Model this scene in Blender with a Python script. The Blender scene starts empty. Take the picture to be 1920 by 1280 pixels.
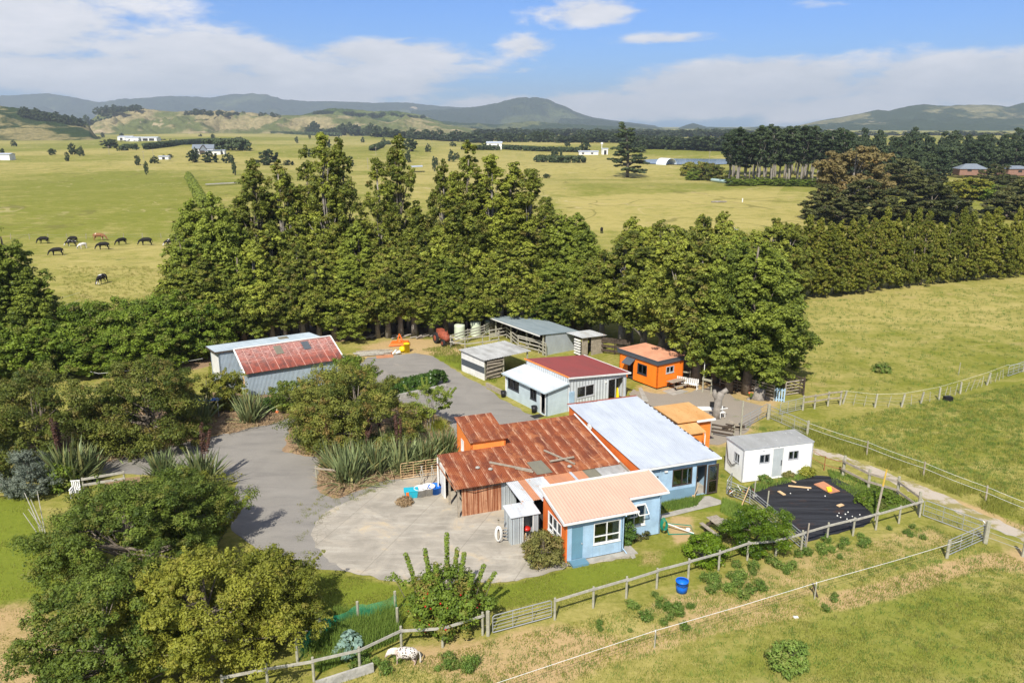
import bpy, math, random
import numpy as np
from mathutils import Vector, Matrix
R = math.radians
scene = bpy.context.scene
COL = scene.collection
# ------------------------------------------------------------------ camera
CAM_H = 24.0; FPX = 1493.0; HOR = 235.0
PITCH = math.atan((640-HOR)/FPX)
cam = bpy.data.cameras.new('camera'); cam.lens = FPX/1920*36; cam.sensor_width = 36
cam.clip_start = 0.5; cam.clip_end = 40000
camo = bpy.data.objects.new('camera', cam); COL.objects.link(camo)
camo.location = (0, 0, CAM_H); camo.rotation_euler = (math.pi/2-PITCH, 0, 0)
scene.camera = camo
# ------------------------------------------------------------------ light
SUN_EL = R(45); SUN_AZ_VEC = Vector((-0.24, -0.97, 0)).normalized()
sd = Vector((SUN_AZ_VEC.x*math.cos(SUN_EL), SUN_AZ_VEC.y*math.cos(SUN_EL), math.sin(SUN_EL)))
sun = bpy.data.lights.new('sun', 'SUN'); sun.energy = 4.7; sun.angle = R(0.53); sun.color = (1, .955, .88)
suno = bpy.data.objects.new('sun', sun); COL.objects.link(suno)
suno.rotation_euler = sd.to_track_quat('Z', 'Y').to_euler()
vs = scene.view_settings; vs.view_transform = 'Standard'; vs.look = 'None'; vs.gamma = 1.0; vs.exposure = 0.62
vs.use_curve_mapping = False
world = bpy.data.worlds.new('World'); scene.world = world; world.use_nodes = True
def build_world():
    nt = world.node_tree; N = nt.nodes; L = nt.links; N.clear()
    out = N.new('ShaderNodeOutputWorld'); bg = N.new('ShaderNodeBackground'); bg.inputs[1].default_value = 0.1
    sky = N.new('ShaderNodeTexSky'); sky.sky_type = 'NISHITA'; sky.sun_disc = False
    sky.sun_elevation = SUN_EL; sky.sun_rotation = math.atan2(SUN_AZ_VEC.x, SUN_AZ_VEC.y)
    sky.altitude = 20; sky.air_density = 1.0; sky.dust_density = .5; sky.ozone_density = 2.5
    tc = N.new('ShaderNodeTexCoord'); sep = N.new('ShaderNodeSeparateXYZ'); L.new(tc.outputs['Generated'], sep.inputs[0])
    def m(op, a, b=None, c=None, clamp=False):
        n = N.new('ShaderNodeMath'); n.operation = op; n.use_clamp = clamp
        for i, v in enumerate((a, b, c)):
            if v is None: continue
            if isinstance(v, (int, float)): n.inputs[i].default_value = v
            else: L.new(v, n.inputs[i])
        return n.outputs[0]
    X, Y, Z = sep.outputs
    az = m('ARCTAN2', X, Y)                       # radians, 0 = straight ahead
    hyp = m('SQRT', m('ADD', m('MULTIPLY', X, X), m('MULTIPLY', Y, Y)))
    el = m('ARCTAN2', Z, hyp)
    comb = N.new('ShaderNodeCombineXYZ'); L.new(m('MULTIPLY', az, 1.0), comb.inputs[0]); L.new(m('MULTIPLY', el, 3.2), comb.inputs[1])
    def noise(scale, det, rough, off):
        mp = N.new('ShaderNodeMapping'); mp.inputs['Location'].default_value = off; L.new(comb.outputs[0], mp.inputs[0])
        n = N.new('ShaderNodeTexNoise'); n.inputs['Scale'].default_value = scale; n.inputs['Detail'].default_value = det
        n.inputs['Roughness'].default_value = rough; n.inputs['Distortion'].default_value = .25; L.new(mp.outputs[0], n.inputs['Vector']); return n.outputs['Fac']
    n1 = noise(5.0, 10, .60, (3.1, 1.7, 0)); n2 = noise(15, 9, .62, (1.3, 5.2, 2)); n3 = noise(2.2, 5, .5, (7.7, .3, 1))
    tex = m('ADD', m('MULTIPLY', m('SUBTRACT', n1, .5), 3.4), m('MULTIPLY', m('SUBTRACT', n2, .5), 1.5))
    # cloud banks: (azimuth, elevation, half-width, half-height, weight) in degrees
    banks = [(-33, 5.6, 12, 2.9, 1.0), (-20, 4.2, 9, 2.0, 1.0), (-9.5, 4.6, 7, 1.5, .95), (-20, 2.9, 20, 1.9, 1.1), (5.5, 7.2, 4.3, 1.2, .8), (10, 5.5, 4.5, .55, .75), (1, 5.1, 2.4, .9, .75),
             (16, 2.7, 9, 1.7, 1.25), (32, 2.6, 14, 1.8, 1.25), (8, 1.2, 26, 1.2, 1.0), (20, 7.2, 3.0, .55, .55), (-75, 9, 25, 4, .8), (70, 9, 20, 4, .8), (120, 15, 30, 7, .9), (180, 20, 30, 8, .9), (-130, 14, 30, 8, .9)]
    tot = None
    for a, e, w, h, k in banks:
        dx = m('DIVIDE', m('SUBTRACT', az, R(a)), R(w)); dy = m('DIVIDE', m('SUBTRACT', el, R(e)), R(h))
        d = m('ADD', m('MULTIPLY', dx, dx), m('MULTIPLY', dy, dy))
        v = m('SUBTRACT', m('MULTIPLY', m('EXPONENT', m('MULTIPLY', d, -.9)), 1.75*k), .75)
        tot = v if tot is None else m('MAXIMUM', tot, v)
    hi = m('MULTIPLY', m('GREATER_THAN', el, R(13)), m('ADD', m('MULTIPLY', m('SUBTRACT', n3, .5), 4), .9)); val = m('ADD', m('ADD', tot, hi), tex)  # unseen overhead cloud cover, added to whiten the ambient light
    mr = N.new('ShaderNodeMapRange'); mr.interpolation_type = 'SMOOTHSTEP'; L.new(val, mr.inputs[0])
    mr.inputs[1].default_value = -.1; mr.inputs[2].default_value = .6; mr.inputs[3].default_value = 0; mr.inputs[4].default_value = .93
    # cloud body: brighter crests, greyer bases
    shade = N.new('ShaderNodeMapRange'); L.new(m('ADD', m('MULTIPLY', n2, .6), m('MULTIPLY', n1, .8)), shade.inputs[0])
    shade.inputs[1].default_value = .45; shade.inputs[2].default_value = .95
    cr = N.new('ShaderNodeMix'); cr.data_type = 'RGBA'; L.new(shade.outputs[0], cr.inputs['Factor'])
    cr.inputs['A'].default_value = (4.3, 4.5, 4.8, 1); cr.inputs['B'].default_value = (7.2, 6.95, 7.0, 1)
    mix = N.new('ShaderNodeMix'); mix.data_type = 'RGBA'; L.new(mr.outputs[0], mix.inputs['Factor'])
    tint = N.new('ShaderNodeMix'); tint.data_type = 'RGBA'; tint.blend_type = 'MULTIPLY'; tint.inputs['Factor'].default_value = 1; L.new(sky.outputs[0], tint.inputs['A']); tint.inputs['B'].default_value = (.30, .53, .95, 1)
    L.new(tint.outputs['Result'], mix.inputs['A']); L.new(cr.outputs['Result'], mix.inputs['B'])
    L.new(mix.outputs['Result'], bg.inputs[0]); L.new(bg.outputs[0], out.inputs[0])
build_world()
# ------------------------------------------------------------------ terrain and placing
def sstep(a, b, x):
    t = np.clip((x-a)/(b-a), 0, 1); return t*t*(3-2*t)
def terr(x, y):
    x = np.asarray(x, float); y = np.asarray(y, float)
    r = sstep(170, 420, y)
    z = (np.sin(x/85+y/190+.6)*1.3+np.sin(x/210-y/140+2.1)*2.2+np.sin(y/105+x/300)*1.2+np.sin(y/43+x/60)*.4+np.sin(x/27-y/39)*.22)
    z = z*r
    lake = np.exp(-(((x-150)/150)**2+((y-530)/75)**2)**2)
    z = z*(1-lake)-.35*lake
    z = z*(1-sstep(2600, 3200, y)*.6)
    return z
def P(px, py, z=None):
    """point where the photograph's pixel ray meets the ground (or the level z)"""
    u = (px-960)/FPX; v = (py-640)/FPX
    fw = math.cos(PITCH)-v*math.sin(PITCH); dn = math.sin(PITCH)+v*math.cos(PITCH)
    if z is not None:
        t = (CAM_H-z)/dn; return Vector((u*t, fw*t, z))
    zz = 0.0
    for _ in range(12):
        t = (CAM_H-zz)/dn; zz = .5*zz+.5*float(terr(u*t, fw*t))
    return Vector((u*t, fw*t, zz))
def height_at(py, ground):
    v = (py-640)/FPX
    return CAM_H-ground.y*(math.sin(PITCH)+v*math.cos(PITCH))/(math.cos(PITCH)-v*math.sin(PITCH))-ground.z
# ------------------------------------------------------------------ object helpers
def tag(o, label=None, cat=None, group=None, kind=None):
    if label: o['label'] = label
    if cat: o['category'] = cat
    if group: o['group'] = group
    if kind: o['kind'] = kind
    return o
def thing(name, label, cat, loc=(0, 0, 0), rot=0, group=None):
    o = bpy.data.objects.new(name, None); COL.objects.link(o); o.empty_display_size = .3
    o.location = loc; o.rotation_euler = (0, 0, R(rot)); return tag(o, label, cat, group)
def copy_tree(o, parent=None):
    c = o.copy(); COL.objects.link(c)
    if parent is not None: c.parent = parent
    for ch in list(o.children): copy_tree(ch, c)
    return c
class MB:
    def __init__(s): s.v = []; s.f = []; s.m = []
    def add(s, vs, fs, m=0):
        b = len(s.v); s.v += [tuple(p) for p in vs]
        for f in fs: s.f.append(tuple(i+b for i in f)); s.m.append(m)
        return s
    def box(s, x0, x1, y0, y1, z0, z1, m=0):
        return s.add([(x0, y0, z0), (x1, y0, z0), (x1, y1, z0), (x0, y1, z0), (x0, y0, z1), (x1, y0, z1), (x1, y1, z1), (x0, y1, z1)],
                     [(3, 2, 1, 0), (4, 5, 6, 7), (0, 1, 5, 4), (1, 2, 6, 5), (2, 3, 7, 6), (3, 0, 4, 7)], m)
    def hexa(s, b, t, m=0):
        n = len(b)
        return s.add(list(b)+list(t), [tuple(range(n-1, -1, -1)), tuple(range(n, 2*n))]+[(i, (i+1) % n, n+(i+1) % n, n+i) for i in range(n)], m)
    def beam(s, p, q, w, h, m=0, up=(0, 0, 1)):
        p = Vector(p); q = Vector(q); d = (q-p).normalized(); up = Vector(up)
        if abs(d.dot(up)) > .98: up = Vector((0, 1, 0))
        a = d.cross(up).normalized()*w/2; b = a.cross(d).normalized()*h/2
        return s.hexa([p-a-b, p+a-b, p+a+b, p-a+b], [q-a-b, q+a-b, q+a+b, q-a+b], m)
    def tube(s, pts, rad, n=6, m=0, cap=True):
        pts = [Vector(p) for p in pts]; k = len(pts); rr = rad if hasattr(rad, '__len__') else [rad]*k
        vs = []; fs = []; ref = None
        for i, p in enumerate(pts):
            d = (pts[min(i+1, k-1)]-pts[max(i-1, 0)])
            d = d.normalized() if d.length > 1e-9 else Vector((0, 0, 1))
            if ref is None: ref = Vector((1, 0, 0)) if abs(d.x) < .8 else Vector((0, 1, 0))
            a = (ref-d*ref.dot(d)).normalized(); b = d.cross(a); ref = a
            for j in range(n):
                t = 2*math.pi*j/n; vs.append(p+(a*math.cos(t)+b*math.sin(t))*rr[i])
        for i in range(k-1):
            for j in range(n): fs.append((i*n+j, i*n+(j+1) % n, (i+1)*n+(j+1) % n, (i+1)*n+j))
        if cap: fs += [tuple(range(n-1, -1, -1)), tuple(range((k-1)*n, k*n))]
        return s.add(vs, fs, m)
    def lathe(s, c, prof, n=16, m=0):
        c = Vector(c); vs = []; fs = []
        for r, z in prof:
            for j in range(n):
                t = 2*math.pi*j/n; vs.append((c.x+r*math.cos(t), c.y+r*math.sin(t), c.z+z))
        for i in range(len(prof)-1):
            for j in range(n): fs.append((i*n+j, i*n+(j+1) % n, (i+1)*n+(j+1) % n, (i+1)*n+j))
        if prof[0][0] > .001: fs.append(tuple(range(n-1, -1, -1)))
        if prof[-1][0] > .001: fs.append(tuple(range((len(prof)-1)*n, len(prof)*n)))
        return s.add(vs, fs, m)
    def build(s, name, mats, parent=None, smooth=False, loc=None):
        me = bpy.data.meshes.new(name); me.from_pydata(s.v, [], s.f)
        mats = mats if isinstance(mats, (list, tuple)) else [mats]
        for mm in mats: me.materials.append(mm)
        if len(mats) > 1: me.polygons.foreach_set('material_index', s.m)
        if smooth: me.shade_smooth()
        me.validate(); me.update()
        o = bpy.data.objects.new(name, me); COL.objects.link(o)
        if parent is not None: o.parent = parent
        if loc is not None: o.location = loc
        return o
def np_mesh(name, verts, faces, mats, parent=None, attrs=None, smooth=False, link=True):
    """verts (N,3), faces (M,k) arrays"""
    me = bpy.data.meshes.new(name); N = len(verts); M, k = faces.shape
    me.vertices.add(N); me.vertices.foreach_set('co', np.asarray(verts, np.float32).ravel())
    me.loops.add(M*k); me.loops.foreach_set('vertex_index', faces.astype(np.int32).ravel())
    me.polygons.add(M); me.polygons.foreach_set('loop_start', np.arange(0, M*k, k, dtype=np.int32))
    if attrs:
        for nm, (dom, dt, arr) in attrs.items():
            a = me.attributes.new(nm, dt, dom); key = 'color' if dt == 'FLOAT_COLOR' else 'value'
            a.data.foreach_set(key, np.asarray(arr, np.float32).ravel())
    for mm in (mats if isinstance(mats, (list, tuple)) else [mats]): me.materials.append(mm)
    me.update(calc_edges=True)
    if smooth: me.shade_smooth()
    o = bpy.data.objects.new(name, me)
    if link: COL.objects.link(o)
    if parent is not None: o.parent = parent
    return o
# ------------------------------------------------------------------ materials
class NT:
    def __init__(s, name):
        s.mat = bpy.data.materials.new(name); s.mat.use_nodes = True; s.t = s.mat.node_tree; s.N = s.t.nodes; s.L = s.t.links
        s.N.clear(); s.out = s.N.new('ShaderNodeOutputMaterial'); s.b = s.N.new('ShaderNodeBsdfPrincipled'); s.L.new(s.b.outputs[0], s.out.inputs[0])
        s.b.inputs['Roughness'].default_value = .8; s.b.inputs['Specular IOR Level'].default_value = .25
    def put(s, sock, v):
        if isinstance(v, (int, float)): sock.default_value = v
        elif isinstance(v, (tuple, list)): sock.default_value = (v[0], v[1], v[2], 1) if sock.type == 'RGBA' else v
        else: s.L.new(v, sock)
    def coord(s, kind='Object', scale=(1, 1, 1), rot=(0, 0, 0), loc=(0, 0, 0)):
        tc = s.N.new('ShaderNodeTexCoord'); mp = s.N.new('ShaderNodeMapping'); s.L.new(tc.outputs[kind], mp.inputs[0])
        mp.inputs['Scale'].default_value = scale; mp.inputs['Rotation'].default_value = rot; mp.inputs['Location'].default_value = loc; return mp.outputs[0]
    def world(s, scale=(1, 1, 1), rot=(0, 0, 0), loc=(0, 0, 0)):
        g = s.N.new('ShaderNodeNewGeometry'); mp = s.N.new('ShaderNodeMapping'); s.L.new(g.outputs['Position'], mp.inputs[0])
        mp.inputs['Scale'].default_value = scale; mp.inputs['Rotation'].default_value = rot; mp.inputs['Location'].default_value = loc; return mp.outputs[0]
    def noise(s, vec, scale=1, det=4, rough=.55, dist=0):
        n = s.N.new('ShaderNodeTexNoise'); s.L.new(vec, n.inputs['Vector']); n.inputs['Scale'].default_value = scale
        n.inputs['Detail'].default_value = det; n.inputs['Roughness'].default_value = rough; n.inputs['Distortion'].default_value = dist; return n.outputs['Fac']
    def vor(s, vec, scale=1, feat='F1', out='Distance'):
        n = s.N.new('ShaderNodeTexVoronoi'); s.L.new(vec, n.inputs['Vector']); n.inputs['Scale'].default_value = scale; n.feature = feat; return n.outputs[out]
    def m(s, op, a, b=0.0, clamp=False):
        n = s.N.new('ShaderNodeMath'); n.operation = op; n.use_clamp = clamp; s.put(n.inputs[0], a); s.put(n.inputs[1], b); return n.outputs[0]
    def ramp(s, fac, lo, hi, a=0.0, b=1.0):
        n = s.N.new('ShaderNodeMapRange'); n.interpolation_type = 'SMOOTHSTEP'; s.put(n.inputs[0], fac)
        n.inputs[1].default_value = lo; n.inputs[2].default_value = hi; n.inputs[3].default_value = a; n.inputs[4].default_value = b; return n.outputs[0]
    def mix(s, f, a, b, mode='MIX'):
        n = s.N.new('ShaderNodeMix'); n.data_type = 'RGBA'; n.blend_type = mode; s.put(n.inputs['Factor'], f); s.put(n.inputs['A'], a); s.put(n.inputs['B'], b); return n.outputs['Result']
    def attr(s, name, out='Fac'):
        n = s.N.new('ShaderNodeAttribute'); n.attribute_name = name; return n.outputs[out]
    def sep(s, v):
        n = s.N.new('ShaderNodeSeparateXYZ'); s.L.new(v, n.inputs[0]); return n.outputs
    def bump(s, h, strength=.3, dist=.05):
        n = s.N.new('ShaderNodeBump'); n.inputs['Strength'].default_value = strength; n.inputs['Distance'].default_value = dist; s.L.new(h, n.inputs['Height']); s.L.new(n.outputs[0], s.b.inputs['Normal'])
    def col(s, c): s.put(s.b.inputs['Base Color'], c)
    def set(s, **k):
        for a, v in k.items(): s.put(s.b.inputs[{'rough': 'Roughness', 'metal': 'Metallic', 'spec': 'Specular IOR Level', 'alpha': 'Alpha'}[a]], v)
        return s
def paint(name, c, rough=.6, var=.12, dirt=.25, dirtc=(.12, .1, .07), scale=1.2, lines=0, metal=0, spec=.3, linedepth=.5):
    t = NT(name); v = t.coord(); n = t.noise(v, scale, 6, .6); n2 = t.noise(t.coord(scale=(1, 1, .25)), scale*3.3, 5, .65)
    c2 = tuple(x*(1-var) for x in c); cc = t.mix(t.ramp(n, .35, .65), c, c2)
    cc = t.mix(t.m('MULTIPLY', t.ramp(n2, .5, .8), dirt), cc, dirtc)
    if lines:
        x, y, z = t.sep(v); w = t.m('ADD', x, y); s_ = t.m('SINE', t.m('MULTIPLY', w, 2*math.pi/lines))
        t.bump(s_, linedepth, lines*.22)
        cc = t.mix(t.ramp(s_, -.5, -1.0, 0, .28), cc, tuple(x*.35 for x in c))
    t.col(cc); t.set(rough=rough, metal=metal, spec=spec); return t.mat
M = {}
M['blue'] = paint('pale_blue_paint', (.33, .47, .59), lines=0, dirt=.6, dirtc=(.20, .26, .28), var=.2)
M['blue_d'] = paint('grey_blue_paint', (.17, .28, .36), dirt=.3)
M['blue_door'] = paint('teal_blue_paint', (.12, .24, .31), dirt=.1)
M['orange'] = paint('orange_paint', (.68, .15, .025), dirt=.4, dirtc=(.5, .2, .08), var=.15)
M['orange_l'] = paint('light_orange_paint', (.86, .25, .05), dirt=.2, dirtc=(.6, .3, .12), lines=.0)
M['orange_board'] = paint('orange_weatherboard', (.83, .24, .04), dirt=.2, dirtc=(.6, .3, .12))
M['white'] = paint('white_paint', (.70, .69, .65), dirt=.4, dirtc=(.45, .42, .36))
M['white_c'] = paint('cream_panel', (.80, .78, .70), dirt=.2, dirtc=(.5, .46, .38), var=.06, lines=.3, linedepth=.06)
M['iron_grey'] = paint('grey_iron', (.47, .51, .52), lines=.15, metal=.35, rough=.5, dirt=.3, dirtc=(.3, .27, .22), linedepth=.5)
M['iron_blue'] = paint('weathered_blue_grey_iron', (.36, .43, .48), lines=.12, metal=.25, rough=.55, dirt=.35, dirtc=(.28, .2, .15))
M['clad'] = paint('pale_grey_cladding', (.50, .53, .53), lines=.33, rough=.55, dirt=.25, dirtc=(.3, .28, .24), linedepth=.35)
M['clad_side'] = paint('grey_blue_side_cladding', (.44, .52, .54), rough=.6, dirt=.25, dirtc=(.3, .3, .28))
M['wood_old'] = paint('weathered_timber', (.34, .29, .22), rough=.9, var=.3, dirt=.5, dirtc=(.14, .13, .08), scale=4)
M['post'] = paint('grey_green_post_timber', (.36, .34, .25), rough=.9, var=.25, dirt=.6, dirtc=(.16, .17, .09), scale=5)
M['rail'] = paint('pale_bleached_rail_timber', (.40, .375, .31), rough=.9, var=.25, dirt=.5, dirtc=(.3, .29, .22), scale=4)
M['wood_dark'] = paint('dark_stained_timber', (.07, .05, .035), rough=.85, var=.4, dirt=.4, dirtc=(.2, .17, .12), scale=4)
M['wood_tan'] = paint('new_sawn_timber', (.62, .42, .22), rough=.8, scale=5)
M['galv'] = paint('galvanised_steel', (.42, .43, .42), metal=.5, rough=.45, dirt=.15)
M['black'] = paint('black_plastic', (.012, .012, .013), rough=.5, dirt=.1, dirtc=(.08, .07, .05))
M['dark'] = paint('dark_interior', (.03, .028, .025), rough=.9)
M['frame_dark'] = paint('charcoal_window_frame', (.035, .038, .045), rough=.5, dirt=.1)
M['frame_brown'] = paint('brown_door_frame', (.06, .045, .035), rough=.6, dirt=.1)
M['alu'] = paint('aluminium_frame', (.5, .51, .52), rough=.4, metal=.3, dirt=.1)
M['curtain'] = paint('white_curtain', (.72, .71, .68), rough=.9, lines=.12)
M['concrete'] = paint('pale_concrete', (.36, .335, .28), rough=.95, var=.25, dirt=.5, dirtc=(.22, .2, .16), scale=1.5)
M['conc_wall'] = paint('lichened_concrete_wall', (.4, .38, .33), rough=.95, var=.35, dirt=.8, dirtc=(.14, .14, .1), scale=3)
M['yellow'] = paint('yellow_plastic', (.85, .60, .01), rough=.45, dirt=.1)
M['blue_p'] = paint('bright_blue_plastic', (.005, .14, .62), rough=.4, dirt=.1)
M['teal'] = paint('turquoise_plastic', (.02, .38, .48), rough=.5, dirt=.1)
M['orange_p'] = paint('orange_plastic', (.75, .15, .02), rough=.5, dirt=.1)
M['red'] = paint('red_enamel', (.45, .02, .012), rough=.3, dirt=.05)
M['redrust'] = paint('red_brown_machinery', (.33, .08, .04), rough=.7, var=.4, dirt=.5, dirtc=(.2, .12, .08), scale=3)
M['tank'] = paint('pale_green_tank_plastic', (.52, .57, .42), rough=.7, dirt=.2)
M['green_hose'] = paint('green_hose_plastic', (.01, .2, .13), rough=.4, dirt=.1)
M['rubber'] = paint('black_rubber', (.02, .02, .02), rough=.8)
M['bark'] = paint('grey_brown_bark', (.20, .165, .125), rough=.95, var=.4, dirt=.5, dirtc=(.08, .06, .04), scale=3)
M['bark_pale'] = paint('pale_bark', (.27, .24, .20), rough=.95, var=.3, dirt=.4, dirtc=(.15, .12, .09), scale=3)
M['tile_grey'] = paint('charcoal_tiles', (.085, .10, .115), rough=.6, lines=.14, linedepth=.6)
M['roof_flat_orange'] = paint('sun_faded_terracotta_membrane', (.62, .30, .17), rough=.9, var=.2, dirt=.7, dirtc=(.62, .15, .06), scale=.9)
M['brick'] = paint('red_brick', (.25, .14, .10), rough=.9)
M['slate_roof'] = paint('blue_grey_long_run_roof', (.20, .23, .26), rough=.6, lines=.4)
M['glasshouse'] = paint('pale_plastic_sheet', (.7, .74, .74), rough=.5)
M['wrap'] = paint('pale_green_silage_wrap', (.50, .66, .60), rough=.4)
M['terracotta'] = paint('terracotta_pot_clay', (.6, .16, .06), rough=.8)
def glass(name, tint=(.02, .025, .03)):
    t = NT(name); t.N.remove(t.b); g = t.N.new('ShaderNodeBsdfGlossy'); g.inputs['Roughness'].default_value = .03; g.inputs['Color'].default_value = (.9, .95, 1, 1)
    tr = t.N.new('ShaderNodeBsdfTransparent'); tr.inputs['Color'].default_value = (.75, .8, .8, 1); mx = t.N.new('ShaderNodeMixShader')
    fr = t.N.new('ShaderNodeFresnel'); fr.inputs['IOR'].default_value = 1.5; t.L.new(fr.outputs[0], mx.inputs[0]); t.L.new(tr.outputs[0], mx.inputs[1]); t.L.new(g.outputs[0], mx.inputs[2]); t.L.new(mx.outputs[0], t.out.inputs[0]); return t.mat
M['glass'] = glass('window_glass')
def rust_roof():
    t = NT('rusted_corrugated_iron'); x, y, z = t.sep(t.coord())
    big = t.noise(t.coord(scale=(1, .5, 1)), 1.1, 6, .65); streak = t.noise(t.coord(scale=(5.5, .22, 1)), 1.3, 7, .7); fine = t.noise(t.coord(), 14, 5, .7)
    c = t.mix(t.ramp(big, .35, .68), (.235, .064, .025), (.13, .038, .021))
    c = t.mix(t.ramp(fine, .5, .75, 0, .5), c, (.30, .10, .04)); c = t.mix(t.ramp(t.noise(t.coord(scale=(1, .7, 1)), .7, 6, .7, .6), .50, .64, 0, .75), c, (.34, .125, .05)); c = t.mix(t.ramp(t.noise(t.coord(loc=(5, 3, 0)), 1.0, 6, .7, .8), .56, .68, 0, .7), c, (.085, .03, .022))
    # sheet laps: one every 0.76 m, paler with zinc still showing beside each lap
    wob = t.m('MULTIPLY', t.m('SUBTRACT', t.noise(t.coord(scale=(1, .6, 1)), 2.2, 4, .6), .5), .22)
    u = t.m('FRACT', t.m('DIVIDE', t.m('ADD', t.m('ADD', x, wob), 50.0), .76))
    near = t.ramp(u, .0, .5, 1, 0)
    pale = t.m('MULTIPLY', near, t.ramp(t.noise(t.coord(scale=(7, .9, 1)), 1.6, 6, .7), .44, .62))
    c = t.mix(t.m('MULTIPLY', pale, .85), c, (.52, .31, .19))
    c = t.mix(t.m('MULTIPLY', t.ramp(streak, .58, .76), .6), c, (.42, .17, .08))
    lap = t.m('MULTIPLY', t.m('LESS_THAN', t.m('FRACT', t.m('DIVIDE', t.m('ADD', x, 50.0), .76)), .035), t.ramp(t.noise(t.coord(scale=(1.3, .35, 1)), 1.2, 4, .6), .42, .62))
    c = t.mix(t.m('MULTIPLY', lap, .55), c, (.60, .36, .24))
    t.col(c); t.set(rough=.85, spec=.15); return t.mat
M['rust'] = rust_roof()
def rust_wall():
    t = NT('rusty_corrugated_wall'); s = t.noise(t.coord(scale=(13, 13, .3)), 1, 6, .7); n = t.noise(t.coord(), 3, 6, .65)
    c = t.mix(t.ramp(s, .4, .7), (.20, .06, .025), (.62, .36, .21)); c = t.mix(t.ramp(n, .55, .75, 0, .7), c, (.14, .05, .025)); t.col(c); t.set(rough=.85, spec=.15); return t.mat
M['rust_wall'] = rust_wall()
def red_roof():
    t = NT('flaking_red_iron'); n = t.noise(t.coord(scale=(1.5, 1, 1)), 1.3, 7, .7); x, y, z = t.sep(t.coord()); f = t.noise(t.coord(scale=(1, 4, 1)), 4, 6, .75)
    c = t.mix(t.ramp(n, .4, .62), (.26, .065, .040), (.125, .045, .035))
    c = t.mix(t.m('MULTIPLY', t.m('MULTIPLY', t.ramp(f, .43, .58), t.ramp(y, .0, 2.6)), .85), c, (.46, .29, .25))
    u = t.m('FRACT', t.m('DIVIDE', t.m('ADD', x, 50.), .8)); c = t.mix(t.m('MULTIPLY', t.m('LESS_THAN', u, .06), .55), c, (.62, .36, .28))
    w = t.m('FRACT', t.m('DIVIDE', t.m('ADD', y, 50.), 1.9)); c = t.mix(t.m('MULTIPLY', t.m('LESS_THAN', w, .03), .4), c, (.62, .36, .28))
    t.col(c); t.set(rough=.7); return t.mat
M['red_roof'] = red_roof()
def roofmat(name, c, c2, seam=.76, spots=0, spotc=(.3, .1, .05), rough=.5, metal=.2, stain=.3):
    t = NT(name); n = t.noise(t.coord(scale=(1, .4, 1)), .9, 6, .6); x, y, z = t.sep(t.coord())
    cc = t.mix(t.ramp(n, .35, .7, 0, 1), c, c2)
    st = t.noise(t.coord(scale=(5, .35, 1)), 1, 5, .7); cc = t.mix(t.ramp(st, .5, .75, 0, stain), cc, tuple(v*.55 for v in c))
    if seam:
        u = t.m('FRACT', t.m('DIVIDE', t.m('ADD', x, 50.), seam)); cc = t.mix(t.m('MULTIPLY', t.m('LESS_THAN', u, .04), .35), cc, tuple(v*.5 for v in c))
    if spots:
        s = t.noise(t.coord(scale=(2, .8, 1)), 2.3, 6, .7); cc = t.mix(t.ramp(s, .70-spots, .74-spots), cc, spotc)
    t.col(cc); t.set(rough=rough, metal=metal); return t.mat
M['r_white'] = roofmat('white_painted_iron_roof', (.51, .545, .58), (.43, .465, .50), spots=.0, spotc=(.35, .12, .06))
M['r_grey'] = roofmat('pale_grey_iron_roof', (.60, .63, .64), (.5, .53, .54), stain=.4)
M['r_green'] = roofmat('slate_grey_long_run_roof', (.27, .32, .33), (.22, .27, .28), seam=.9, stain=.2)
M['r_shed'] = roofmat('pale_blue_grey_shed_roof', (.50, .57, .60), (.42, .49, .52), stain=.3)
M['r_pink'] = roofmat('salmon_pink_iron_roof', (.60, .35, .25), (.54, .32, .23), seam=0, stain=.2, metal=0, rough=.6)
M['r_maroon'] = roofmat('maroon_iron_roof', (.235, .055, .05), (.20, .055, .05), seam=0, metal=0, stain=.2, rough=.6)
M['r_worn'] = roofmat('worn_galvanised_sheets', (.50, .50, .47), (.30, .29, .265), seam=.75, spots=.07, spotc=(.25, .22, .18), stain=.7)
M['r_terra'] = roofmat('faded_orange_brown_sheet', (.48, .21, .10), (.42, .19, .1), seam=0, metal=0, stain=.4)
M['r_olive'] = roofmat('olive_grey_sheet', (.19, .175, .12), (.16, .15, .11), seam=0, metal=0, stain=.5)
M['r_zinc'] = roofmat('bare_zinc_sheet', (.60, .62, .62), (.46, .46, .43), seam=0, spots=.1, spotc=(.5, .3, .18), stain=.5)
M['r_timber'] = roofmat('stained_orange_ply_roof', (.56, .33, .13), (.50, .25, .08), seam=0, metal=0, spots=.12, spotc=(.5, .2, .05), stain=.2)
M['r_cont'] = roofmat('weathered_grey_container_roof', (.33, .33, .31), (.27, .27, .25), seam=0, spots=.08, spotc=(.6, .6, .57), metal=0, stain=.4)
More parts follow.
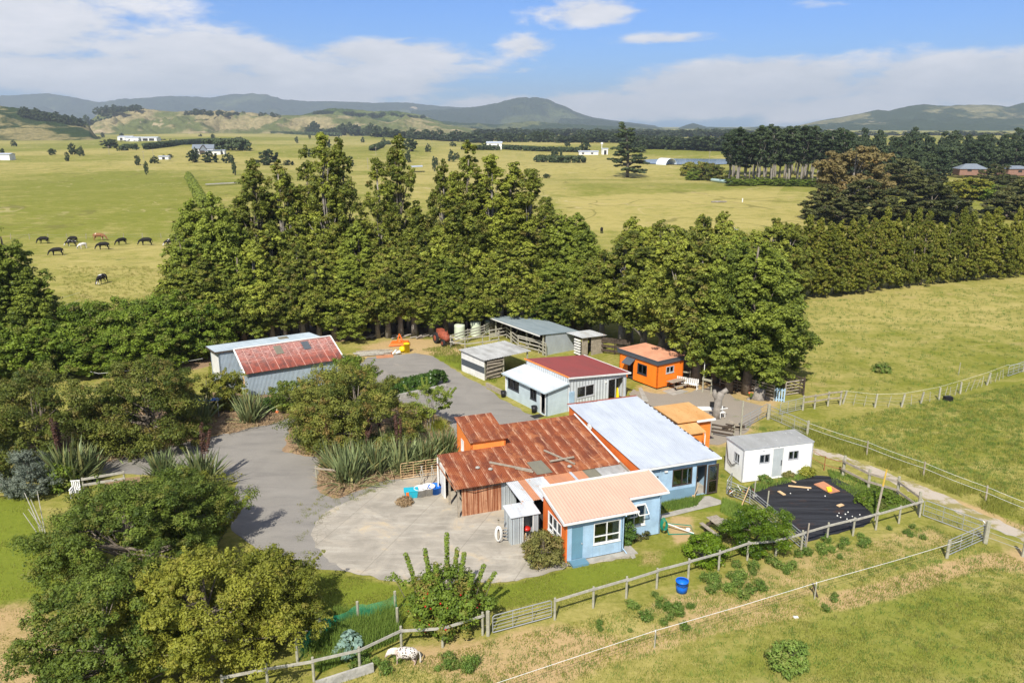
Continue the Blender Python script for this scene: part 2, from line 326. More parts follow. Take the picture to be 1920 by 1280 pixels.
# foliage
def leafmat(name, dark, light, hue2=None, trans=.3, rough=.55, stem=None):
    t = NT(name); tn = t.attr('tint'); oi = t.N.new('ShaderNodeObjectInfo')
    c = t.mix(tn, dark, light)
    if hue2: c = t.mix(t.m('MULTIPLY', t.ramp(t.attr('tint2'), .72, .98), .6), c, hue2)
    rn = oi.outputs['Random']; c = t.mix(t.ramp(rn, .5, 0, 0, .42), c, tuple(v*f for v, f in zip(dark, (1.2, 1.2, 1.0)))); c = t.mix(t.ramp(rn, .5, 1, 0, .4), c, tuple(min(1, v*1.15) for v in light))
    t.col(c); t.set(rough=rough, spec=.22)
    tr = t.N.new('ShaderNodeBsdfTranslucent'); t.put(tr.inputs[0], t.mix(.5, c, light)); mx = t.N.new('ShaderNodeMixShader'); mx.inputs[0].default_value = trans
    t.L.new(t.b.outputs[0], mx.inputs[1]); t.L.new(tr.outputs[0], mx.inputs[2]); t.L.new(mx.outputs[0], t.out.inputs[0]); return t.mat
F = {}
F['conif'] = leafmat('conifer_foliage', (0.035, 0.05, 0.008), (0.30, 0.33, 0.042), (0.19, 0.14, 0.035), trans=.16)
F['conif_g'] = leafmat('fresh_green_conifer_foliage', (0.045, 0.072, 0.01), (0.24, 0.28, 0.035), trans=.16)
F['hedgerow'] = leafmat('bright_hedgerow_foliage', (0.05, 0.09, 0.01), (0.2, 0.27, 0.028), (0.17, 0.12, 0.05))
F['gold'] = leafmat('golden_green_conifer_foliage', (0.065, 0.085, 0.01), (0.24, 0.245, 0.03), (0.19, 0.13, 0.035))
F['broad'] = leafmat('mid_green_leaves', (0.05, 0.08, 0.012), (0.22, 0.28, 0.04), (0.24, 0.2, 0.04))
F['broad_y'] = leafmat('yellow_green_leaves', (0.09, 0.11, 0.014), (0.29, 0.29, 0.035), (0.3, 0.22, 0.05))
F['olive'] = leafmat('olive_bronze_leaves', (0.05, 0.075, 0.012), (0.27, 0.275, 0.05), (0.28, 0.15, 0.05))
F['lemon'] = leafmat('glossy_citrus_leaves', (0.03, 0.07, 0.006), (0.16, 0.24, 0.014), rough=.35)
F['ivy'] = leafmat('glossy_dark_hedge_leaves', (.03, .07, .012), (.10, .17, .03), rough=.35)
F['pear'] = leafmat('fruit_tree_leaves', (.05, .09, .012), (.20, .27, .03), (.30, .16, .06))
F['silver'] = leafmat('silver_green_leaves', (.08, .10, .07), (.24, .27, .2))
F['pine'] = leafmat('dark_pine_needles', (.022, .038, .016), (.07, .095, .035), trans=.1)
F['pine_l'] = leafmat('lone_pine_needles', (.025, .04, .014), (.085, .11, .035), trans=.1)
F['totara'] = leafmat('brown_green_leaves', (.035, .045, .013), (.12, .125, .035), (.12, .085, .03), trans=.15)
F['autumn'] = leafmat('tan_turning_leaves', (.13, .11, .04), (.33, .25, .10), (.35, .2, .08))
F['bush'] = leafmat('broom_bush_twigs', (.11, .12, .03), (.30, .27, .08), (.34, .22, .10))
F['far'] = leafmat('distant_tree_foliage', (.028, .045, .018), (.075, .10, .035), trans=.1)
F['flax'] = leafmat('flax_blades', (.055, .08, .025), (.29, .34, .15), (.34, .27, .10), trans=.15, rough=.4)
F['flax_stalk'] = leafmat('dark_flax_seed_stalk', (.045, .022, .015), (.09, .04, .025), trans=0)
F['tussock'] = leafmat('lime_tussock_blades', (.16, .19, .02), (.42, .42, .06), trans=.3)
F['grass'] = leafmat('pasture_grass_blades', (0.11, 0.15, 0.02), (0.34, 0.32, 0.07), (0.44, 0.33, 0.13), trans=.3)
F['weed'] = leafmat('rough_weed_leaves', (.06, .12, .02), (.20, .28, .05), (.3, .24, .08), trans=.3)
F['cabbage'] = leafmat('blue_green_cabbage_leaves', (.12, .2, .15), (.3, .42, .34))
F['dry'] = leafmat('dry_flax_litter', (.20, .13, .07), (.50, .38, .22), trans=.2)
# ================================================================== THE SETTING
rng = np.random.default_rng(7); random.seed(7)
def poly_dist(x, y, poly):
    """signed distance, positive inside"""
    n = len(poly); d = np.full(x.shape, 1e9); inside = np.zeros(x.shape, bool)
    for i in range(n):
        ax, ay = poly[i][:2]; bx, by = poly[(i+1) % n][:2]; ex, ey = bx-ax, by-ay
        t = np.clip(((x-ax)*ex+(y-ay)*ey)/(ex*ex+ey*ey+1e-9), 0, 1)
        d = np.minimum(d, np.hypot(x-ax-t*ex, y-ay-t*ey))
        c = ((ay > y) != (by > y)); xi = ax+(y-ay)*(bx-ax)/((by-ay) if abs(by-ay) > 1e-9 else 1e-9)
        inside ^= c & (x < xi)
    return np.where(inside, d, -d)
def line_dist(x, y, pts):
    d = np.full(x.shape, 1e9)
    for i in range(len(pts)-1):
        ax, ay = pts[i][:2]; bx, by = pts[i+1][:2]; ex, ey = bx-ax, by-ay
        t = np.clip(((x-ax)*ex+(y-ay)*ey)/(ex*ex+ey*ey+1e-9), 0, 1); d = np.minimum(d, np.hypot(x-ax-t*ex, y-ay-t*ey))
    return d
def px(pts): return [tuple(P(a, b, 0)[:2]) for a, b in pts]
def axis(a, b, step, far_lo, far_hi, g=1.09, cap=1e9):
    mid = list(np.arange(a, b+1e-6, step)); hi = []; s = step; v = mid[-1]
    while v < far_hi: s = min(s*g, cap); v += s; hi.append(min(v, far_hi))
    lo = []; s = step; v = a
    while v > far_lo: s = min(s*g, cap); v -= s; lo.append(max(v, far_lo))
    return np.array(lo[::-1]+mid+hi)
def build_ground():
    xs = axis(-34, 46, .33, -9000, 9000, 1.075); ys = axis(25, 95, .33, -50, 11000, 1.045)
    X, Y = np.meshgrid(xs, ys); Z = terr(X, Y); nx, ny = len(xs), len(ys)
    x = X.ravel(); y = Y.ravel(); near = y < 1200
    # zones: dirt (tan bare soil), dry (straw coloured), lush (bright green), litter (brown mulch)
    dirt = np.zeros(x.shape); dry = np.full(x.shape, .42); lush = np.zeros(x.shape); lit = np.zeros(x.shape)
    def soft(poly, w): return sstep(-w, w, poly_dist(x, y, px(poly)))
    def line(pts, w, s): return 1-sstep(w, w+s, line_dist(x, y, px(pts)))
    dirt = np.maximum(dirt, .85*soft([(740, 1222), (900, 1192), (1040, 1165), (1180, 1200), (1330, 1130), (1480, 1110), (1560, 1085), (1500, 1120), (1230, 1200), (1060, 1290), (860, 1290)], .8))
    dirt = np.maximum(dirt, .55*soft([(1180, 1140), (1300, 1095), (1500, 1040), (1740, 985), (1800, 1010), (1700, 1050), (1500, 1100), (1300, 1160)], .7))
    dirt = np.maximum(dirt, .62*line([(900, 1320), (1140, 1230), (1320, 1180), (1500, 1140)], .25, .9))
    dirt = np.maximum(dirt, .95*line([(1560, 1130), (1660, 1105), (1760, 1072), (1850, 1050), (1960, 1055)], .3, .8))
    dirt = np.maximum(dirt, .9*soft([(1840, 1035), (1930, 1030), (1960, 1075), (1860, 1070)], .8))
    dirt = np.maximum(dirt, .75*soft([(-80, 1150), (60, 1125), (150, 1180), (160, 1300), (-80, 1300)], 1.2))
    dirt = np.maximum(dirt, .9*soft([(1258, 965), (1300, 968), (1300, 1010), (1268, 1020), (1250, 990)], .4))
    dirt = np.maximum(dirt, .6*soft([(1200, 1030), (1250, 1030), (1240, 1060), (1200, 1058)], .5))
    dirt = np.maximum(dirt, .5*soft([(1320, 970), (1385, 985), (1390, 1020), (1330, 1015)], .5))
    dirt = np.maximum(dirt, .75*soft([(670, 650), (760, 632), (860, 640), (900, 665), (760, 668), (680, 690)], .9))
    dirt = np.maximum(dirt, .8*line([(1700, 905), (1800, 945), (1930, 995)], .25, .6))
    dirt = np.maximum(dirt, .7*soft([(1190, 722), (1340, 700), (1470, 745), (1420, 800), (1380, 840), (1200, 820)], .8))
    lit = np.maximum(lit, .95*soft([(180, 865), (300, 838), (420, 812), (530, 785), (560, 745), (400, 735), (200, 780), (60, 860)], .6))
    lit = np.maximum(lit, .9*soft([(590, 850), (860, 850), (870, 905), (740, 905), (650, 940), (590, 905)], .4))
    lit = np.maximum(lit, .8*soft([(160, 900), (300, 890), (420, 905), (440, 960), (380, 960), (200, 930)], .6))
    lit = np.maximum(lit, .75*soft([(330, 700), (650, 640), (1000, 615), (1100, 620), (1000, 575), (300, 600)], 2.0))
    lit = np.maximum(lit, .6*soft([(1180, 650), (1300, 640), (1480, 720), (1400, 745), (1260, 700)], 1.0))
    lush = np.maximum(lush, .85*soft([(590, 1070), (660, 1080), (760, 1100), (960, 1092), (1060, 1066), (1180, 1045), (1330, 1010), (1340, 1045), (1100, 1110), (900, 1150), (740, 1180), (600, 1160)], .6))
    lush = np.maximum(lush, .75*soft([(-60, 930), (60, 930), (90, 1000), (130, 1100), (60, 1130), (-60, 1140)], 1.0))
    lush = np.maximum(lush, .8*soft([(790, 655), (860, 645), (935, 700), (930, 720), (880, 702), (830, 680)], .5))
    lush = np.maximum(lush, .8*soft([(1290, 915), (1345, 925), (1380, 960), (1300, 960)], .5))
    lush = np.maximum(lush, .5*soft([(1230, 1240), (1560, 1120), (1780, 1080), (1930, 1110), (1930, 1300), (1230, 1300)], 2.0))
    dry = dry+.2*sstep(-2, 2, poly_dist(x, y, px([(560, 1300), (740, 1215), (1040, 1160), (1740, 985), (1960, 1060), (1960, 1320), (560, 1320)])))
    # wide farmland: dry ridges and greener paddocks
    fw = sstep(90, 160, y)
    big = (np.sin(x/61+1.3)+np.sin(y/83+x/190+.4)+np.sin(x/143-y/77+2)+np.sin(y/37-x/51)*.5)/3.5
    dry = dry+fw*big*.28
    def wide(poly, w, amt, arr): return np.clip(arr+amt*sstep(-w, w, poly_dist(x, y, px(poly))), 0, 1)
    dry = wide([(80, 455), (360, 452), (360, 560), (120, 560)], 3, .22, dry)
    dry = wide([(1060, 375), (1500, 358), (1640, 380), (1500, 430), (1060, 430)], 4, .38, dry)
    dry = wide([(820, 278), (1280, 290), (1300, 330), (1180, 325), (1000, 330), (700, 350)], 12, .36, dry)
    dry = wide([(300, 286), (620, 300), (700, 330), (420, 335), (200, 310)], 14, .25, dry)
    dry = wide([(0, 330), (350, 330), (350, 450), (0, 450)], 6, -.22, dry)
    dry = wide([(1050, 345), (1420, 330), (1500, 350), (1100, 372)], 5, -.25, dry)
    dry = wide([(100, 262), (620, 262), (500, 285), (200, 285)], 20, -.2, dry)
    dry = wide([(1500, 520), (1920, 530), (1920, 640), (1490, 620)], 4, .18, dry)
    dry = wide([(1600, 700), (1920, 720), (1920, 900), (1560, 790)], 4, -.12, dry)
    z0 = np.stack([dirt, dry, lush, lit], 1)
    idx = np.arange(nx*ny).reshape(ny, nx); f = np.stack([idx[:-1, :-1], idx[:-1, 1:], idx[1:, 1:], idx[1:, :-1]], -1).reshape(-1, 4)
    t = NT('pasture_ground'); W = t.world()
    fine = t.noise(W, 2.6, 8, .72); mid = t.noise(t.world(scale=(1, .8, 1)), .32, 7, .62); broad = t.noise(W, .045, 6, .6); spk = t.noise(W, 11, 4, .75); clump = t.vor(t.world(scale=(1, 1, 0)), .9)
    zc = t.N.new('ShaderNodeAttribute'); zc.attribute_name = 'zone'; s = t.N.new('ShaderNodeSeparateColor'); t.L.new(zc.outputs['Color'], s.inputs[0]); zr, zg, zb = s.outputs[0], s.outputs[1], s.outputs[2]; za = zc.outputs['Alpha']
    green = t.mix(fine, (.105, .122, .014), (.23, .232, .034)); straw = t.mix(fine, (.26, .22, .058), (.43, .36, .125))
    pad = t.vor(t.world(rot=(0, 0, .35), scale=(1, 1, 0)), .0065, 'F1', 'Color'); ps = t.N.new('ShaderNodeSeparateColor'); t.L.new(pad, ps.inputs[0]); yy = t.sep(W)[1]; padv = t.m('MULTIPLY', t.m('SUBTRACT', ps.outputs[0], .45), t.ramp(yy, 160, 330, 0, .55))
    d = t.m('ADD', t.m('ADD', t.m('ADD', zg, padv), t.m('MULTIPLY', t.m('SUBTRACT', mid, .5), 1.3)), t.m('ADD', t.m('MULTIPLY', t.m('SUBTRACT', broad, .5), 1.1), t.m('MULTIPLY', t.m('SUBTRACT', fine, .5), .8)))
    c = t.mix(t.ramp(d, .10, .92), green, straw)
    stk = t.noise(t.world(scale=(.35, 1, 1)), .5, 8, .7, .8); c = t.mix(t.ramp(stk, .52, .66, 0, .5), c, (.12, .13, .022)); c = t.mix(t.ramp(stk, .46, .34, 0, .45), c, (.42, .335, .13))
    pat = t.noise(t.world(scale=(.7, 1, 1)), .16, 6, .62, .6); tuft = t.m('MULTIPLY', t.ramp(pat, .56, .68), t.ramp(mid, .5, .66)); c = t.mix(t.m('MULTIPLY', tuft, .75), c, (.085, .12, .022))
    tan = t.m('MULTIPLY', t.ramp(t.noise(W, .11, 5, .65, .4), .60, .70), .55); c = t.mix(tan, c, (.36, .27, .12))
    trk = t.m('ABSOLUTE', t.m('SUBTRACT', t.noise(t.world(loc=(40, 9, 0)), .021, 3, .45, .6), .5)); c = t.mix(t.m('MULTIPLY', t.ramp(trk, .0040, .0015, 0, .45), t.ramp(yy, 170, 260)), c, (.45, .36, .19)); dk = t.m('ABSOLUTE', t.m('SUBTRACT', t.noise(t.world(loc=(7, 80, 0)), .016, 3, .45, .5), .5)); c = t.mix(t.m('MULTIPLY', t.ramp(dk, .006, .002, 0, .6), t.ramp(yy, 110, 160)), c, (.13, .12, .03))
    dung = t.m('MULTIPLY', t.ramp(t.vor(t.world(scale=(1, 1, 0)), .42), .085, .05), t.ramp(t.noise(W, .2, 3, .5), .45, .6)); c = t.mix(t.m('MULTIPLY', dung, .7), c, (.085, .07, .03))
    lus = t.mix(fine, (.10, .135, .012), (.21, .235, .03)); c = t.mix(t.ramp(t.m('ADD', zb, t.m('MULTIPLY', t.m('SUBTRACT', mid, .5), .8)), .25, .7), c, lus)
    soil = t.mix(fine, (.36, .24, .11), (.47, .34, .165)); mask = t.ramp(t.m('ADD', zr, t.m('ADD', t.m('MULTIPLY', t.m('SUBTRACT', mid, .5), 1.2), t.m('MULTIPLY', t.m('SUBTRACT', fine, .5), .9))), .16, .88)
    c = t.mix(mask, c, soil)
    mul = t.mix(spk, (.12, .075, .04), (.42, .29, .17)); c = t.mix(t.ramp(t.m('ADD', za, t.m('MULTIPLY', t.m('SUBTRACT', mid, .5), .8)), .4, .6), c, mul)
    c = t.mix(t.ramp(spk, .58, .8, 0, .45), c, (.05, .07, .012)); t.col(c); t.set(rough=.95, spec=.08)
    t.bump(t.m('ADD', t.m('MULTIPLY', fine, .7), t.m('MULTIPLY', spk, .5)), .7, .12)
    g = np_mesh('ground', np.stack([x, y, Z.ravel()], 1), f, t.mat, attrs={'zone': ('POINT', 'FLOAT_COLOR', z0)}, smooth=True)
    tag(g, kind='structure')
build_ground()
def resample(pts, step, jit, seed=0, closed=True):
    r = random.Random(seed); o = []; n = len(pts)
    for i in range(n if closed else n-1):
        a = Vector(pts[i][:2]); b = Vector(pts[(i+1) % n][:2]); k = max(1, int((b-a).length/step))
        for j in range(k): o.append(a+(b-a)*j/k+Vector((r.uniform(-jit, jit), r.uniform(-jit, jit))))
    return o
def sheet(name, pts, z, m, jit=.08, step=.4, seed=0, pxs=True, thick=0):
    pts = px(pts) if pxs else pts; o = resample(pts, step, jit, seed); b = MB(); n = len(o)
    if thick: b.hexa([(p.x, p.y, z-thick) for p in o], [(p.x, p.y, z) for p in o])
    else: b.add([(p.x, p.y, z) for p in o], [tuple(range(n))])
    ob = b.build(name, m); 
    import bmesh
    bm = bmesh.new(); bm.from_mesh(ob.data); bmesh.ops.triangulate(bm, faces=bm.faces[:]); bmesh.ops.recalc_face_normals(bm, faces=bm.faces[:])
    if not thick:
        for f in bm.faces:
            if f.normal.z < 0: f.normal_flip()
    bm.to_mesh(ob.data); bm.free(); return ob
def chipseal():
    t = NT('grey_chip_seal'); W = t.world(); n = t.noise(W, .35, 6, .6, .5); f = t.noise(W, 16, 4, .8); l = t.noise(t.world(scale=(.35, 1.5, 1), rot=(0, 0, .5)), .55, 5, .6)
    c = t.mix(n, (.175, .162, .140), (.285, .263, .225)); c = t.mix(t.ramp(l, .45, .7, 0, .5), c, (.145, .135, .12)); c = t.mix(t.ramp(f, .5, .8, 0, .35), c, (.46, .44, .4)); c = t.mix(t.ramp(f, .5, .2, 0, .35), c, (.12, .115, .105))
    sp = t.noise(W, .22, 6, .7, 1); c = t.mix(t.ramp(sp, .58, .72, 0, .6), c, (.37, .32, .25)); t.col(c); t.set(rough=.95, spec=.1); t.bump(f, .5, .03); return t.mat
def yardmat():
    t = NT('gravel_yard'); W = t.world(); n = t.noise(W, .4, 6, .65, .5); f = t.noise(W, 12, 4, .8); g = t.noise(W, .55, 6, .7)
    c = t.mix(n, (.215, .19, .155), (.285, .24, .18)); c = t.mix(t.ramp(f, .45, .8, 0, .4), c, (.45, .41, .35)); c = t.mix(t.ramp(g, .60, .70, 0, .7), c, (.14, .17, .05)); t.col(c); t.set(rough=.95, spec=.1); t.bump(f, .5, .03); return t.mat
def concmat():
    t = NT('stained_concrete_apron'); W = t.world(); n = t.noise(W, .45, 7, .65, .8); l = t.noise(t.world(scale=(.3, 1.6, 1), rot=(0, 0, .9)), .8, 7, .7, .6); f = t.noise(W, 9, 5, .75); cr = t.vor(t.world(), .33, 'DISTANCE_TO_EDGE'); cr2 = t.vor(t.world(), 2.2, 'DISTANCE_TO_EDGE')
    c = t.mix(t.ramp(n, .3, .7), (.25, .225, .18), (.38, .34, .27)); c = t.mix(t.ramp(l, .45, .75, 0, .7), c, (.48, .44, .36)); c = t.mix(t.ramp(l, .46, .25, 0, .65), c, (.21, .19, .15)); c = t.mix(t.ramp(n, .56, .7, 0, .55), c, (.48, .36, .2))
    c = t.mix(t.ramp(f, .5, .8, 0, .25), c, (.2, .18, .14)); c = t.mix(t.ramp(t.noise(W, 1.6, 7, .7, 1.2), .55, .68, 0, .5), c, (.24, .21, .165))
    jx = t.sep(t.world(rot=(0, 0, R(20))))[0]; jo = t.m('LESS_THAN', t.m('FRACT', t.m('DIVIDE', t.m('ADD', jx, 50.), 4.1)), .010); c = t.mix(t.m('MULTIPLY', jo, .45), c, (.14, .12, .09)); x, y, z = t.sep(t.world()); edge = t.ramp(x, -10.6, -12.2); c = t.mix(t.m('MULTIPLY', edge, t.ramp(cr2, .05, .02, 0, .6)), c, (.16, .14, .1))
    t.col(c); t.set(rough=.92, spec=.12); t.bump(f, .3, .02); return t.mat
M['chip'] = chipseal(); M['yard'] = yardmat(); M['apron'] = concmat()
drv = [(140, 870), (200, 862), (330, 834), (440, 808), (520, 789), (580, 774), (640, 742), (655, 700), (668, 690), (690, 670), (780, 662), (812, 668), (838, 684), (872, 706), (905, 722), (935, 745), (980, 770), (1023, 790), (1100, 800),
       (1180, 830), (1100, 880), (900, 870), (862, 872), (830, 898), (745, 905), (700, 920), (650, 990), (640, 1040), (720, 1080), (660, 1074), (600, 1066), (545, 1052), (480, 1030), (440, 1000), (425, 965), (438, 930), (445, 905), (420, 900), (330, 892), (219, 888), (140, 900)]
tag(sheet('driveway', drv, .012, M['chip'], .12, .5, 1), kind='structure')
tag(sheet('yard', [(1185, 730), (1230, 738), (1290, 736), (1340, 722), (1380, 748), (1430, 762), (1410, 795), (1385, 820), (1350, 835), (1250, 830), (1160, 800)], .012, M['yard'], .2, .5, 2), kind='structure')
apron = [(745, 902), (700, 918), (660, 936), (628, 950), (603, 966), (588, 985), (583, 1003), (590, 1025), (612, 1048), (650, 1070), (700, 1083), (760, 1092), (860, 1094), (960, 1090), (1020, 1077), (1064, 1062), (1190, 1044), (1185, 1036), (1080, 1000), (1000, 900), (840, 870)]
tag(sheet('concrete_apron', apron, .02, M['apron'], .11, .35, 3), kind='structure')
def bed(name, pts, h, m, seed=0):
    """raised planting bed: domed mesh over the outline"""
    o = px(pts); xs = [p[0] for p in o]; ys = [p[1] for p in o]; st = .35
    gx = np.arange(min(xs)-1, max(xs)+1, st); gy = np.arange(min(ys)-1, max(ys)+1, st); X, Y = np.meshgrid(gx, gy); d = poly_dist(X, Y, o)+np.sin(X*2.3+seed)*.12+np.sin(Y*3.1+X)*.1
    Z = -.06+h*sstep(-.15, 1.6, d)+.08*sstep(-.3, .15, d)+(np.sin(X*1.7)+np.sin(Y*2.1+1))*.02*sstep(0, 1, d)
    idx = np.arange(X.size).reshape(X.shape); f = np.stack([idx[:-1, :-1], idx[:-1, 1:], idx[1:, 1:], idx[1:, :-1]], -1).reshape(-1, 4); keep = (d.ravel()[f] > -.5).all(1)
    return tag(np_mesh(name, np.stack([X.ravel(), Y.ravel(), Z.ravel()], 1), f[keep], m, smooth=True), kind='structure')
def bedmat():
    t = NT('bark_and_flax_litter'); W = t.world(); s = t.noise(t.world(scale=(3, 1, 1)), 5, 6, .8); n = t.noise(W, .9, 5, .6)
    c = t.mix(s, (.10, .062, .035), (.45, .31, .18)); c = t.mix(t.ramp(n, .55, .7, 0, .75), c, (.13, .15, .035)); t.col(c); t.set(rough=.95, spec=.05); t.bump(s, .8, .08); return t.mat
M['bed'] = bedmat()
bed('garden_bed', [(528, 848), (565, 853), (600, 860), (592, 880), (594, 915), (628, 938), (690, 912), (742, 898), (815, 886), (862, 868), (858, 830), (842, 790), (800, 762), (740, 752), (690, 752), (600, 780), (545, 800)], .3, M['bed'])
bed('verge_bed', [(150, 878), (300, 840), (420, 814), (522, 792), (560, 770), (520, 740), (420, 735), (250, 770), (60, 830), (20, 880)], .15, M['bed'], 3)
tag(sheet('path', [(1237, 965), (1238, 973), (1352, 945), (1352, 938), (1330, 930), (1300, 932), (1310, 946)], .03, M['concrete'], .015, .4, 4), kind='structure')
tag(sheet('cottage_plinth', [(1175, 1032), (1186, 1048), (1192, 1046), (1185, 1030)], .035, M['concrete'], .01, .4, 4), kind='structure')
def trackmat():
    t = NT('worn_farm_track'); W = t.world(); n = t.noise(W, .8, 7, .65, .5); f = t.noise(W, 8, 5, .75); c = t.mix(n, (.33, .28, .215), (.46, .40, .32)); c = t.mix(t.ramp(f, .5, .75, 0, .3), c, (.3, .25, .18))
    c = t.mix(t.ramp(t.noise(W, .6, 6, .65), .47, .58, 0, .95), c, (.23, .20, .06)); t.col(c); t.set(rough=.95, spec=.08); t.bump(f, .4, .04); return t.mat
M['track'] = trackmat()
tag(sheet('farm_track', [(1515, 840), (1570, 851), (1620, 868), (1680, 892), (1740, 916), (1800, 942), (1870, 974), (1960, 1014), (1960, 1032), (1870, 994), (1800, 962), (1740, 936), (1680, 908), (1630, 885), (1570, 863), (1515, 850)], .012, M['track'], .22, .5, 5), kind='structure')
def watermat():
    t = NT('lake_water'); t.col((.20, .25, .28)); t.set(rough=.12, spec=.5); t.bump(t.noise(t.world(scale=(1, .3, 1)), 1.2, 4, .6), .06, .1); return t.mat
tag(sheet('lake_water', [(1195, 303), (1215, 299), (1260, 297.5), (1340, 298), (1420, 299), (1430, 306), (1360, 308), (1300, 309), (1240, 308), (1205, 306)], .02, watermat(), 1.2, 6, 6), kind='structure')
# ------------------------------------------------------------------ hills
from mathutils import noise as mn
def hillmat(name, forest, pasture, thr, scale, bare=(.42, .33, .2)):
    t = NT(name); W = t.world(scale=(1, 1, 2.2)); n = t.noise(W, scale, 8, .6, .4); f = t.noise(W, scale*14, 5, .7); b = t.noise(t.world(), scale*1.7, 5, .6)
    c = t.mix(t.ramp(n, thr-.04, thr+.04), forest, pasture); c = t.mix(t.ramp(f, .35, .65, 0, .5), c, tuple(v*.55 for v in forest)); c = t.mix(t.ramp(b, .66, .7, 0, .8), c, bare); t.col(c); t.set(rough=1, spec=0)
    t.bump(f, 1, 12*.002/scale); return t.mat
def ridge(name, prof, dist, depth, m, relief=.45, nscale=1.0, nx=320, ny=64, seed=0.):
    xs = np.linspace(prof[0][0], prof[-1][0], nx); py = np.interp(xs, [p[0] for p in prof], [p[1] for p in prof]); vs = []
    for j in range(ny):
        s = j/(ny-1)*1.75-1  # -1 front foot, 0 crest, .75 behind
        shape = (1-abs(s))**1.15 if s < 0 else max(0, 1-s*1.25)**1.3
        for i in range(nx):
            v = (py[i]-640)/FPX; fw = math.cos(PITCH)-v*math.sin(PITCH); dn = math.sin(PITCH)+v*math.cos(PITCH); T = dist/fw
            X = (xs[i]-960)/FPX*T*(1+s*depth/dist); H = CAM_H-dn*T; Yp = dist+s*depth
            q = Vector((X*nscale/depth*1.6, Yp*nscale/depth*1.1, seed)); nz = mn.fractal(q, 1.0, 2.1, 6)
            rg = 1-abs(mn.noise(q*1.9+Vector((seed, 3, 1))))*2
            side = min(1, min(i, nx-1-i)/8)
            rg = rg*.7+.3*(1-abs(mn.noise(q*4.7+Vector((1, seed, 2))))*2)
            z = H*shape*(1+relief*nz*(1-shape)**.6*1.9)-H*relief*1.15*(1-rg)*shape*(1-shape)**.8*1.5
            if s > -.05: z = min(z, H*(1-.25*abs(s)))
            z += mn.noise(Vector((X*18/depth, s*9, seed)))*H*.03+mn.noise(Vector((X*47/depth, s*20, seed)))*H*.02
            vs.append((X, Yp, (z*side if side < 1 else z)-6*(1-min(1, shape*8))))
    idx = np.arange(nx*ny).reshape(ny, nx); f = np.stack([idx[:-1, :-1], idx[:-1, 1:], idx[1:, 1:], idx[1:, :-1]], -1).reshape(-1, 4)
    return tag(np_mesh(name, np.array(vs), f, m, smooth=True), kind='structure')
hf = hillmat('far_bush_clad_hills', (.024, .042, .020), (.085, .105, .04), .57, .0012)
ridge('hills', [(-500, 178), (-300, 172), (-100, 186), (0, 180), (45, 178), (90, 175), (140, 183), (185, 192), (240, 186), (320, 180), (400, 183), (430, 177), (465, 176), (500, 177), (530, 187), (575, 190), (620, 190), (700, 193), (760, 192), (800, 197), (850, 201), (900, 203), (1000, 208)], 9300, 1900, hf, .5, 2.2, seed=1)
ridge('mountain', [(760, 208), (820, 206), (870, 203), (900, 199), (930, 194), (950, 188), (972, 183), (985, 184), (1005, 182), (1025, 186), (1060, 200), (1085, 212), (1110, 220), (1150, 226), (1190, 231), (1240, 237)], 7300, 1300, hf, .45, 2.0, seed=4)
ridge('hills', [(1040, 222), (1120, 224), (1160, 230), (1230, 238), (1265, 243), (1285, 235), (1300, 231), (1325, 238), (1345, 243), (1420, 243), (1480, 238)], 6200, 700, hf, .4, 1.6, seed=8)
ridge('hills', [(1380, 244), (1440, 240), (1490, 237), (1540, 226), (1580, 219), (1610, 214), (1645, 206), (1665, 208), (1700, 200), (1735, 195), (1760, 199), (1800, 197), (1860, 197), (1890, 200), (1920, 193), (2000, 186), (2200, 170), (2500, 180)], 5000, 1300, hillmat('near_bush_hills', (.032, .052, .02), (.22, .20, .09), .58, .0022), .5, 2.4, seed=13)
ridge('hills', [(-400, 190), (-150, 192), (0, 199), (60, 206), (100, 212), (140, 222), (180, 240)], 1700, 420, hillmat('scrub_hill', (.035, .055, .018), (.27, .225, .10), .52, .008), .35, 1.5, seed=17)
ridge('hills', [(150, 236), (175, 222), (190, 209), (215, 203), (245, 200), (285, 206), (330, 210), (370, 208), (420, 209), (475, 212), (520, 217), (565, 216), (620, 214), (690, 222), (730, 230), (760, 219), (790, 223), (830, 234), (900, 243), (960, 247)], 2700, 520, hillmat('dry_pasture_hills', (.12, .135, .045), (.32, .26, .13), .49, .0045), .75, 3.0, seed=21)
ridge('hills', [(540, 224), (580, 212), (620, 203), (660, 205), (700, 209), (740, 208), (780, 214), (820, 226), (860, 240)], 3300, 420, hillmat('green_hill', (.05, .075, .02), (.13, .15, .05), .50, .006), .5, 2.0, seed=25)

ff = hillmat('hazy_foothills', (.03, .05, .02), (.13, .14, .05), .55, .003)
ridge('hills', [(1080, 236), (1150, 234), (1215, 239), (1262, 241), (1330, 238), (1395, 240), (1440, 236), (1500, 240), (1570, 236), (1640, 241)], 5600, 500, ff, .6, 2.4, 220, 40, 31)
ridge('hills', [(560, 232), (640, 226), (720, 229), (790, 223), (860, 229), (930, 233), (1000, 227), (1060, 232), (1130, 236), (1200, 240)], 4300, 450, ff, .7, 2.4, 260, 40, 37)
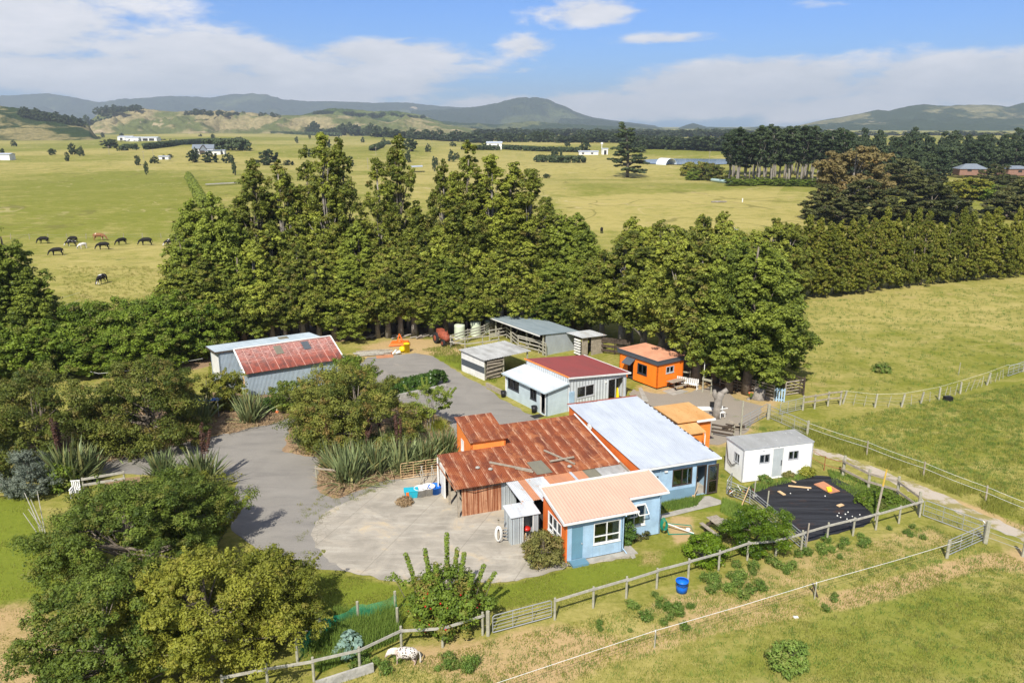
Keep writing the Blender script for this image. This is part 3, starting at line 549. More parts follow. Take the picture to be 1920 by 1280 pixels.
# ================================================================== VEGETATION
class Cloud:
    """collects leaf quads"""
    def __init__(s, seed): s.r = np.random.default_rng(seed); s.V = []; s.T = []; s.T2 = []
    def unit(s, n):
        d = s.r.normal(size=(n, 3)); return d/np.linalg.norm(d, axis=1, keepdims=True)
    def clumps(s, C, rad, tint, per, size, flat=.8, asp=1.5, out=1.25, up=.3, lo=.7):
        C = np.asarray(C, float); n = len(C); rad = np.broadcast_to(np.asarray(rad, float), (n,)); tint = np.broadcast_to(np.asarray(tint, float), (n,))
        C = np.repeat(C, per, 0); rr = np.repeat(rad, per); tt = np.repeat(tint, per); t2 = np.repeat(s.r.random(n), per); N = len(C)
        d = s.unit(N); d[:, 2] = np.abs(d[:, 2])*np.where(s.r.random(N) < .72, 1, -1)
        pos = C+d*(rr*(lo+(1-lo)*s.r.random(N)**.6))[:, None]*np.array([1, 1, flat])
        nr = d*out+s.unit(N)*.55+np.array([0, 0, up]); s.leaves(pos, nr, size, np.clip(tt+s.r.normal(size=N)*.16, 0, 1), asp, t2); return s
    def lumps(s, C, R_, tint, nsub, per, leaf, flat=.75, asp=2.0, sub=.42, tj=.1, ub=.75):
        C = np.asarray(C, float); n = len(C); R_ = np.broadcast_to(np.asarray(R_, float), (n,)); tint = np.broadcast_to(np.asarray(tint, float), (n,))
        cc = np.repeat(C, nsub, 0); rr = np.repeat(R_, nsub); tt = np.repeat(tint, nsub)+s.r.normal(size=n*nsub)*tj; d = s.unit(n*nsub); d[:, 2] = np.where(s.r.random(n*nsub) < ub, np.abs(d[:, 2]), d[:, 2])
        cc = cc+d*(rr*(.45+.45*s.r.random(n*nsub)))[:, None]*np.array([1, 1, flat]); return s.clumps(cc, rr*sub*(.7+.6*s.r.random(n*nsub)), np.clip(tt, 0, 1), per, leaf, .8, asp, .85, .3, .3)
    def leaves(s, pos, nr, size, tint, asp=1.5, t2=None):
        N = len(pos); nr = nr/np.linalg.norm(nr, axis=1, keepdims=True); a = np.cross(nr, s.unit(N)); a /= np.linalg.norm(a, axis=1, keepdims=True)+1e-9; b = np.cross(nr, a)
        sz = size*(.65+.7*s.r.random(N)); a = a*(sz*asp*.5)[:, None]; b = b*(sz*.5)[:, None]; sk = a*.15
        s.V.append(np.stack([pos-a, pos-b+sk, pos+a, pos+b+sk], 1)); s.T.append(tint); s.T2.append(t2 if t2 is not None else s.r.random(N))
    def mesh(s, name, m, parent=None, link=True):
        V = np.concatenate(s.V).reshape(-1, 3); n = len(V)//4; f = np.arange(n*4).reshape(n, 4)
        return np_mesh(name, V, f, m, parent, {'tint': ('FACE', 'FLOAT', np.concatenate(s.T)), 'tint2': ('FACE', 'FLOAT', np.concatenate(s.T2))}, link=link)
def shell(r, n, H, base, prof, lo=.55, pw=1.0):
    """clump centres near the crown's surface; prof(t) -> radius, t from 0 (bottom) to 1 (top)"""
    t = r.random(n*3); w = np.array([prof(v) for v in t]); keep = r.random(n*3) < (w/w.max())**pw; t = t[keep][:n]; w = w[keep][:n]; n = len(t)
    a = r.random(n)*2*np.pi; ph = r.random(4)*6.28
    lump = 1+.16*np.sin(a*3+t*9+ph[0])+.13*np.sin(a*5-t*14+ph[1])+.1*np.sin(t*31+a*2+ph[2])
    q = w*lump*(lo+(1-lo)*r.random(n)**.5); return np.stack([np.cos(a)*q, np.sin(a)*q, base+t*(H-base)], 1), q/np.maximum(w, .01)
def trunk_mesh(mb, H, r0, limbs, seed, lean=0., n=7):
    rr = random.Random(seed); k = 6; pts = [(rr.uniform(-1, 1)*.02*H*(i/k)*(1+lean), rr.uniform(-1, 1)*.02*H*(i/k), H*i/k) for i in range(k+1)]; pts[0] = (0, 0, -.2)
    mb.tube(pts, [r0*(1.25 if i == 0 else 1-.85*i/k) for i in range(k+1)], n)
    for e in limbs:
        z0 = e[2]*rr.uniform(.45, .8); f = min(1, z0/H); j = min(int(f*k), k-1); u = f*k-j; b = Vector(pts[j]).lerp(Vector(pts[j+1]), u)
        m_ = b.lerp(Vector(e), .5)+Vector((rr.uniform(-.1, .1), rr.uniform(-.1, .1), .12))*H*.06; w = r0*(1-.85*f)*.55
        mb.tube([b, m_, Vector(e)], [w, w*.6, w*.2], 5, cap=False)
    return mb
def make_tree(name, H, base, prof, ncl, per, leaf, clr, fol, bark, r0, seed, nl=14, lo=.5, label=None, cat='tree', tb=.45, tv=.18, flat=.75, asp=2.0, top_open=0, nsub=8, con=False):
    root = thing(name, label, cat); c = Cloud(seed); C, q = shell(c.r, ncl, H, base, prof, lo, .35 if con else 1)
    if top_open:
        t = (C[:, 2]-base)/(H-base); keep = c.r.random(len(C)) > top_open*sstep(.45, .75, t)*(.35+.65*(np.sin(t*60+seed) > -.1)); C = C[keep]
    tint = np.clip(tb+tv*c.r.normal(size=len(C)), 0, 1); k_ = (lambda w_: .55+.45*w_/w_.max())(np.array([prof((z-base)/(H-base)) for z in C[:, 2]])) if con else 1.0; c.lumps(C, k_*clr*(.65+.7*c.r.random(len(C))), tint, nsub, per, leaf, flat, asp, ub=.35 if con else .75)
    tip = np.array([[0, 0, H-clr*.4]]); c.clumps(tip, clr*.5, tb+.1, per//2, leaf)
    c.mesh('crown', fol, root); lim = [tuple(C[i]*np.array([.8, .8, 1])) for i in c.r.choice(len(C), min(nl, len(C)), replace=False)]
    trunk_mesh(MB(), H*.93, r0, lim, seed).build('trunk', bark, root, True); root['H'] = H; root['W'] = 2*max(prof(t/20) for t in range(21)); return root
used = set()
def place(proto, p, H=None, W=None, rot=None, label=None, group=None, name=None, cat=None):
    if proto.name in used: o = copy_tree(proto)
    else: o = proto; used.add(proto.name)
    o.location = (p[0], p[1], p[2] if len(p) > 2 else 0)
    sz = (H/proto['H']) if H else 1; sw = (W/proto['W']) if W else sz; o.scale = (sw, sw, sz); o.rotation_euler = (0, 0, random.uniform(0, 6.28) if rot is None else rot)
    if label: o['label'] = label
    if group: o['group'] = group
    if cat: o['category'] = cat
    return o
def ppr(a): return lambda t: np.interp(t, [k for k, v in a], [v for k, v in a])
conprof = ppr([(0, .75), (.12, 1), (.35, .92), (.6, .72), (.8, .45), (.93, .2), (1, .05)])
talprof = ppr([(0, .8), (.1, 1), (.35, .85), (.55, .66), (.7, .5), (.85, .31), (.95, .14), (1, .03)])
def sc(p, k): return lambda t: p(t)*k
tall = [make_tree('conifer_tree', 21, 3.2, sc(talprof, 3.1+.25*i), 150, 52, .115, 1.0, F['conif'], M['bark'] if i % 2 else M['bark_pale'], .42, 100+i, 26, .35, top_open=.45 if i < 3 else .1, tb=.45, tv=.2, con=True, flat=1.15) for i in range(6)]
med = [make_tree('conifer_tree', 12.5, 3.6, sc(ppr([(0, .7), (.12, 1), (.4, .88), (.65, .62), (.85, .32), (1, .04)]), 2.6+.2*i), 105, 50, .115, .85, F['conif'], M['bark_pale'], .36, 120+i, 16, .5, tb=.48, tv=.2, con=True, flat=1.15) for i in range(5)]
grn = [make_tree('conifer_tree', 15, 1.6, sc(conprof, 3.0+.2*i), 140, 52, .115, .85, F['conif_g'], M['bark'], .36, 130+i, 12, .5, tb=.48, tv=.17, con=True, flat=1.15) for i in range(3)]
hdg = [make_tree('hedgerow_tree', 6.5, .5, sc(ppr([(0, .8), (.3, 1), (.6, .95), (.85, .65), (1, .2)]), 2.4+.2*i), 62, 52, .115, .85, F['hedgerow'], M['bark'], .16, 140+i, 10, .5, tb=.48, tv=.2) for i in range(4)]
cyp = [make_tree('cypress_tree', 9.5, .7, sc(ppr([(0, .9), (.1, 1), (.35, .85), (.6, .58), (.8, .32), (.93, .1), (1, .02)]), 1.8+.12*i), 84, 38, .125, .6, F['gold'], M['bark'], .17, 150+i, 8, .5, tb=.45, tv=.18, con=True, flat=1.3) for i in range(5)]
pro = {'tall': tall, 'med': med, 'grn': grn, 'hdg': hdg, 'cyp': cyp}
def row(kind, items, group, labels, seed=1):
    rr = random.Random(seed); L_ = pro[kind]
    for i, (x, by, ty, w) in enumerate(items):
        g = P(x, by); place(L_[(i*7+seed) % len(L_)], g, height_at(ty, g), w, None, labels if isinstance(labels, str) else labels[i % len(labels)], group)
bk = 'tall dark pointed conifer in the back of the shelterbelt behind the farmyard'
row('tall', [(x_, y_, t_, w__*1.28) for x_, y_, t_, w__ in [(497, 622, 302, 5.8), (546, 618, 303, 6.2), (592, 612, 283, 5.2), (626, 616, 260, 5.2), (655, 612, 268, 5.6), (722, 612, 300, 5.4), (757, 614, 256, 5.4), (835, 610, 302, 5.0), (884, 612, 274, 7.4), (922, 612, 300, 6.2), (962, 610, 312, 6.8), (992, 612, 320, 7.2),
             (468, 620, 372, 5.6), (572, 616, 352, 5.2), (690, 612, 400, 5.6), (790, 612, 392, 5.6), (858, 616, 345, 5.4), (1018, 612, 372, 6), (520, 612, 372, 5.4), (640, 608, 350, 5.2), (742, 608, 372, 5.4), (905, 606, 335, 6), (945, 606, 350, 6)]], 'tall conifers at the back of the shelterbelt', bk, 3)
row('grn', [(384, 640, 376, 6.4), (424, 645, 366, 6.6), (362, 655, 430, 5.6), (408, 650, 420, 6), (450, 642, 400, 6.4), (1045, 618, 392, 7), (1078, 620, 402, 6.6), (1100, 622, 440, 7)], 'fresh green conifers at the ends of the shelterbelt', 'fresh green bushy conifer at an end of the shelterbelt behind the farmyard', 1)
fr = []; rr = random.Random(5)
for i in range(29):
    x = 352+i*27+rr.uniform(-6, 6); by = np.interp(x, [350, 640, 900, 1120], [662, 637, 624, 622]); fr.append((x, by, rr.uniform(455, 512), rr.uniform(5.2, 6.6)))
for i in range(24):
    x = 365+i*31+rr.uniform(-6, 6); by = np.interp(x, [350, 640, 900, 1120], [648, 624, 616, 614]); fr.append((x, by, rr.uniform(415, 465), rr.uniform(5.6, 6.8)))
row('grn', fr[4::7], 'greener conifers along the front of the shelterbelt', 'greener rounded conifer in the front of the shelterbelt', 3); fr = [v for i, v in enumerate(fr) if i % 7 != 4]
row('med', fr, 'conifers along the front of the shelterbelt', 'rounded olive green conifer with bare grey trunk in the front of the shelterbelt', 2)
row('med', [(1128, 640, 470, 7), (1165, 652, 452, 7), (1205, 662, 462, 7), (1240, 668, 448, 7), (1180, 640, 440, 7), (1272, 690, 452, 7.2), (1305, 715, 460, 7.2), (1330, 700, 440, 7), (1255, 655, 430, 7)], 'conifers beside the orange cabin', 'olive conifer in the clump behind the small orange cabin', 4)
row('grn', [(1366, 735, 448, 6.6), (1400, 738, 440, 7.6), (1432, 722, 470, 7.4), (1340, 716, 462, 6.5), (1392, 700, 455, 7), (1445, 700, 500, 6.6)], 'big conifers over the dark yard rails', 'big fresh green conifer with foliage hanging over the dark yard rails', 2)
row('hdg', [(118, 700, 590, 6), (150, 694, 578, 6), (182, 690, 572, 6), (214, 690, 580, 6), (246, 686, 566, 6), (276, 684, 572, 6), (306, 680, 560, 6), (336, 676, 556, 6), (366, 672, 560, 5.6), (98, 705, 600, 6), (60, 706, 590, 7), (20, 708, 600, 7), (396, 668, 566, 5), (165, 700, 620, 6), (232, 698, 612, 6), (300, 692, 600, 6)],
    'hedgerow trees along the left paddock', 'leafy yellow green tree in the hedgerow below the grazing cattle', 1)
row('grn', [(8, 704, 428, 7), (44, 700, 424, 6.8), (-30, 700, 440, 7), (78, 700, 505, 6), (-5, 712, 520, 7)], 'dark conifers at the left edge', 'dark conifer standing at the left edge of the picture', 5)
it = []
for i in range(27):
    x = 1462+i*20.5+rr.uniform(-3, 3); by = np.interp(x, [1460, 1920], [563, 513])+rr.uniform(-1.5, 1.5); it.append((x, by, np.interp(x, [1440, 1500, 1700, 1920], [425, 398, 402, 402])+rr.uniform(-17, 20), rr.uniform(3.3, 5.0)))
row('cyp', it, 'cypress windbreak beyond the right paddock', 'golden green cypress in the long windbreak beyond the right hand paddock', 2)
row('med', [(1180, 590, 412, 6), (1205, 588, 425, 6), (1232, 588, 418, 6), (1265, 586, 435, 6), (1308, 582, 404, 6), (1345, 580, 402, 5.6), (1375, 576, 432, 6), (1405, 572, 436, 6), (1440, 570, 414, 6), (1470, 567, 420, 6)], 'conifers where the windbreak meets the shelterbelt', 'dark green conifer where the windbreak meets the shelterbelt', 6)
# ---- pines and woods on the right
def pine(seed, H=24, fol='pine', base=.36, w=5.5):
    root = thing('pine_tree', None, 'pine tree'); c = Cloud(seed); n = 95; C, q = shell(c.r, n, H, H*base, sc(ppr([(0, .45), (.3, .8), (.6, 1), (.85, .75), (1, .3)]), w*.5), .3)
    c.lumps(C[:62], 1.1*(.6+.7*c.r.random(62)), np.clip(.45+.2*c.r.normal(size=62), 0, 1), 5, 26, .42, .5); c.mesh('crown', F[fol], root)
    trunk_mesh(MB(), H*.95, .36, [tuple(p) for p in C[:18]], seed, 1).build('trunk', M['bark_pale'], root, True); root['H'] = H; root['W'] = w; return root
pines = [pine(200+i) for i in range(4)]
for i in range(63):
    r_ = i % 3; x = 1366+(i//3)*10.5+rr.uniform(-5, 5); g = P(x, [345, 338, 330][r_]+rr.uniform(-2, 2)); place(pines[i % 4], g, height_at(rr.uniform(234, 262)+(6 if x > 1540 else 0), g), rr.uniform(6, 8.5), None, 'tall bare trunked pine in the dark plantation right of the lake', 'pines of the plantation right of the lake')
woods = [make_tree('woodland_tree', 17, 1.5, sc(ppr([(0, .7), (.25, 1), (.6, .9), (.85, .55), (1, .15)]), 4.2), 60, 20, .5, 1.5, F['pine'], M['bark'], .3, 220+i, 6) for i in range(3)]
for i in range(66):
    r_ = i % 4; x = 1575+(i//4)*23+rr.uniform(-9, 9); by = [342, 330, 318, 306][r_]
    if r_ == 0 and x > 1790: by = 325
    g = P(x, by); place(woods[i % 3], g, height_at([280, 266, 258, 251][r_]+rr.uniform(-9, 9), g), rr.uniform(7, 10), None, 'dark green tree in the wood right of the pine plantation', 'trees of the dark wood on the right')
tot = [make_tree('totara_tree', 12, .8, sc(ppr([(0, .9), (.3, 1), (.6, .85), (.85, .5), (1, .12)]), 4.6), 80, 26, .33, 1.15, F['totara'], M['bark'], .3, 230+i, 8, tv=.22) for i in range(3)]
for (x, by, ty, w, lb) in [(1545, 412, 345, 12, 'broad brown green tree standing left of the pale dead branches'), (1612, 418, 340, 13, 'broad brown green tree in front of the tan autumn tree'), (1580, 422, 372, 11, 'low brown green tree between two broader ones beyond the windbreak'),
                           (1668, 412, 368, 8, 'small dark tree between the broad trees beyond the windbreak'), (1742, 416, 345, 14, 'broad spreading tree in front of the pale green shrubs'), (1712, 414, 378, 9, 'low dark tree at the left foot of the broad spreading tree'), (1790, 414, 375, 9, 'low dark tree at the right foot of the broad spreading tree')]:
    g = P(x, by); place(tot[int(x) % 3], g, height_at(ty, g), w, None, lb)
for i, (x, by, ty, w) in enumerate([(1660, 366, 308, 14), (1700, 366, 312, 15), (1735, 366, 318, 13), (1690, 360, 300, 14), (1640, 362, 318, 12)]):
    g = P(x, by); place(tot[(i+1) % 3], g, height_at(ty, g), w, None, 'dark rounded tree in the grove below the wood left of the brick house', 'grove of dark rounded trees left of the brick house')
for i, (x, by, ty, w) in enumerate([(1862, 352, 308, 13), (1895, 372, 330, 12), (1918, 408, 335, 14), (1885, 410, 365, 12), (1912, 385, 345, 13)]):
    g = P(x, by); place(tot[i % 3], g, height_at(ty, g), w, None, 'dark tree at the right edge below the brick house', 'dark trees at the right edge')
aut = make_tree('autumn_tree', 16, 3, sc(ppr([(0, .5), (.3, .9), (.6, 1), (.85, .7), (1, .25)]), 7), 80, 24, .38, 1.6, F['autumn'], M['bark_pale'], .45, 240, 18, lo=.4)
g = P(1592, 405); place(aut, g, height_at(281, g), 19, .5, 'tan autumn coloured tree in front of the dark pines')
aut2 = copy_tree(aut); aut2.location = P(1555, 385); aut2.scale = (.6, .6, .75); aut2.rotation_euler.z = 2; aut2['label'] = 'smaller tan tree leaning left of the taller autumn tree'
dt = thing('dead_tree', 'bare white dead tree standing in front of the tan autumn tree', 'tree', P(1596, 408)); b = MB(); rg = random.Random(3)
b.tube([(0, 0, 0), (.3, 0, 4), (-.2, 0, 8)], [.35, .25, .15], 6)
for k in range(14):
    z = rg.uniform(3, 8); a = rg.uniform(0, 6.28); l = rg.uniform(2, 5); b.tube([(0, 0, z), (math.cos(a)*l*.5, math.sin(a)*l*.5, z+l*.35), (math.cos(a)*l, math.sin(a)*l, z+l*.9)], [.16, .09, .03], 5, cap=False)
b.build('trunk', paint('bleached_dead_wood', (.6, .56, .5)), dt, True)
lp = [make_tree('leafy_tree', 8, .5, sc(ppr([(0, .8), (.3, 1), (.7, .85), (1, .3)]), 4), 60, 26, .33, 1.1, F[k], M['bark'], .2, 250+i, 6) for i, k in enumerate(['broad_y', 'hedgerow', 'olive'])]
for i, (x, by, ty, w, k) in enumerate([(1800, 372, 338, 10, 0), (1822, 374, 334, 11, 0), (1845, 374, 342, 10, 1), (1780, 368, 348, 8, 0), (1868, 378, 350, 9, 1)]):
    g = P(x, by); place(lp[k], g, height_at(ty, g), w, None, 'pale leafy tree on the slope below the brick house', 'pale leafy trees below the brick house')
for i, (x, by, ty, w, k) in enumerate([(1840, 296, 270, 16, 1), (1870, 300, 268, 18, 1), (1900, 298, 270, 18, 1), (1925, 306, 274, 18, 1), (1880, 312, 284, 18, 1), (1845, 308, 282, 14, 2), (1915, 318, 290, 15, 1)]):
    g = P(x, by); place(lp[k], g, height_at(ty, g), w, None, 'mid green tree on the rise behind the brick house', 'green trees behind the brick house')
for i, (x, by, ty, w, k) in enumerate([(1292, 330, 304, 9, 0), (1308, 336, 306, 10, 2), (1326, 338, 308, 10, 2), (1345, 340, 312, 9, 2), (1300, 338, 318, 8, 1)]):
    g = P(x, by); place(lp[k], g, height_at(ty, g), w, None, 'rounded bronze and green shrub tree between the lake and the pines', 'shrub trees between the lake and the pines')
for i in range(15):
    x = 1372+i*11.5; g = P(x, 348+rr.uniform(-1, 1)+max(0, x-1450)*.03); place(lp[1], g, rr.uniform(2.5, 3.4), rr.uniform(5, 6), None, 'bright green shrub in the low border at the foot of the pines', 'low green shrubs at the foot of the pines')
# lone pine on the plain
lpn = thing('pine_tree', 'lone ragged pine leaning left in the open paddock', 'pine tree'); c = Cloud(260); Hh = 24.0; Cs = []; limb = []
for k in range(74):
    z = rr.uniform(.10, .93)*Hh; a = rr.uniform(0, 6.28); L_ = np.interp(z/Hh, [0, .3, .6, .8, 1], [8, 8.6, 6.0, 4.0, 1.6])*rr.uniform(.6, 1.05)
    x0 = -2.2*(z/Hh)**3; e = (x0+math.cos(a)*L_, math.sin(a)*L_*.9, z+L_*rr.uniform(-.08, .22)); limb.append(((x0, 0, z), e))
    for q in (.45, .62, .78, .92, 1.0): Cs.append((x0+(e[0]-x0)*q, e[1]*q, z+(e[2]-z)*q+rr.uniform(-.2, .3)))
Cs += [(-2.6, 0, Hh*.97), (-3.6, 0, Hh*.985), (-2.2, .4, Hh*.93), (-3.0, .3, Hh)]
c.clumps(Cs, .85, np.clip(.4+.2*c.r.normal(size=len(Cs)), 0, 1), 40, .5, .45); c.mesh('crown', F['pine_l'], lpn)
b = MB(); b.tube([(0, 0, -.3), (0, 0, Hh*.4), (-.7, 0, Hh*.7), (-2.2, 0, Hh*.97)], [.75, .5, .3, .08], 8)
for p_, e in limb: b.tube([p_, ((p_[0]+e[0])/2, e[1]/2, (p_[2]+e[2])/2+.3), e], [.16, .1, .03], 5, cap=False)
b.build('trunk', M['bark'], lpn, True); g = P(1176, 333); lpn.location = g; s_ = height_at(230, g)/Hh; lpn.scale = (s_*1.08, s_*1.08, s_)
# ---- distant trees over the plain (a few pixels each)
ft = [make_tree('distant_tree', 12, .3, sc(ppr([(0, .8), (.3, 1), (.7, .85), (1, .3)]), 5.5), 60, 26, 1.1, 1.9, F['far'], M['bark'], .4, 270+i, 3, lo=.4, nsub=1) for i in range(3)]
def far(x, by, ty, w, label, group): g = P(x, by); place(ft[int(x*7) % 3], g, max(2.0, height_at(ty, g)), w*(.58 if group is None or 'scattered' in group else 1), None, label, group)
BV = []; BT = []; BT2 = []
def into_mass(p, H, W):
    src = ft[rr.randrange(3)]; cr_ = [o for o in src.children if o.name.startswith('crown')][0].data; n = len(cr_.vertices); v = np.empty(n*3, np.float32); cr_.vertices.foreach_get('co', v); v = v.reshape(-1, 3)
    a = rr.uniform(0, 6.28); sw = W/src['W']; sz = H/src['H']; x = (v[:, 0]*math.cos(a)-v[:, 1]*math.sin(a))*sw+p[0]; y = (v[:, 0]*math.sin(a)+v[:, 1]*math.cos(a))*sw+p[1]; BV.append(np.stack([x, y, v[:, 2]*sz+p[2]], 1))
    for nm, L_ in (('tint', BT), ('tint2', BT2)): q = np.empty(len(cr_.polygons), np.float32); cr_.attributes[nm].data.foreach_get('value', q); L_.append(q)
def mass(x0, x1, by0, by1, h0, h1, n, w):
    for i in range(n):
        f = (i+rr.uniform(-.4, .4))/max(1, n-1); by = by0+(by1-by0)*f+rr.uniform(-.7, .7); g = P(x0+(x1-x0)*f, by); into_mass(g, max(2.0, height_at(by-rr.uniform(h0, h1), g)), rr.uniform(*w))
def belt(x0, x1, by0, by1, h0, h1, n, label, group, w=(14, 30)):
    for i in range(n):
        f = (i+rr.uniform(-.4, .4))/max(1, n-1); x = x0+(x1-x0)*f; by = by0+(by1-by0)*f+rr.uniform(-.7, .7); far(x, by, by-rr.uniform(h0, h1), rr.uniform(*w), label, group)
belt(-10, 250, 252, 250, 9, 20, 26, 'dark tree in the belt along the left end of the plain', 'tree belt along the left end of the plain', (20, 38))
belt(70, 130, 248, 246, 18, 26, 7, 'tall dark tree rising from the left end of the plain', 'tall dark trees at the left end of the plain', (30, 46))
belt(150, 210, 250, 250, 18, 30, 7, 'big dark tree in the clump before the tan hills', 'big dark trees before the tan hills', (30, 50))
mass(250, 560, 248, 249, 5, 15, 26, (18, 34))
belt(560, 740, 250, 258, 10, 22, 22, 'dark tree in the line across the middle of the plain', 'tree line across the middle of the plain', (18, 34))
belt(740, 900, 258, 268, 8, 20, 20, 'dark tree in the belt beyond the small white house', 'tree belt beyond the small white house', (16, 30))
belt(880, 1180, 266, 268, 10, 20, 34, 'green tree in the belt left of the lone pine', 'tree belt left of the lone pine', (14, 26))
belt(1180, 1380, 278, 284, 12, 24, 26, 'green tree in the belt beyond the lake', 'tree belt beyond the lake', (14, 24))
mass(900, 1380, 254, 258, 8, 16, 34, (24, 46))
mass(820, 1400, 248, 250, 3, 8, 26, (40, 80))
belt(1090, 1125, 266, 266, 18, 22, 4, 'dark tall tree in the knot left of the lone pine', 'knot of dark trees left of the lone pine', (16, 24))
mass(900, 1400, 250, 251, 4, 9, 40, (28, 60))
mass(1400, 1930, 252, 256, 4, 10, 30, (28, 50))
mass(1180, 1370, 266, 270, 8, 14, 22, (16, 28))
def onhill(x0, x1, y0, y1, dist, n, hp, label, group, w=(14, 26)):
    for i in range(n):
        f = (i+rr.uniform(-.3, .3))/max(1, n-1); x = x0+(x1-x0)*f; y = y0+(y1-y0)*f+rr.uniform(-1, 1); v = (y-640)/FPX; fw = math.cos(PITCH)-v*math.sin(PITCH); dn = math.sin(PITCH)+v*math.cos(PITCH); T = dist/fw
        place(ft[i % 3], ((x-960)/FPX*T, dist, CAM_H-dn*T-3), rr.uniform(*hp)*dist/FPX+3, rr.uniform(*w), None, label, group)
onhill(184, 262, 213, 206, 2640, 13, (7, 12), 'dark tree on the left crest of the tan hills', 'trees on the left crest of the tan hills')
onhill(352, 455, 214, 217, 2600, 14, (5, 9), 'dark tree along the top of the tan hills', 'trees along the top of the tan hills')
onhill(488, 520, 219, 221, 2600, 4, (6, 9), 'dark tree on the right shoulder of the tan hills', 'trees on the right shoulder of the tan hills')
onhill(40, 150, 214, 234, 1590, 20, (8, 14), 'dark tree on the scrubby hill at the far left', 'trees on the scrubby hill at the far left', (12, 20))
onhill(590, 790, 213, 222, 3230, 24, (4, 7), 'bushy tree on the green hill before the mountain', 'trees on the green hill before the mountain', (22, 34))
V_ = np.concatenate(BV); tag(np_mesh('distant_woodland', V_, np.arange(len(V_)).reshape(-1, 4), F['far'], attrs={'tint': ('FACE', 'FLOAT', np.concatenate(BT)), 'tint2': ('FACE', 'FLOAT', np.concatenate(BT2))}), 'hazy far off woodland across the plain below the hills', 'woodland', kind='stuff')
for (x, by, ty, w, lb) in [(136, 290, 268, 9, 'small pointed dark tree on the left plain'), (148, 290, 278, 8, 'low bush right of the small pointed tree on the left plain'), (98, 291, 280, 12, 'grey scrub patch left of the small pointed tree'), (208, 278, 261, 26, 'broad tree left of the dairy sheds on the plain'), (193, 258, 248, 12, 'lone small tree up beyond the left plain'),
                            (362, 305, 284, 14, 'round tree left of the pair below the white homestead'), (394, 305, 283, 16, 'round tree right below the white homestead'), (429, 306, 288, 12, 'round tree standing apart right of the homestead pair'), (319, 296, 289, 7, 'small round dark bush left of the homestead'), (308, 297, 291, 5, 'tiny bush beside the small round dark one'),
                            (505, 310, 280, 20, 'large leafy tree on the plain behind the left conifers'), (478, 308, 299, 12, 'low bush left of the large leafy tree on the plain'), (541, 310, 300, 11, 'low bush right of the large leafy tree on the plain'), (610, 277, 258, 16, 'tree just above the tallest left conifer'), (770, 284, 262, 22, 'pale tree just behind the tallest middle conifer'),
                            (912, 278, 264, 16, 'dark tree left of the small white house'), (938, 279, 268, 9, 'dark tree right of the small white house'), (1096, 282, 262, 18, 'rounded green tree near the white tanks'), (1202, 286, 272, 20, 'dark bush right of the lone pine'), (1025, 334, 328, 8, 'low grey bush in the open middle paddock'), (1240, 262, 247, 20, 'dark round tree beyond the lake on the left')]:
    far(x, by, ty, w, lb, None)
for i in range(46):
    x = rr.uniform(-10, 1340); y = rr.choice([rr.uniform(254, 275), rr.uniform(256, 300), rr.uniform(290, 330)])
    if 1180 < x and y > 290: continue
    far(x, y, y-rr.uniform(.18, .34)*(y-235), rr.uniform(4, 9)*(1+(300-y)/60 if y < 300 else 1), 'small scattered bush out on the open plain', 'scattered bushes on the open plain')
# ---- clipped hedges on the plain
hm = Cloud(290); 
def hedge_run(name, pts, w, h, label, leaf=.5, per=26, fol='far', step=1.4, round_=True):
    c = Cloud(len(pts)*31+int(w*10)); C = []
    for i in range(len(pts)-1):
        a, b_ = pts[i], pts[i+1]; n = max(2, int((b_-a).length/step))
        for k in range(n):
            p = a.lerp(b_, k/n)
            for q in range(max(3, int(w*h/(step*step)*1.6)+3)):
                th = c.r.random()*math.pi; C.append((p.x+math.cos(th)*w*.42*(.6+.4*c.r.random())+c.r.normal()*.1, p.y+c.r.normal()*.4*w*.4, p.z+abs(math.sin(th))*h*.8+.1*h))
    c.clumps(C, step*.6, np.clip(.4+.18*c.r.normal(size=len(C)), 0, 1), per, leaf); o = c.mesh(name, F[fol], None); return tag(o, label, 'hedge')
hedge_run('hedge', [P(226, 283), P(262, 281.5)], 5, 5, 'short clipped dark hedge in the run on the left plain', 1.3, 22, step=3)
hedge_run('hedge', [P(272, 281), P(320, 275), P(382, 267.5)], 5, 5, 'long thin clipped hedge slanting up the left plain', 1.3, 22, step=3)
hedge_run('hedge', [P(390, 282), P(430, 282.5), P(465, 283)], 12, 10, 'thick block hedge right of the white homestead', 1.3, 26, step=3)
hedge_run('hedge', [P(698, 283), P(712, 277), P(729, 270)], 5, 4, 'short slanting hedge behind the middle conifers', 1.2, 22, step=3)
hedge_run('hedge', [P(1010, 304), P(1050, 305.5), P(1095, 305)], 8, 5, 'low dark scrub hedge alone in the dry middle paddock', .9, 26, step=2)
hedge_run('hedge', [P(873, 281), P(935, 282)], 9, 4, 'low hedge in front of the small white house', 1.0, 22, step=2.5)
hedge_run('hedge', [P(940, 280), P(1010, 284), P(1090, 286)], 7, 4, 'long low hedge right of the small white house', 1.0, 22, step=2.5)
hedge_run('hedge', [P(365, 250.5), P(460, 251), P(640, 256)], 12, 7, 'very long thin dark hedge under the tan hills', 2.6, 20, step=6)
hedge_run('hedge', [P(354, 335), P(362, 350), P(372, 370), P(384, 392)], 3.0, 3.2, 'narrow hedge running away from the left end of the shelterbelt', .4, 26, 'conif_g', step=1.1)
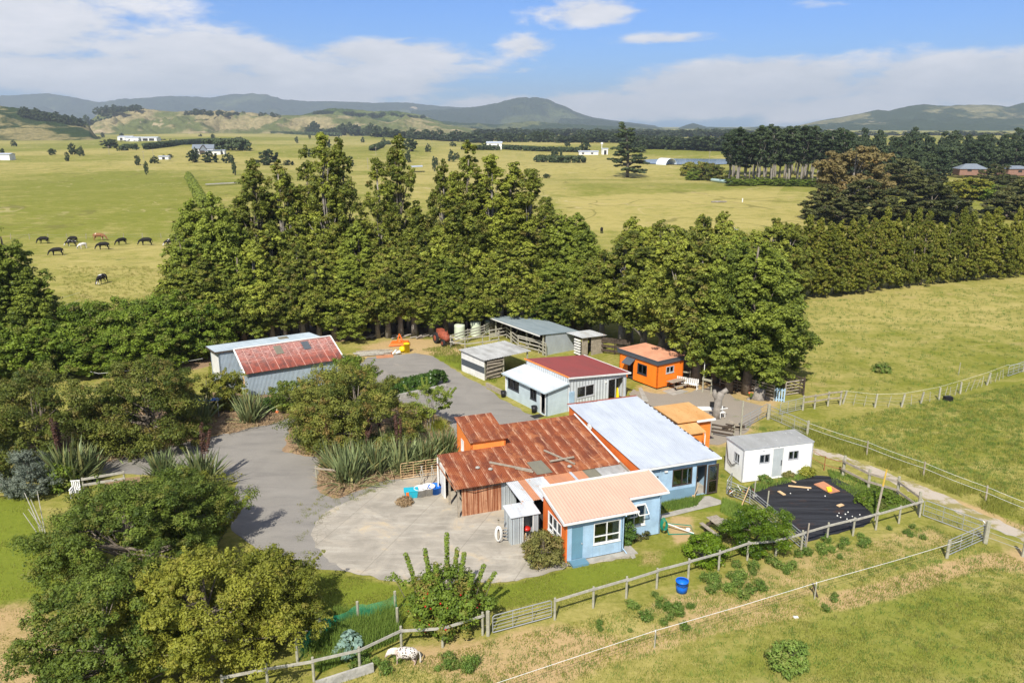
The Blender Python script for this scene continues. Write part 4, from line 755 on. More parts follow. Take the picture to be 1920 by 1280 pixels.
# ---- garden trees and shrubs
def btree(name, p, H, base, prof, ncl, per, leaf, clr, fol, r0, seed, label, cat='tree', nl=30, lo=.45, tb=.45, tv=.2, bark='bark', flat=.7, stems=1, cut=None, sx=1, sy=1, up=.35):
    root = thing(name, label, cat); c = Cloud(seed); C, q = shell(c.r, ncl, H, base, prof, lo); C = C*np.array([sx, sy, 1])
    if cut: C = C[[cut(*v) for v in C]]
    k = max(4, len(C)//7); big_ = H > 2.2
    if big_: C = C[:k*2] if H > 3.5 else C[:max(k, 14)*2]; c.lumps(C, clr*1.35*(.5+.9*c.r.random(len(C))), np.clip(tb+tv*c.r.normal(size=len(C)), 0, 1), 6, int(per*1.0), leaf*.6, flat, 2.0, .5)
    else: c.clumps(C, clr*(.6+.8*c.r.random(len(C))), np.clip(tb+tv*c.r.normal(size=len(C)), 0, 1), per, leaf*.9, flat, 1.8, up=up, lo=.4, out=.9)
    if H > 3.5:
        for _ in range(int(H*5)):
            i_ = c.r.integers(len(C)); o_ = C[i_]*np.array([1, 1, 0])+np.array([0, 0, (C[i_][2]-H*.35)*1.1]); o_ = o_/(np.linalg.norm(o_)+.01); L__ = c.r.uniform(.4, 1.1)
            c.clumps([C[i_]+o_*(clr*.5+L__*q) for q in (.2, .45, .7, .95)], clr*.24, tb+.1, 24, leaf*.6, 1, 2.0, .8)
    c.mesh('crown', F[fol], root)
    b = MB(); pick = c.r.choice(len(C), min(nl, len(C)), replace=False)
    for s in range(stems):
        a = s*6.28/max(1, stems); o = (math.cos(a)*.25*(stems > 1), math.sin(a)*.25*(stems > 1))
        t = MB(); trunk_mesh(t, H*.85, r0/(1 if stems == 1 else 1.4), [tuple(C[i]*np.array([.92, .92, .97])) for i in pick[s::stems]], seed+s); b.add([(v[0]+o[0], v[1]+o[1], v[2]) for v in t.v], t.f)
    b.build('trunk', M[bark], root, True); root.location = (p[0], p[1], 0); return root
dome = ppr([(0, .55), (.15, .9), (.4, 1), (.7, .82), (.9, .45), (1, .15)])
layer = lambda k: (lambda t: k*float(np.interp(t, [0, .2, .5, .8, 1], [.75, 1, .9, .6, .2]))*(1+.13*math.sin(t*26)))
btree('spreading_tree', P(672, 842), 6.0, .5, layer(4.0), 560, 72, .13, .62, 'olive', .22, 301, 'wide bronze tinged tree in the garden bed in front of the red roofed shed', stems=3, sx=1.12, tv=.24, tb=.5)
btree('spreading_tree', P(612, 822), 5.2, .4, layer(2.6), 240, 72, .13, .6, 'olive', .18, 302, 'smaller bronze green tree at the left of the garden bed beside the drive', stems=2, tv=.24)
btree('leafy_shrub', P(660, 752), 4.0, .3, dome and sc(dome, 2.2), 170, 60, .14, .55, 'hedgerow', .12, 303, 'light green shrub behind the wide bronze tree by the shed corner', cat='shrub')
btree('spreading_tree', P(288, 832), 6.4, .5, layer(4.4), 560, 72, .14, .66, 'olive', .22, 304, 'wide layered olive tree left of the blue topped shed end beside the drive', stems=3, tv=.22)
btree('spreading_tree', P(84, 862), 6.6, .5, layer(4.6), 560, 72, .14, .68, 'olive', .22, 305, 'wide layered olive tree nearest the left edge above the flax', stems=3, tv=.22)
btree('leafy_shrub', P(392, 775), 3.6, .3, sc(dome, 1.7), 130, 60, .13, .5, 'broad_y', .1, 306, 'yellow green shrub between two flax plants left of the blue grey shed wall', cat='shrub')
btree('leafy_shrub', P(440, 768), 3.2, .3, sc(dome, 1.4), 110, 60, .12, .45, 'broad_y', .1, 307, 'feathery yellow green shrub in front of the shed gable', cat='shrub')
btree('round_bush', P(508, 770), 1.3, .1, sc(dome, .9), 50, 60, .11, .35, 'ivy', .05, 308, 'small dark round bush beside the traffic cone', cat='shrub')
btree('leafy_shrub', P(545, 768), 2.6, .2, sc(dome, 1.5), 110, 60, .13, .45, 'broad', .08, 309, 'mid green shrub right of the traffic cone', cat='shrub')
btree('silver_shrub', P(60, 922), 2.6, .2, sc(dome, 2.1), 190, 70, .10, .45, 'silver', .1, 310, 'silver green rounded shrub behind the bamboo stakes', cat='shrub')
btree('slender_tree', P(808, 812), 3.9, 1.9, sc(dome, 1.5), 75, 62, .11, .42, 'broad', .08, 311, 'slender many stemmed small tree over the lime tussocks', stems=4, bark='bark_pale', nl=24, sx=1.2)
# big near fruit trees, bottom left
big = sc(ppr([(0, .7), (.15, .95), (.45, 1), (.75, .72), (.92, .4), (1, .15)]), 1)
btree('large_fruit_tree', P(250, 1105), 5.6, .8, sc(big, 4.3), 820, 80, .105, .50, 'broad', .25, 320, 'large dense mid green tree filling the left foreground', nl=60, tv=.22, lo=.5)
btree('large_fruit_tree', P(335, 1035), 4.8, .6, sc(big, 3.3), 540, 80, .105, .48, 'broad', .22, 321, 'upright green tree behind the large foreground one reaching the driveway', nl=50, tv=.22)
btree('large_fruit_tree', P(400, 1240), 5.2, .6, sc(big, 3.7), 640, 80, .11, .48, 'broad_y', .22, 322, 'yellow green tree at the bottom edge in the left foreground', nl=50, tv=.22, tb=.42)
btree('large_fruit_tree', P(515, 1180), 4.0, .4, sc(big, 2.2), 400, 80, .10, .42, 'broad_y', .16, 323, 'yellow green tree beside the green netting', nl=40, tv=.22)
btree('large_fruit_tree', P(215, 1290), 5.0, .6, sc(big, 3.3), 500, 80, .105, .48, 'broad', .2, 324, 'dark green tree cut by the bottom edge at the far left foreground', nl=40, tv=.22)
btree('leafy_shrub', P(345, 955), 2.4, .2, sc(dome, 2.3), 230, 60, .10, .42, 'broad_y', .1, 325, 'yellowing shrub in front of the flax by the driveway fence', cat='shrub', sx=1.3)
btree('leafy_shrub', P(205, 985), 1.7, .1, sc(dome, 1.9), 150, 50, .10, .4, 'bush', .08, 326, 'dry reddish brown shrub patch in front of the white garden chair', cat='shrub', sx=1.4)
btree('leafy_shrub', P(120, 915), 1.8, .1, sc(dome, 1.1), 80, 50, .10, .4, 'hedgerow', .08, 327, 'bright green shrub at the foot of the big flax on the left', cat='shrub')
# upright branch poking over the drive
t = thing('long_sapling', 'long leafy shoot leaning over the driveway from the foreground trees', 'sapling', P(405, 1020)); c = Cloud(330); C = [(k*.16, k*.05, .3+k*.2) for k in range(13)]+[(k*.11-.2, -.2, .3+k*.2) for k in range(9)]
c.clumps(C, .2, .55, 60, .09, 1); c.mesh('crown', F['broad_y'], t); b = MB(); b.tube([(0, 0, -.1), (1, .3, 1.4), (2, .6, 2.8)], [.04, .03, .01], 5); b.tube([(0, 0, 0), (.8, -.2, 2)], [.03, .01], 5); b.build('stem', M['bark'], t)
# middle fruit tree with upright shoots
t = thing('fruit_tree', 'fruit tree with tall upright shoots and red fruit above the rail fence', 'fruit tree', P(836, 1172)); c = Cloud(331); C, q = shell(c.r, 300, 3.0, .15, sc(dome, 1.9), .4)
c.clumps(C, .34*(.6+.8*c.r.random(len(C))), np.clip(.45+.22*c.r.normal(size=len(C)), 0, 1), 64, .085, .8); sh = []
for (x, y, z, l) in [(.1, .2, 2.6, 2.3), (-.75, .3, 2.3, 1.7), (.75, .1, 2.4, 1.5), (1.5, .2, 2.0, 1.2), (-1.5, .4, 2.2, 1.5), (.45, .7, 2.6, 1.2), (1.9, .5, 1.7, .9), (-.3, -.3, 2.5, 1.1), (-2.0, .1, 2.1, .7), (1.1, -.5, 2.1, 1.0)]:
    dx = x*.28; sh.append(((x, y, z-.6), (x+dx, y, z+l))); n = int(l/.1)
    c.clumps([(x+dx*k/n, y, z+l*k/n) for k in range(n+1)], .13, .62, 26, .075, 1)
c.clumps([(-1.4-k*.13, .1, 2.3+.03*k+.1*math.sin(k)) for k in range(12)], .16, .5, 22, .07, 1); c.mesh('crown', F['pear'], t)
b = MB(); trunk_mesh(b, 2.4, .11, [tuple(p) for p in C[::11]], 9)
for a, e in sh: b.tube([a, e], [.022, .008], 4, cap=False)
b.build('trunk', M['bark'], t, True); b = MB()
for k in range(46):
    a = rr.uniform(0, 6.28); h = rr.uniform(.5, 2.4); q = 1.95*dome(h/3)*rr.uniform(.8, 1.02); b.lathe((math.cos(a)*q, math.sin(a)*q, h), [(0, -.05), (.04, -.03), (.05, 0), (.035, .04), (0, .05)], 6)
tag(b.build('fruit', M['red'], t, True), kind='stuff')
btree('citrus_tree', P(1418, 1030), 2.5, .15, sc(dome, 1.85), 210, 80, .085, .42, 'lemon', .1, 332, 'dense glossy dark green tree beside the wooden picnic table', tv=.24, sx=1.0)
btree('citrus_tree', P(1322, 1052), 1.6, .1, sc(dome, 1.1), 85, 76, .08, .34, 'lemon', .07, 333, 'smaller low glossy shrub tree behind the rail fence left of the dense one', tv=.24)
btree('broom_bush', P(1018, 1052), 1.75, .05, sc(dome, 1.15), 130, 80, .07, .3, 'bush', .06, 334, 'round straw and green bush against the orange cottage wall', cat='bush')
btree('round_bush', P(1478, 1250), 1.35, .05, sc(dome, .82), 90, 60, .075, .28, 'weed', .05, 335, 'lone rounded bush in the bottom right paddock', cat='bush', tv=.24)
btree('climbing_shrub', P(1176, 1020), 1.9, .1, sc(dome, .34), 55, 60, .07, .24, 'ivy', .04, 336, 'narrow dark shrub in the inner corner of the blue cottage', cat='shrub')
for (x, y, h, w, lb) in [(1193, 1012, .4, .3, 'small dark plant left of two at the foot of the blue wall'), (1210, 1008, .4, .3, 'small dark plant right of two at the foot of the blue wall')]:
    btree('small_plant', P(x, y), h, .02, sc(dome, w), 14, 40, .06, .14, 'totara', .02, int(x), lb, cat='plant', nl=4)
btree('squash_patch', P(1645, 942), .6, .03, sc(dome, 1.05), 90, 50, .11, .26, 'hedgerow', .02, 338, 'bright green leafy squash plant spilling over the black weed mat', cat='plant', sx=1.25, nl=4, up=.9)
btree('leafy_shrub', P(1508, 889), .65, .03, sc(dome, .6), 60, 50, .08, .25, 'broad_y', .03, 339, 'yellow green weedy shrub at the right corner of the white cabin', cat='shrub')
btree('broom_bush', P(1474, 893), .5, .03, sc(dome, .5), 50, 60, .06, .2, 'bush', .03, 340, 'tan dry bush under the right window of the white cabin', cat='bush')
btree('round_bush', P(1434, 905), .5, .02, sc(dome, .4), 30, 50, .07, .2, 'weed', .03, 341, 'small green bush at the white cabin left of its door', cat='bush')
btree('round_bush', P(1653, 697), .9, .02, sc(dome, .8), 60, 50, .09, .25, 'weed', .03, 342, 'lone green rush clump in the middle of the right hand paddock', cat='bush')
btree('cabbage_plant', P(655, 1225), 1.0, .02, sc(dome, .55), 26, 26, .16, .24, 'cabbage', .03, 343, 'blue green leafy vegetable plant hanging over the rail fence timber', cat='plant', up=.8)
btree('dry_weed', P(760, 943), .35, .02, sc(dome, .5), 60, 40, .07, .2, 'dry', .02, 344, 'dry twiggy weed on the concrete edge left of the blue tubs', cat='plant')
# ivy hedge with its low wall
hv = thing('ivy_hedge', 'dense dark glossy hedge along the top of a low wall in the driveway', 'hedge', P(770, 745)); a0 = P(688, 752)-hv.location; a1 = P(826, 722)-hv.location; c = Cloud(345); C = []
for k in range(330):
    f = c.r.random(); p = a0.lerp(a1, f); th = c.r.random()*math.pi; C.append((p.x+math.cos(th)*.8*.6+c.r.normal()*.06, p.y+math.cos(th)*.8+c.r.normal()*.1, .15+abs(math.sin(th))*(1.05+.25*f)*(.8+.2*c.r.random())))
c.clumps(C, .3, np.clip(.42+.2*c.r.normal(size=len(C)), 0, 1), 46, .13, .9, up=.6); c.mesh('foliage', F['ivy'], hv); b = MB(); n_ = (a1-a0).normalized(); pn = Vector((n_.y, -n_.x, 0))
b.beam(a0+pn*1.0+Vector((0, 0, .18)), a1+pn*1.0+Vector((0, 0, .18)), .25, .4); b.build('retaining_wall', M['conc_wall'], hv)
# flax
def blades(c, n, L0, L1, w, spread, droop, base_r, tmean=.5, tv=.25, seg=5, fold=True):
    r = c.r; a = r.random(n)*2*np.pi; el = np.pi/2-np.abs(r.normal(size=n))*spread-.05; L_ = L0+(L1-L0)*r.random(n); bx = r.normal(size=(n, 2))*base_r; t_ = np.clip(tmean+tv*r.normal(size=n), 0, 1); t2 = r.random(n)
    prev = None
    dirh = np.stack([np.cos(a), np.sin(a), np.zeros(n)], 1); side = np.stack([-np.sin(a), np.cos(a), np.zeros(n)], 1); side = side*np.cos(1.0)+dirh*0; tw = r.normal(size=n)*.9
    side = np.stack([-np.sin(a+tw), np.cos(a+tw), np.zeros(n)], 1); pos = np.concatenate([bx, np.zeros((n, 1))], 1)
    for k in range(seg+1):
        f = k/seg; ww = w*(1 if f < .6 else (1-f)/.4*.95+.05)*(.7+.5*t2); l = pos-side*ww[:, None]/2; q = pos+side*ww[:, None]/2
        if prev is not None: c.V.append(np.stack([prev[0], prev[1], q, l], 1)); c.T.append(t_); c.T2.append(t2)
        prev = (l, q); e = el-droop*f*f*(1.2-np.sin(el))*2.2-droop*f*.15; pos = pos+(dirh*np.cos(e)[:, None]+np.array([0, 0, 1])*np.sin(e)[:, None])*(L_/seg)[:, None]
def flax(seed, n=190, L=2.6, stalks=0):
    root = thing('flax_plant', None, 'flax plant'); c = Cloud(seed); blades(c, n, L*.55, L*1.05, .125, .5, .3, .25); blades(c, n//4, L*.5, L*.9, .08, 1.1, .8, .3, .35); c.mesh('blades', F['flax'], root)
    if stalks:
        rg = random.Random(seed)
        for k in range(stalks):
            b = MB(); cs = Cloud(seed+1+k)
            a = rg.uniform(-.4, .9); l = rg.uniform(.25, .6); e = Vector((math.cos(a)*L*l, math.sin(a)*L*l*.5, L*rg.uniform(1.15, 1.4))); b.tube([(0, 0, 0), e*.5+Vector((0, 0, .2)), e], [.03, .025, .012], 5)
            cs.clumps([tuple(e*.62*(1-q)+e*q+Vector((0, 0, .1*(1-q)))) for q in np.linspace(0, 1, 20)], .12, .4, 12, .07, 1)
            st = b.build('flower_stalk', F['flax_stalk'], root); cs.mesh('seed_head', F['flax_stalk'], st)
    root['H'] = L; root['W'] = L*1.6; return root
fx = [flax(350), flax(351), flax(352, 230, 2.7, 3), flax(353, 170, 2.3, 1)]
for i, (x, y, s, k, lb) in enumerate([(372, 800, 1.15, 0, 'dark flax plant below the blue tarpaulin edge, left of the shed wall'), (470, 792, 1.15, 1, 'tall grey green flax plant in front of the blue grey shed wall'), (208, 852, 1.2, 3, 'dark flax with yellowed lower blades beside the far side of the drive'), (128, 912, 1.35, 2, 'big flax plant behind the white garden chair'),
    (165, 902, 1.05, 1, 'flax plant between the big one and the short rail fence'), (15, 885, 1.1, 3, 'flax plant cut by the left picture edge'), (310, 905, 1.0, 0, 'flax plant on the near side of the drive, left of the one with dark stalks'), (378, 918, 1.25, 2, 'flax plant with dark seed stalks at the near edge of the drive'),
    (575, 838, .8, 3, 'low brown flax clump at the tip of the garden bed'), (655, 908, 1.2, 0, 'leftmost of the large flax plants in the bed beside the concrete'), (705, 892, 1.1, 1, 'flax plant second from left in the row beside the concrete'), (748, 885, 1.15, 2, 'flax plant in the middle of the row beside the concrete'),
    (792, 878, 1.1, 0, 'flax plant left of the rusty carport corner'), (832, 866, 1.1, 1, 'flax plant touching the orange tower of the rusty shed'), (628, 880, .95, 3, 'smaller flax plant near the end post of the driveway fence'), (725, 850, .9, 3, 'flax plant behind the middle of the garden bed'), (680, 870, .95, 2, 'flax plant with stalks under the wide bronze tree')]):
    g = P(x, y); o = place(fx[k], g, 2.6*s, None, None, lb, 'flax plants around the driveway')
# tussocks
def tuss(seed):
    c = Cloud(seed); blades(c, 1500, .8, 1.35, .022, .62, .9, .16, .55, .2, 5); return tag(c.mesh('tussock', F['tussock'], None), None, 'tussock')
tg = [tuss(360), tuss(361)]
for i, (x, y, s, lb) in enumerate([(588, 846, 1.0, 'lime green tussock beside the brown flax at the tip of the bed'), (822, 812, 1.05, 'lime tussock nearest the orange tower'), (795, 792, .95, 'lime tussock behind the slender small tree')]):
    o = tg[i % 2] if i < 2 else copy_tree(tg[0]); g = P(x, y); o.location = (g.x, g.y, .12); o.scale = (s, s, s*.95); tag(o, lb, 'tussock', 'lime tussocks in the garden bed')
# dry litter blades under the flax (uncountable)
c = Cloud(365); r = c.r
def scatter(n, poly, fn=None):
    o = np.array(px(poly)); lo_ = o.min(0); hi = o.max(0); q = lo_+(hi-lo_)*r.random((n*3, 2)); d = poly_dist(q[:, 0], q[:, 1], [tuple(v) for v in o]); return q[d > 0][:n]
bedp = [(528, 848), (600, 860), (594, 915), (628, 938), (742, 898), (862, 868), (858, 830), (800, 772), (740, 770), (620, 830)]
def lay(c, q, z, L_, w, tint, flat=.25, wob=.2):
    n = len(q); a = c.r.random(n)*2*np.pi; l = L_*(.5+c.r.random(n)); e = np.abs(c.r.normal(size=n))*flat; d = np.stack([np.cos(a)*np.cos(e), np.sin(a)*np.cos(e), np.sin(e)], 1)*l[:, None]; s_ = np.stack([-np.sin(a), np.cos(a), np.zeros(n)], 1)*w*.5
    p = np.stack([q[:, 0], q[:, 1], np.full(n, z)], 1); c.V.append(np.stack([p-s_, p+s_, p+d+s_*.3, p+d-s_*.3], 1)); c.T.append(np.clip(tint+.25*c.r.normal(size=n), 0, 1)); c.T2.append(c.r.random(n))
lay(c, scatter(2600, bedp), .34, .6, .06, .5, .35); vb = [(150, 885), (300, 845), (420, 818), (525, 795), (560, 775), (400, 780), (150, 850)]; lay(c, scatter(2200, vb), .2, .5, .05, .5, .3)
tag(c.mesh('leaf_litter', F['dry'], None), 'dry fallen flax blades strewn over the garden beds', 'leaf litter', kind='stuff')
# grass: real blades on the near lawns and paddocks (uncountable)
def grass(n, poly, h0, h1, w, tmean, tv=.2, fol='grass', spread=.35, seed=370, patch=1.0, name='grass', lb='grass', z=0):
    c = Cloud(seed); q = None; o = np.array(px(poly)); lo_ = o.min(0); hi = o.max(0); q = lo_+(hi-lo_)*c.r.random((int(n*2.2), 2)); d = poly_dist(q[:, 0], q[:, 1], [tuple(v) for v in o])
    f = (np.sin(q[:, 0]*1.7+np.sin(q[:, 1]*1.1)*2+seed)+np.sin(q[:, 1]*2.3-q[:, 0]*.8)+np.sin(q[:, 0]*.6+q[:, 1]*.5+1))/3; keep = (d > 0) & (c.r.random(len(q)) < np.clip(.55+f*patch, 0.04, 1)); q = q[keep][:n]; f = f[keep][:n]; m_ = len(q)
    a = c.r.random(m_)*2*np.pi; h = (h0+(h1-h0)*c.r.random(m_)); e = np.abs(c.r.normal(size=m_))*spread; d_ = np.stack([np.cos(a)*np.sin(e), np.sin(a)*np.sin(e), np.cos(e)], 1)*h[:, None]; s_ = np.stack([-np.sin(a+.7), np.cos(a+.7), np.zeros(m_)], 1)*w*.5
    p = np.stack([q[:, 0], q[:, 1], np.full(m_, z-.01)], 1); c.V.append(np.stack([p-s_, p+s_, p+d_+s_*.25, p+d_-s_*.25], 1)); c.T.append(np.clip(tmean+.12*f+tv*c.r.normal(size=m_), 0, 1)); c.T2.append(c.r.random(m_)*.8+.1*f)
    return tag(c.mesh(name, F[fol], None), lb, 'grass', kind='stuff')
grass(60000, [(590, 1068), (760, 1096), (960, 1094), (1060, 1068), (1250, 1030), (1350, 1000), (1500, 1015), (1340, 1060), (1040, 1150), (920, 1160), (600, 1260), (560, 1160)], .05, .12, .03, .35, fol='grass', seed=371, lb='mown green lawn grass between the concrete and the rail fence')
grass(70000, [(600, 1290), (760, 1240), (1040, 1175), (1300, 1110), (1740, 985), (1850, 1020), (1930, 1060), (1930, 1300), (600, 1300)], .05, .13, .035, .5, .25, seed=372, patch=.9, lb='patchy paddock grass in the foreground')
grass(16000, [(-30, 930), (60, 930), (140, 1120), (120, 1290), (-60, 1290)], .05, .14, .035, .45, seed=373, lb='grass at the left edge of the foreground')
grass(30000, [(1500, 800), (1620, 835), (1740, 880), (1930, 955), (1930, 1005), (1800, 932), (1700, 893), (1600, 858), (1515, 838)], .12, .42, .03, .75, .3, seed=374, patch=1.1, lb='tall seeding grass strip between the farm track and the wire fence')
grass(9000, [(1550, 880), (1640, 905), (1725, 945), (1640, 968), (1600, 930), (1560, 905)], .06, .28, .04, .7, seed=375, lb='weedy grass inside the timber fence of the vegetable plot', fol='weed')
grass(6000, [(1350, 890), (1400, 912), (1520, 885), (1530, 893), (1440, 915), (1400, 932), (1350, 905)], .1, .35, .035, .45, seed=376, lb='weedy grass at the foot of the white cabin', fol='weed')
grass(6000, [(1240, 945), (1320, 930), (1305, 950), (1240, 962)], .08, .3, .05, .4, seed=377, lb='leafy green garden strip under the workshop wall', fol='weed')
grass(5000, [(1355, 935), (1400, 950), (1450, 1000), (1400, 985), (1350, 960)], .08, .32, .04, .65, seed=378, lb='rank grass along the pipe rail beside the picnic table', fol='weed')
grass(40000, [(1380, 800), (1500, 800), (1920, 720), (1920, 940), (1750, 885), (1600, 838), (1520, 820)], .07, .2, .045, .5, .25, seed=379, patch=.9, lb='pasture grass in the right hand paddock')
grass(14000, [(560, 1240), (600, 1160), (740, 1150), (750, 1200), (600, 1262)], .3, .9, .03, .5, .25, seed=380, lb='rank grass and weeds behind the green netting', fol='weed')
grass(8000, [(790, 655), (860, 645), (935, 700), (930, 720), (880, 702), (830, 680)], .1, .25, .05, .45, seed=381, lb='grass bank beside the striped shed')
# weeds in the paddock
def weed(seed, n=110, L=.7):
    c = Cloud(seed); blades(c, n, L*.5, L, .05, .4, .25, .12, .45, .2, 3); Cc = c.r.normal(size=(30, 3))*np.array([.15, .15, .1])+np.array([0, 0, L*.5]); c.clumps(Cc, .14, .45, 14, .07, 1); return c.mesh('weed_clump', F['weed'], None)
wd = [weed(390+i) for i in range(4)]; rg = random.Random(77); nW = 0
for (x0, y0, k, s0) in [(1230, 1135, 12, .75), (1380, 1085, 10, .8), (1330, 1100, 6, .9), (1250, 1160, 6, .8), (1540, 1040, 7, .7), (1620, 1020, 7, .6), (1700, 1005, 6, .45), (700, 1250, 12, .7), (860, 1250, 9, .7), (1400, 1110, 6, .8), (1150, 1180, 4, .5), (1560, 1130, 4, .4), (1470, 1060, 5, .7)]:
    for j in range(k):
        x = x0+rg.gauss(0, 26); y = y0+rg.gauss(0, 9)
        if y > 1275 or (abs(x-1278) < 32 and 1085 < y < 1135): continue
        o = wd[nW] if nW < 4 else wd[nW % 4].copy()
        if nW >= 4: COL.objects.link(o)
        g = P(x, y); s = s0*rg.uniform(.6, 1.2); o.location = (g.x, g.y, -.02); o.scale = (s*1.1, s*1.1, s); o.rotation_euler.z = rg.uniform(0, 6.3); o.data.materials[0] = F['weed']; tag(o, 'ragged green weed growing in the bare paddock below the rail fence', 'weed', 'weeds in the foreground paddock'); nW += 1

# ragged tufts standing out of the grazed grass
def tufts(n, per, poly, h, seed, tmean, lb, fol='grass'):
    c = Cloud(seed); o = np.array(px(poly)); lo_ = o.min(0); hi = o.max(0); q = lo_+(hi-lo_)*c.r.random((n*3, 2)); q = q[poly_dist(q[:, 0], q[:, 1], [tuple(v) for v in o]) > 0][:n]; q = np.repeat(q, per, 0)+c.r.normal(size=(len(q)*per, 2))*.13; m_ = len(q); t_ = np.repeat(c.r.random(m_//per), per)
    a = c.r.random(m_)*6.28; e = np.abs(c.r.normal(size=m_))*.5; hh = h*(.4+.8*c.r.random(m_))*(.5+.8*t_); d_ = np.stack([np.cos(a)*np.sin(e), np.sin(a)*np.sin(e), np.cos(e)], 1)*hh[:, None]; s_ = np.stack([-np.sin(a+.7), np.cos(a+.7), np.zeros(m_)], 1)*.015
    p = np.stack([q[:, 0], q[:, 1], np.full(m_, -.01)], 1); c.V.append(np.stack([p-s_, p+s_, p+d_+s_*.2, p+d_-s_*.2], 1)); c.T.append(np.clip(tmean+.5*(t_-.5)+.12*c.r.normal(size=m_), 0, 1)); c.T2.append(t_); tag(c.mesh('rough_grass', F[fol], None), lb, 'grass', kind='stuff')
tufts(1500, 24, [(600, 1290), (760, 1240), (1040, 1175), (1300, 1110), (1740, 985), (1850, 1020), (1930, 1060), (1930, 1300), (600, 1300)], .16, 395, .6, 'rough tufts standing out of the foreground paddock', 'weed')
tufts(1500, 18, [(1380, 800), (1500, 800), (1920, 720), (1920, 940), (1750, 885), (1600, 838), (1520, 820)], .25, 396, .55, 'rough tufts standing out of the right hand paddock', 'weed')
tufts(1500, 12, [(1480, 570), (1920, 530), (1920, 700), (1580, 750), (1510, 730)], .32, 397, .55, 'rough tufts in the paddock below the windbreak', 'weed')
tufts(900, 14, [(110, 500), (360, 500), (360, 560), (130, 565)], .35, 398, .4, 'rough tufts in the cattle paddock', 'grass')
tufts(260, 26, [(560, 930), (620, 925), (700, 905), (745, 900), (600, 975), (575, 1000), (590, 1040), (660, 1080), (760, 1098), (960, 1096), (1060, 1066), (1062, 1072), (960, 1100), (760, 1102), (650, 1085), (560, 1040), (560, 990)], .16, 399, .5, 'weeds along the ragged edge of the concrete apron', 'grass')
# ================================================================== BUILDINGS
def wall(mb, a, b, z0, za, zb, op=(), th=.12, m=0):
    """wall from a to b (plan points, outside face on the right when walking a->b), bottom z0, tops za / zb, openings (s0,s1,h0,h1)"""
    a = Vector((a[0], a[1], 0)); b = Vector((b[0], b[1], 0)); L_ = (b-a).length; d = (b-a)/L_; n = Vector((-d.y, d.x, 0))*th
    top = lambda s: za+(zb-za)*s/L_
    cuts = sorted(set([0.0, L_]+[v for o in op for v in o[:2]]))
    for s0, s1 in zip(cuts[:-1], cuts[1:]):
        mid = (s0+s1)/2; o = [q for q in op if q[0] <= mid <= q[1]]; seg = []; z = z0
        for q in sorted(o, key=lambda q: q[2]):
            if q[2] > z: seg.append((z, q[2]))
            z = q[3]
        seg.append((z, None))
        for lo, hi in seg:
            t0, t1 = (hi, hi) if hi is not None else (top(s0), top(s1))
            if t0 <= lo+1e-4 and t1 <= lo+1e-4: continue
            p, q = a+d*s0, a+d*s1
            bt = [p+Vector((0, 0, lo)), q+Vector((0, 0, lo)), q+n+Vector((0, 0, lo)), p+n+Vector((0, 0, lo))]; tp = [p+Vector((0, 0, t0)), q+Vector((0, 0, t1)), q+n+Vector((0, 0, t1)), p+n+Vector((0, 0, t0))]
            mb.hexa(bt, tp, m)
    return mb
def window(parent, a, b, op, fm, mull=1, name='window', curtain=None, rail=None, fw=.06, th=.12, sill=True, label=None, out=.025):
    a = Vector((a[0], a[1], 0)); b = Vector((b[0], b[1], 0)); d = (b-a).normalized(); n = Vector((-d.y, d.x, 0)); s0, s1, h0, h1 = op
    def pt(s, k, z): v = a+d*s+n*k; return Vector((v.x, v.y, z))
    f = MB(); y = th*.35-out; dep = th*.7+out
    def bar(sa, sb, za, zb, k=-out, t=dep):
        f.hexa([pt(sa, k, za), pt(sb, k, za), pt(sb, k+t, za), pt(sa, k+t, za)], [pt(sa, k, zb), pt(sb, k, zb), pt(sb, k+t, zb), pt(sa, k+t, zb)])
    bar(s0, s1, h0, h0+fw); bar(s0, s1, h1-fw, h1); bar(s0, s0+fw, h0+fw, h1-fw); bar(s1-fw, s1, h0+fw, h1-fw)
    for k in range(mull): c = s0+(s1-s0)*(k+1)/(mull+1); bar(c-fw*.4, c+fw*.4, h0+fw, h1-fw, -out+.008, dep-.02)
    if rail: bar(s0+fw, s1-fw, h0+rail, h0+rail+fw*.7, -out+.012, dep-.03)
    if sill: bar(s0-.03, s1+.03, h0-.05, h0, -.05, .1)
    w = f.build(name, fm, parent); 
    if label: w['label'] = label
    g = MB(); g.hexa([pt(s0+fw*.6, .05, h0+fw*.6), pt(s1-fw*.6, .05, h0+fw*.6), pt(s1-fw*.6, .06, h0+fw*.6), pt(s0+fw*.6, .06, h0+fw*.6)], [pt(s0+fw*.6, .05, h1-fw*.6), pt(s1-fw*.6, .05, h1-fw*.6), pt(s1-fw*.6, .06, h1-fw*.6), pt(s0+fw*.6, .06, h1-fw*.6)]); g.build('pane', M['glass'], w)
    if curtain:
        c = MB(); k = 0
        for ca, cb in curtain:
            n_ = 14
            for i in range(n_):
                x0 = s0+(s1-s0)*(ca+(cb-ca)*i/n_); x1 = s0+(s1-s0)*(ca+(cb-ca)*(i+1)/n_); k0 = .2+.03*(i % 2); k1 = .2+.03*((i+1) % 2); c.add([pt(x0, k0, h0+.05), pt(x1, k1, h0+.05), pt(x1, k1, h1), pt(x0, k0, h1)], [(0, 1, 2, 3)])
        c.build('curtain', M['curtain'], w)
    return w
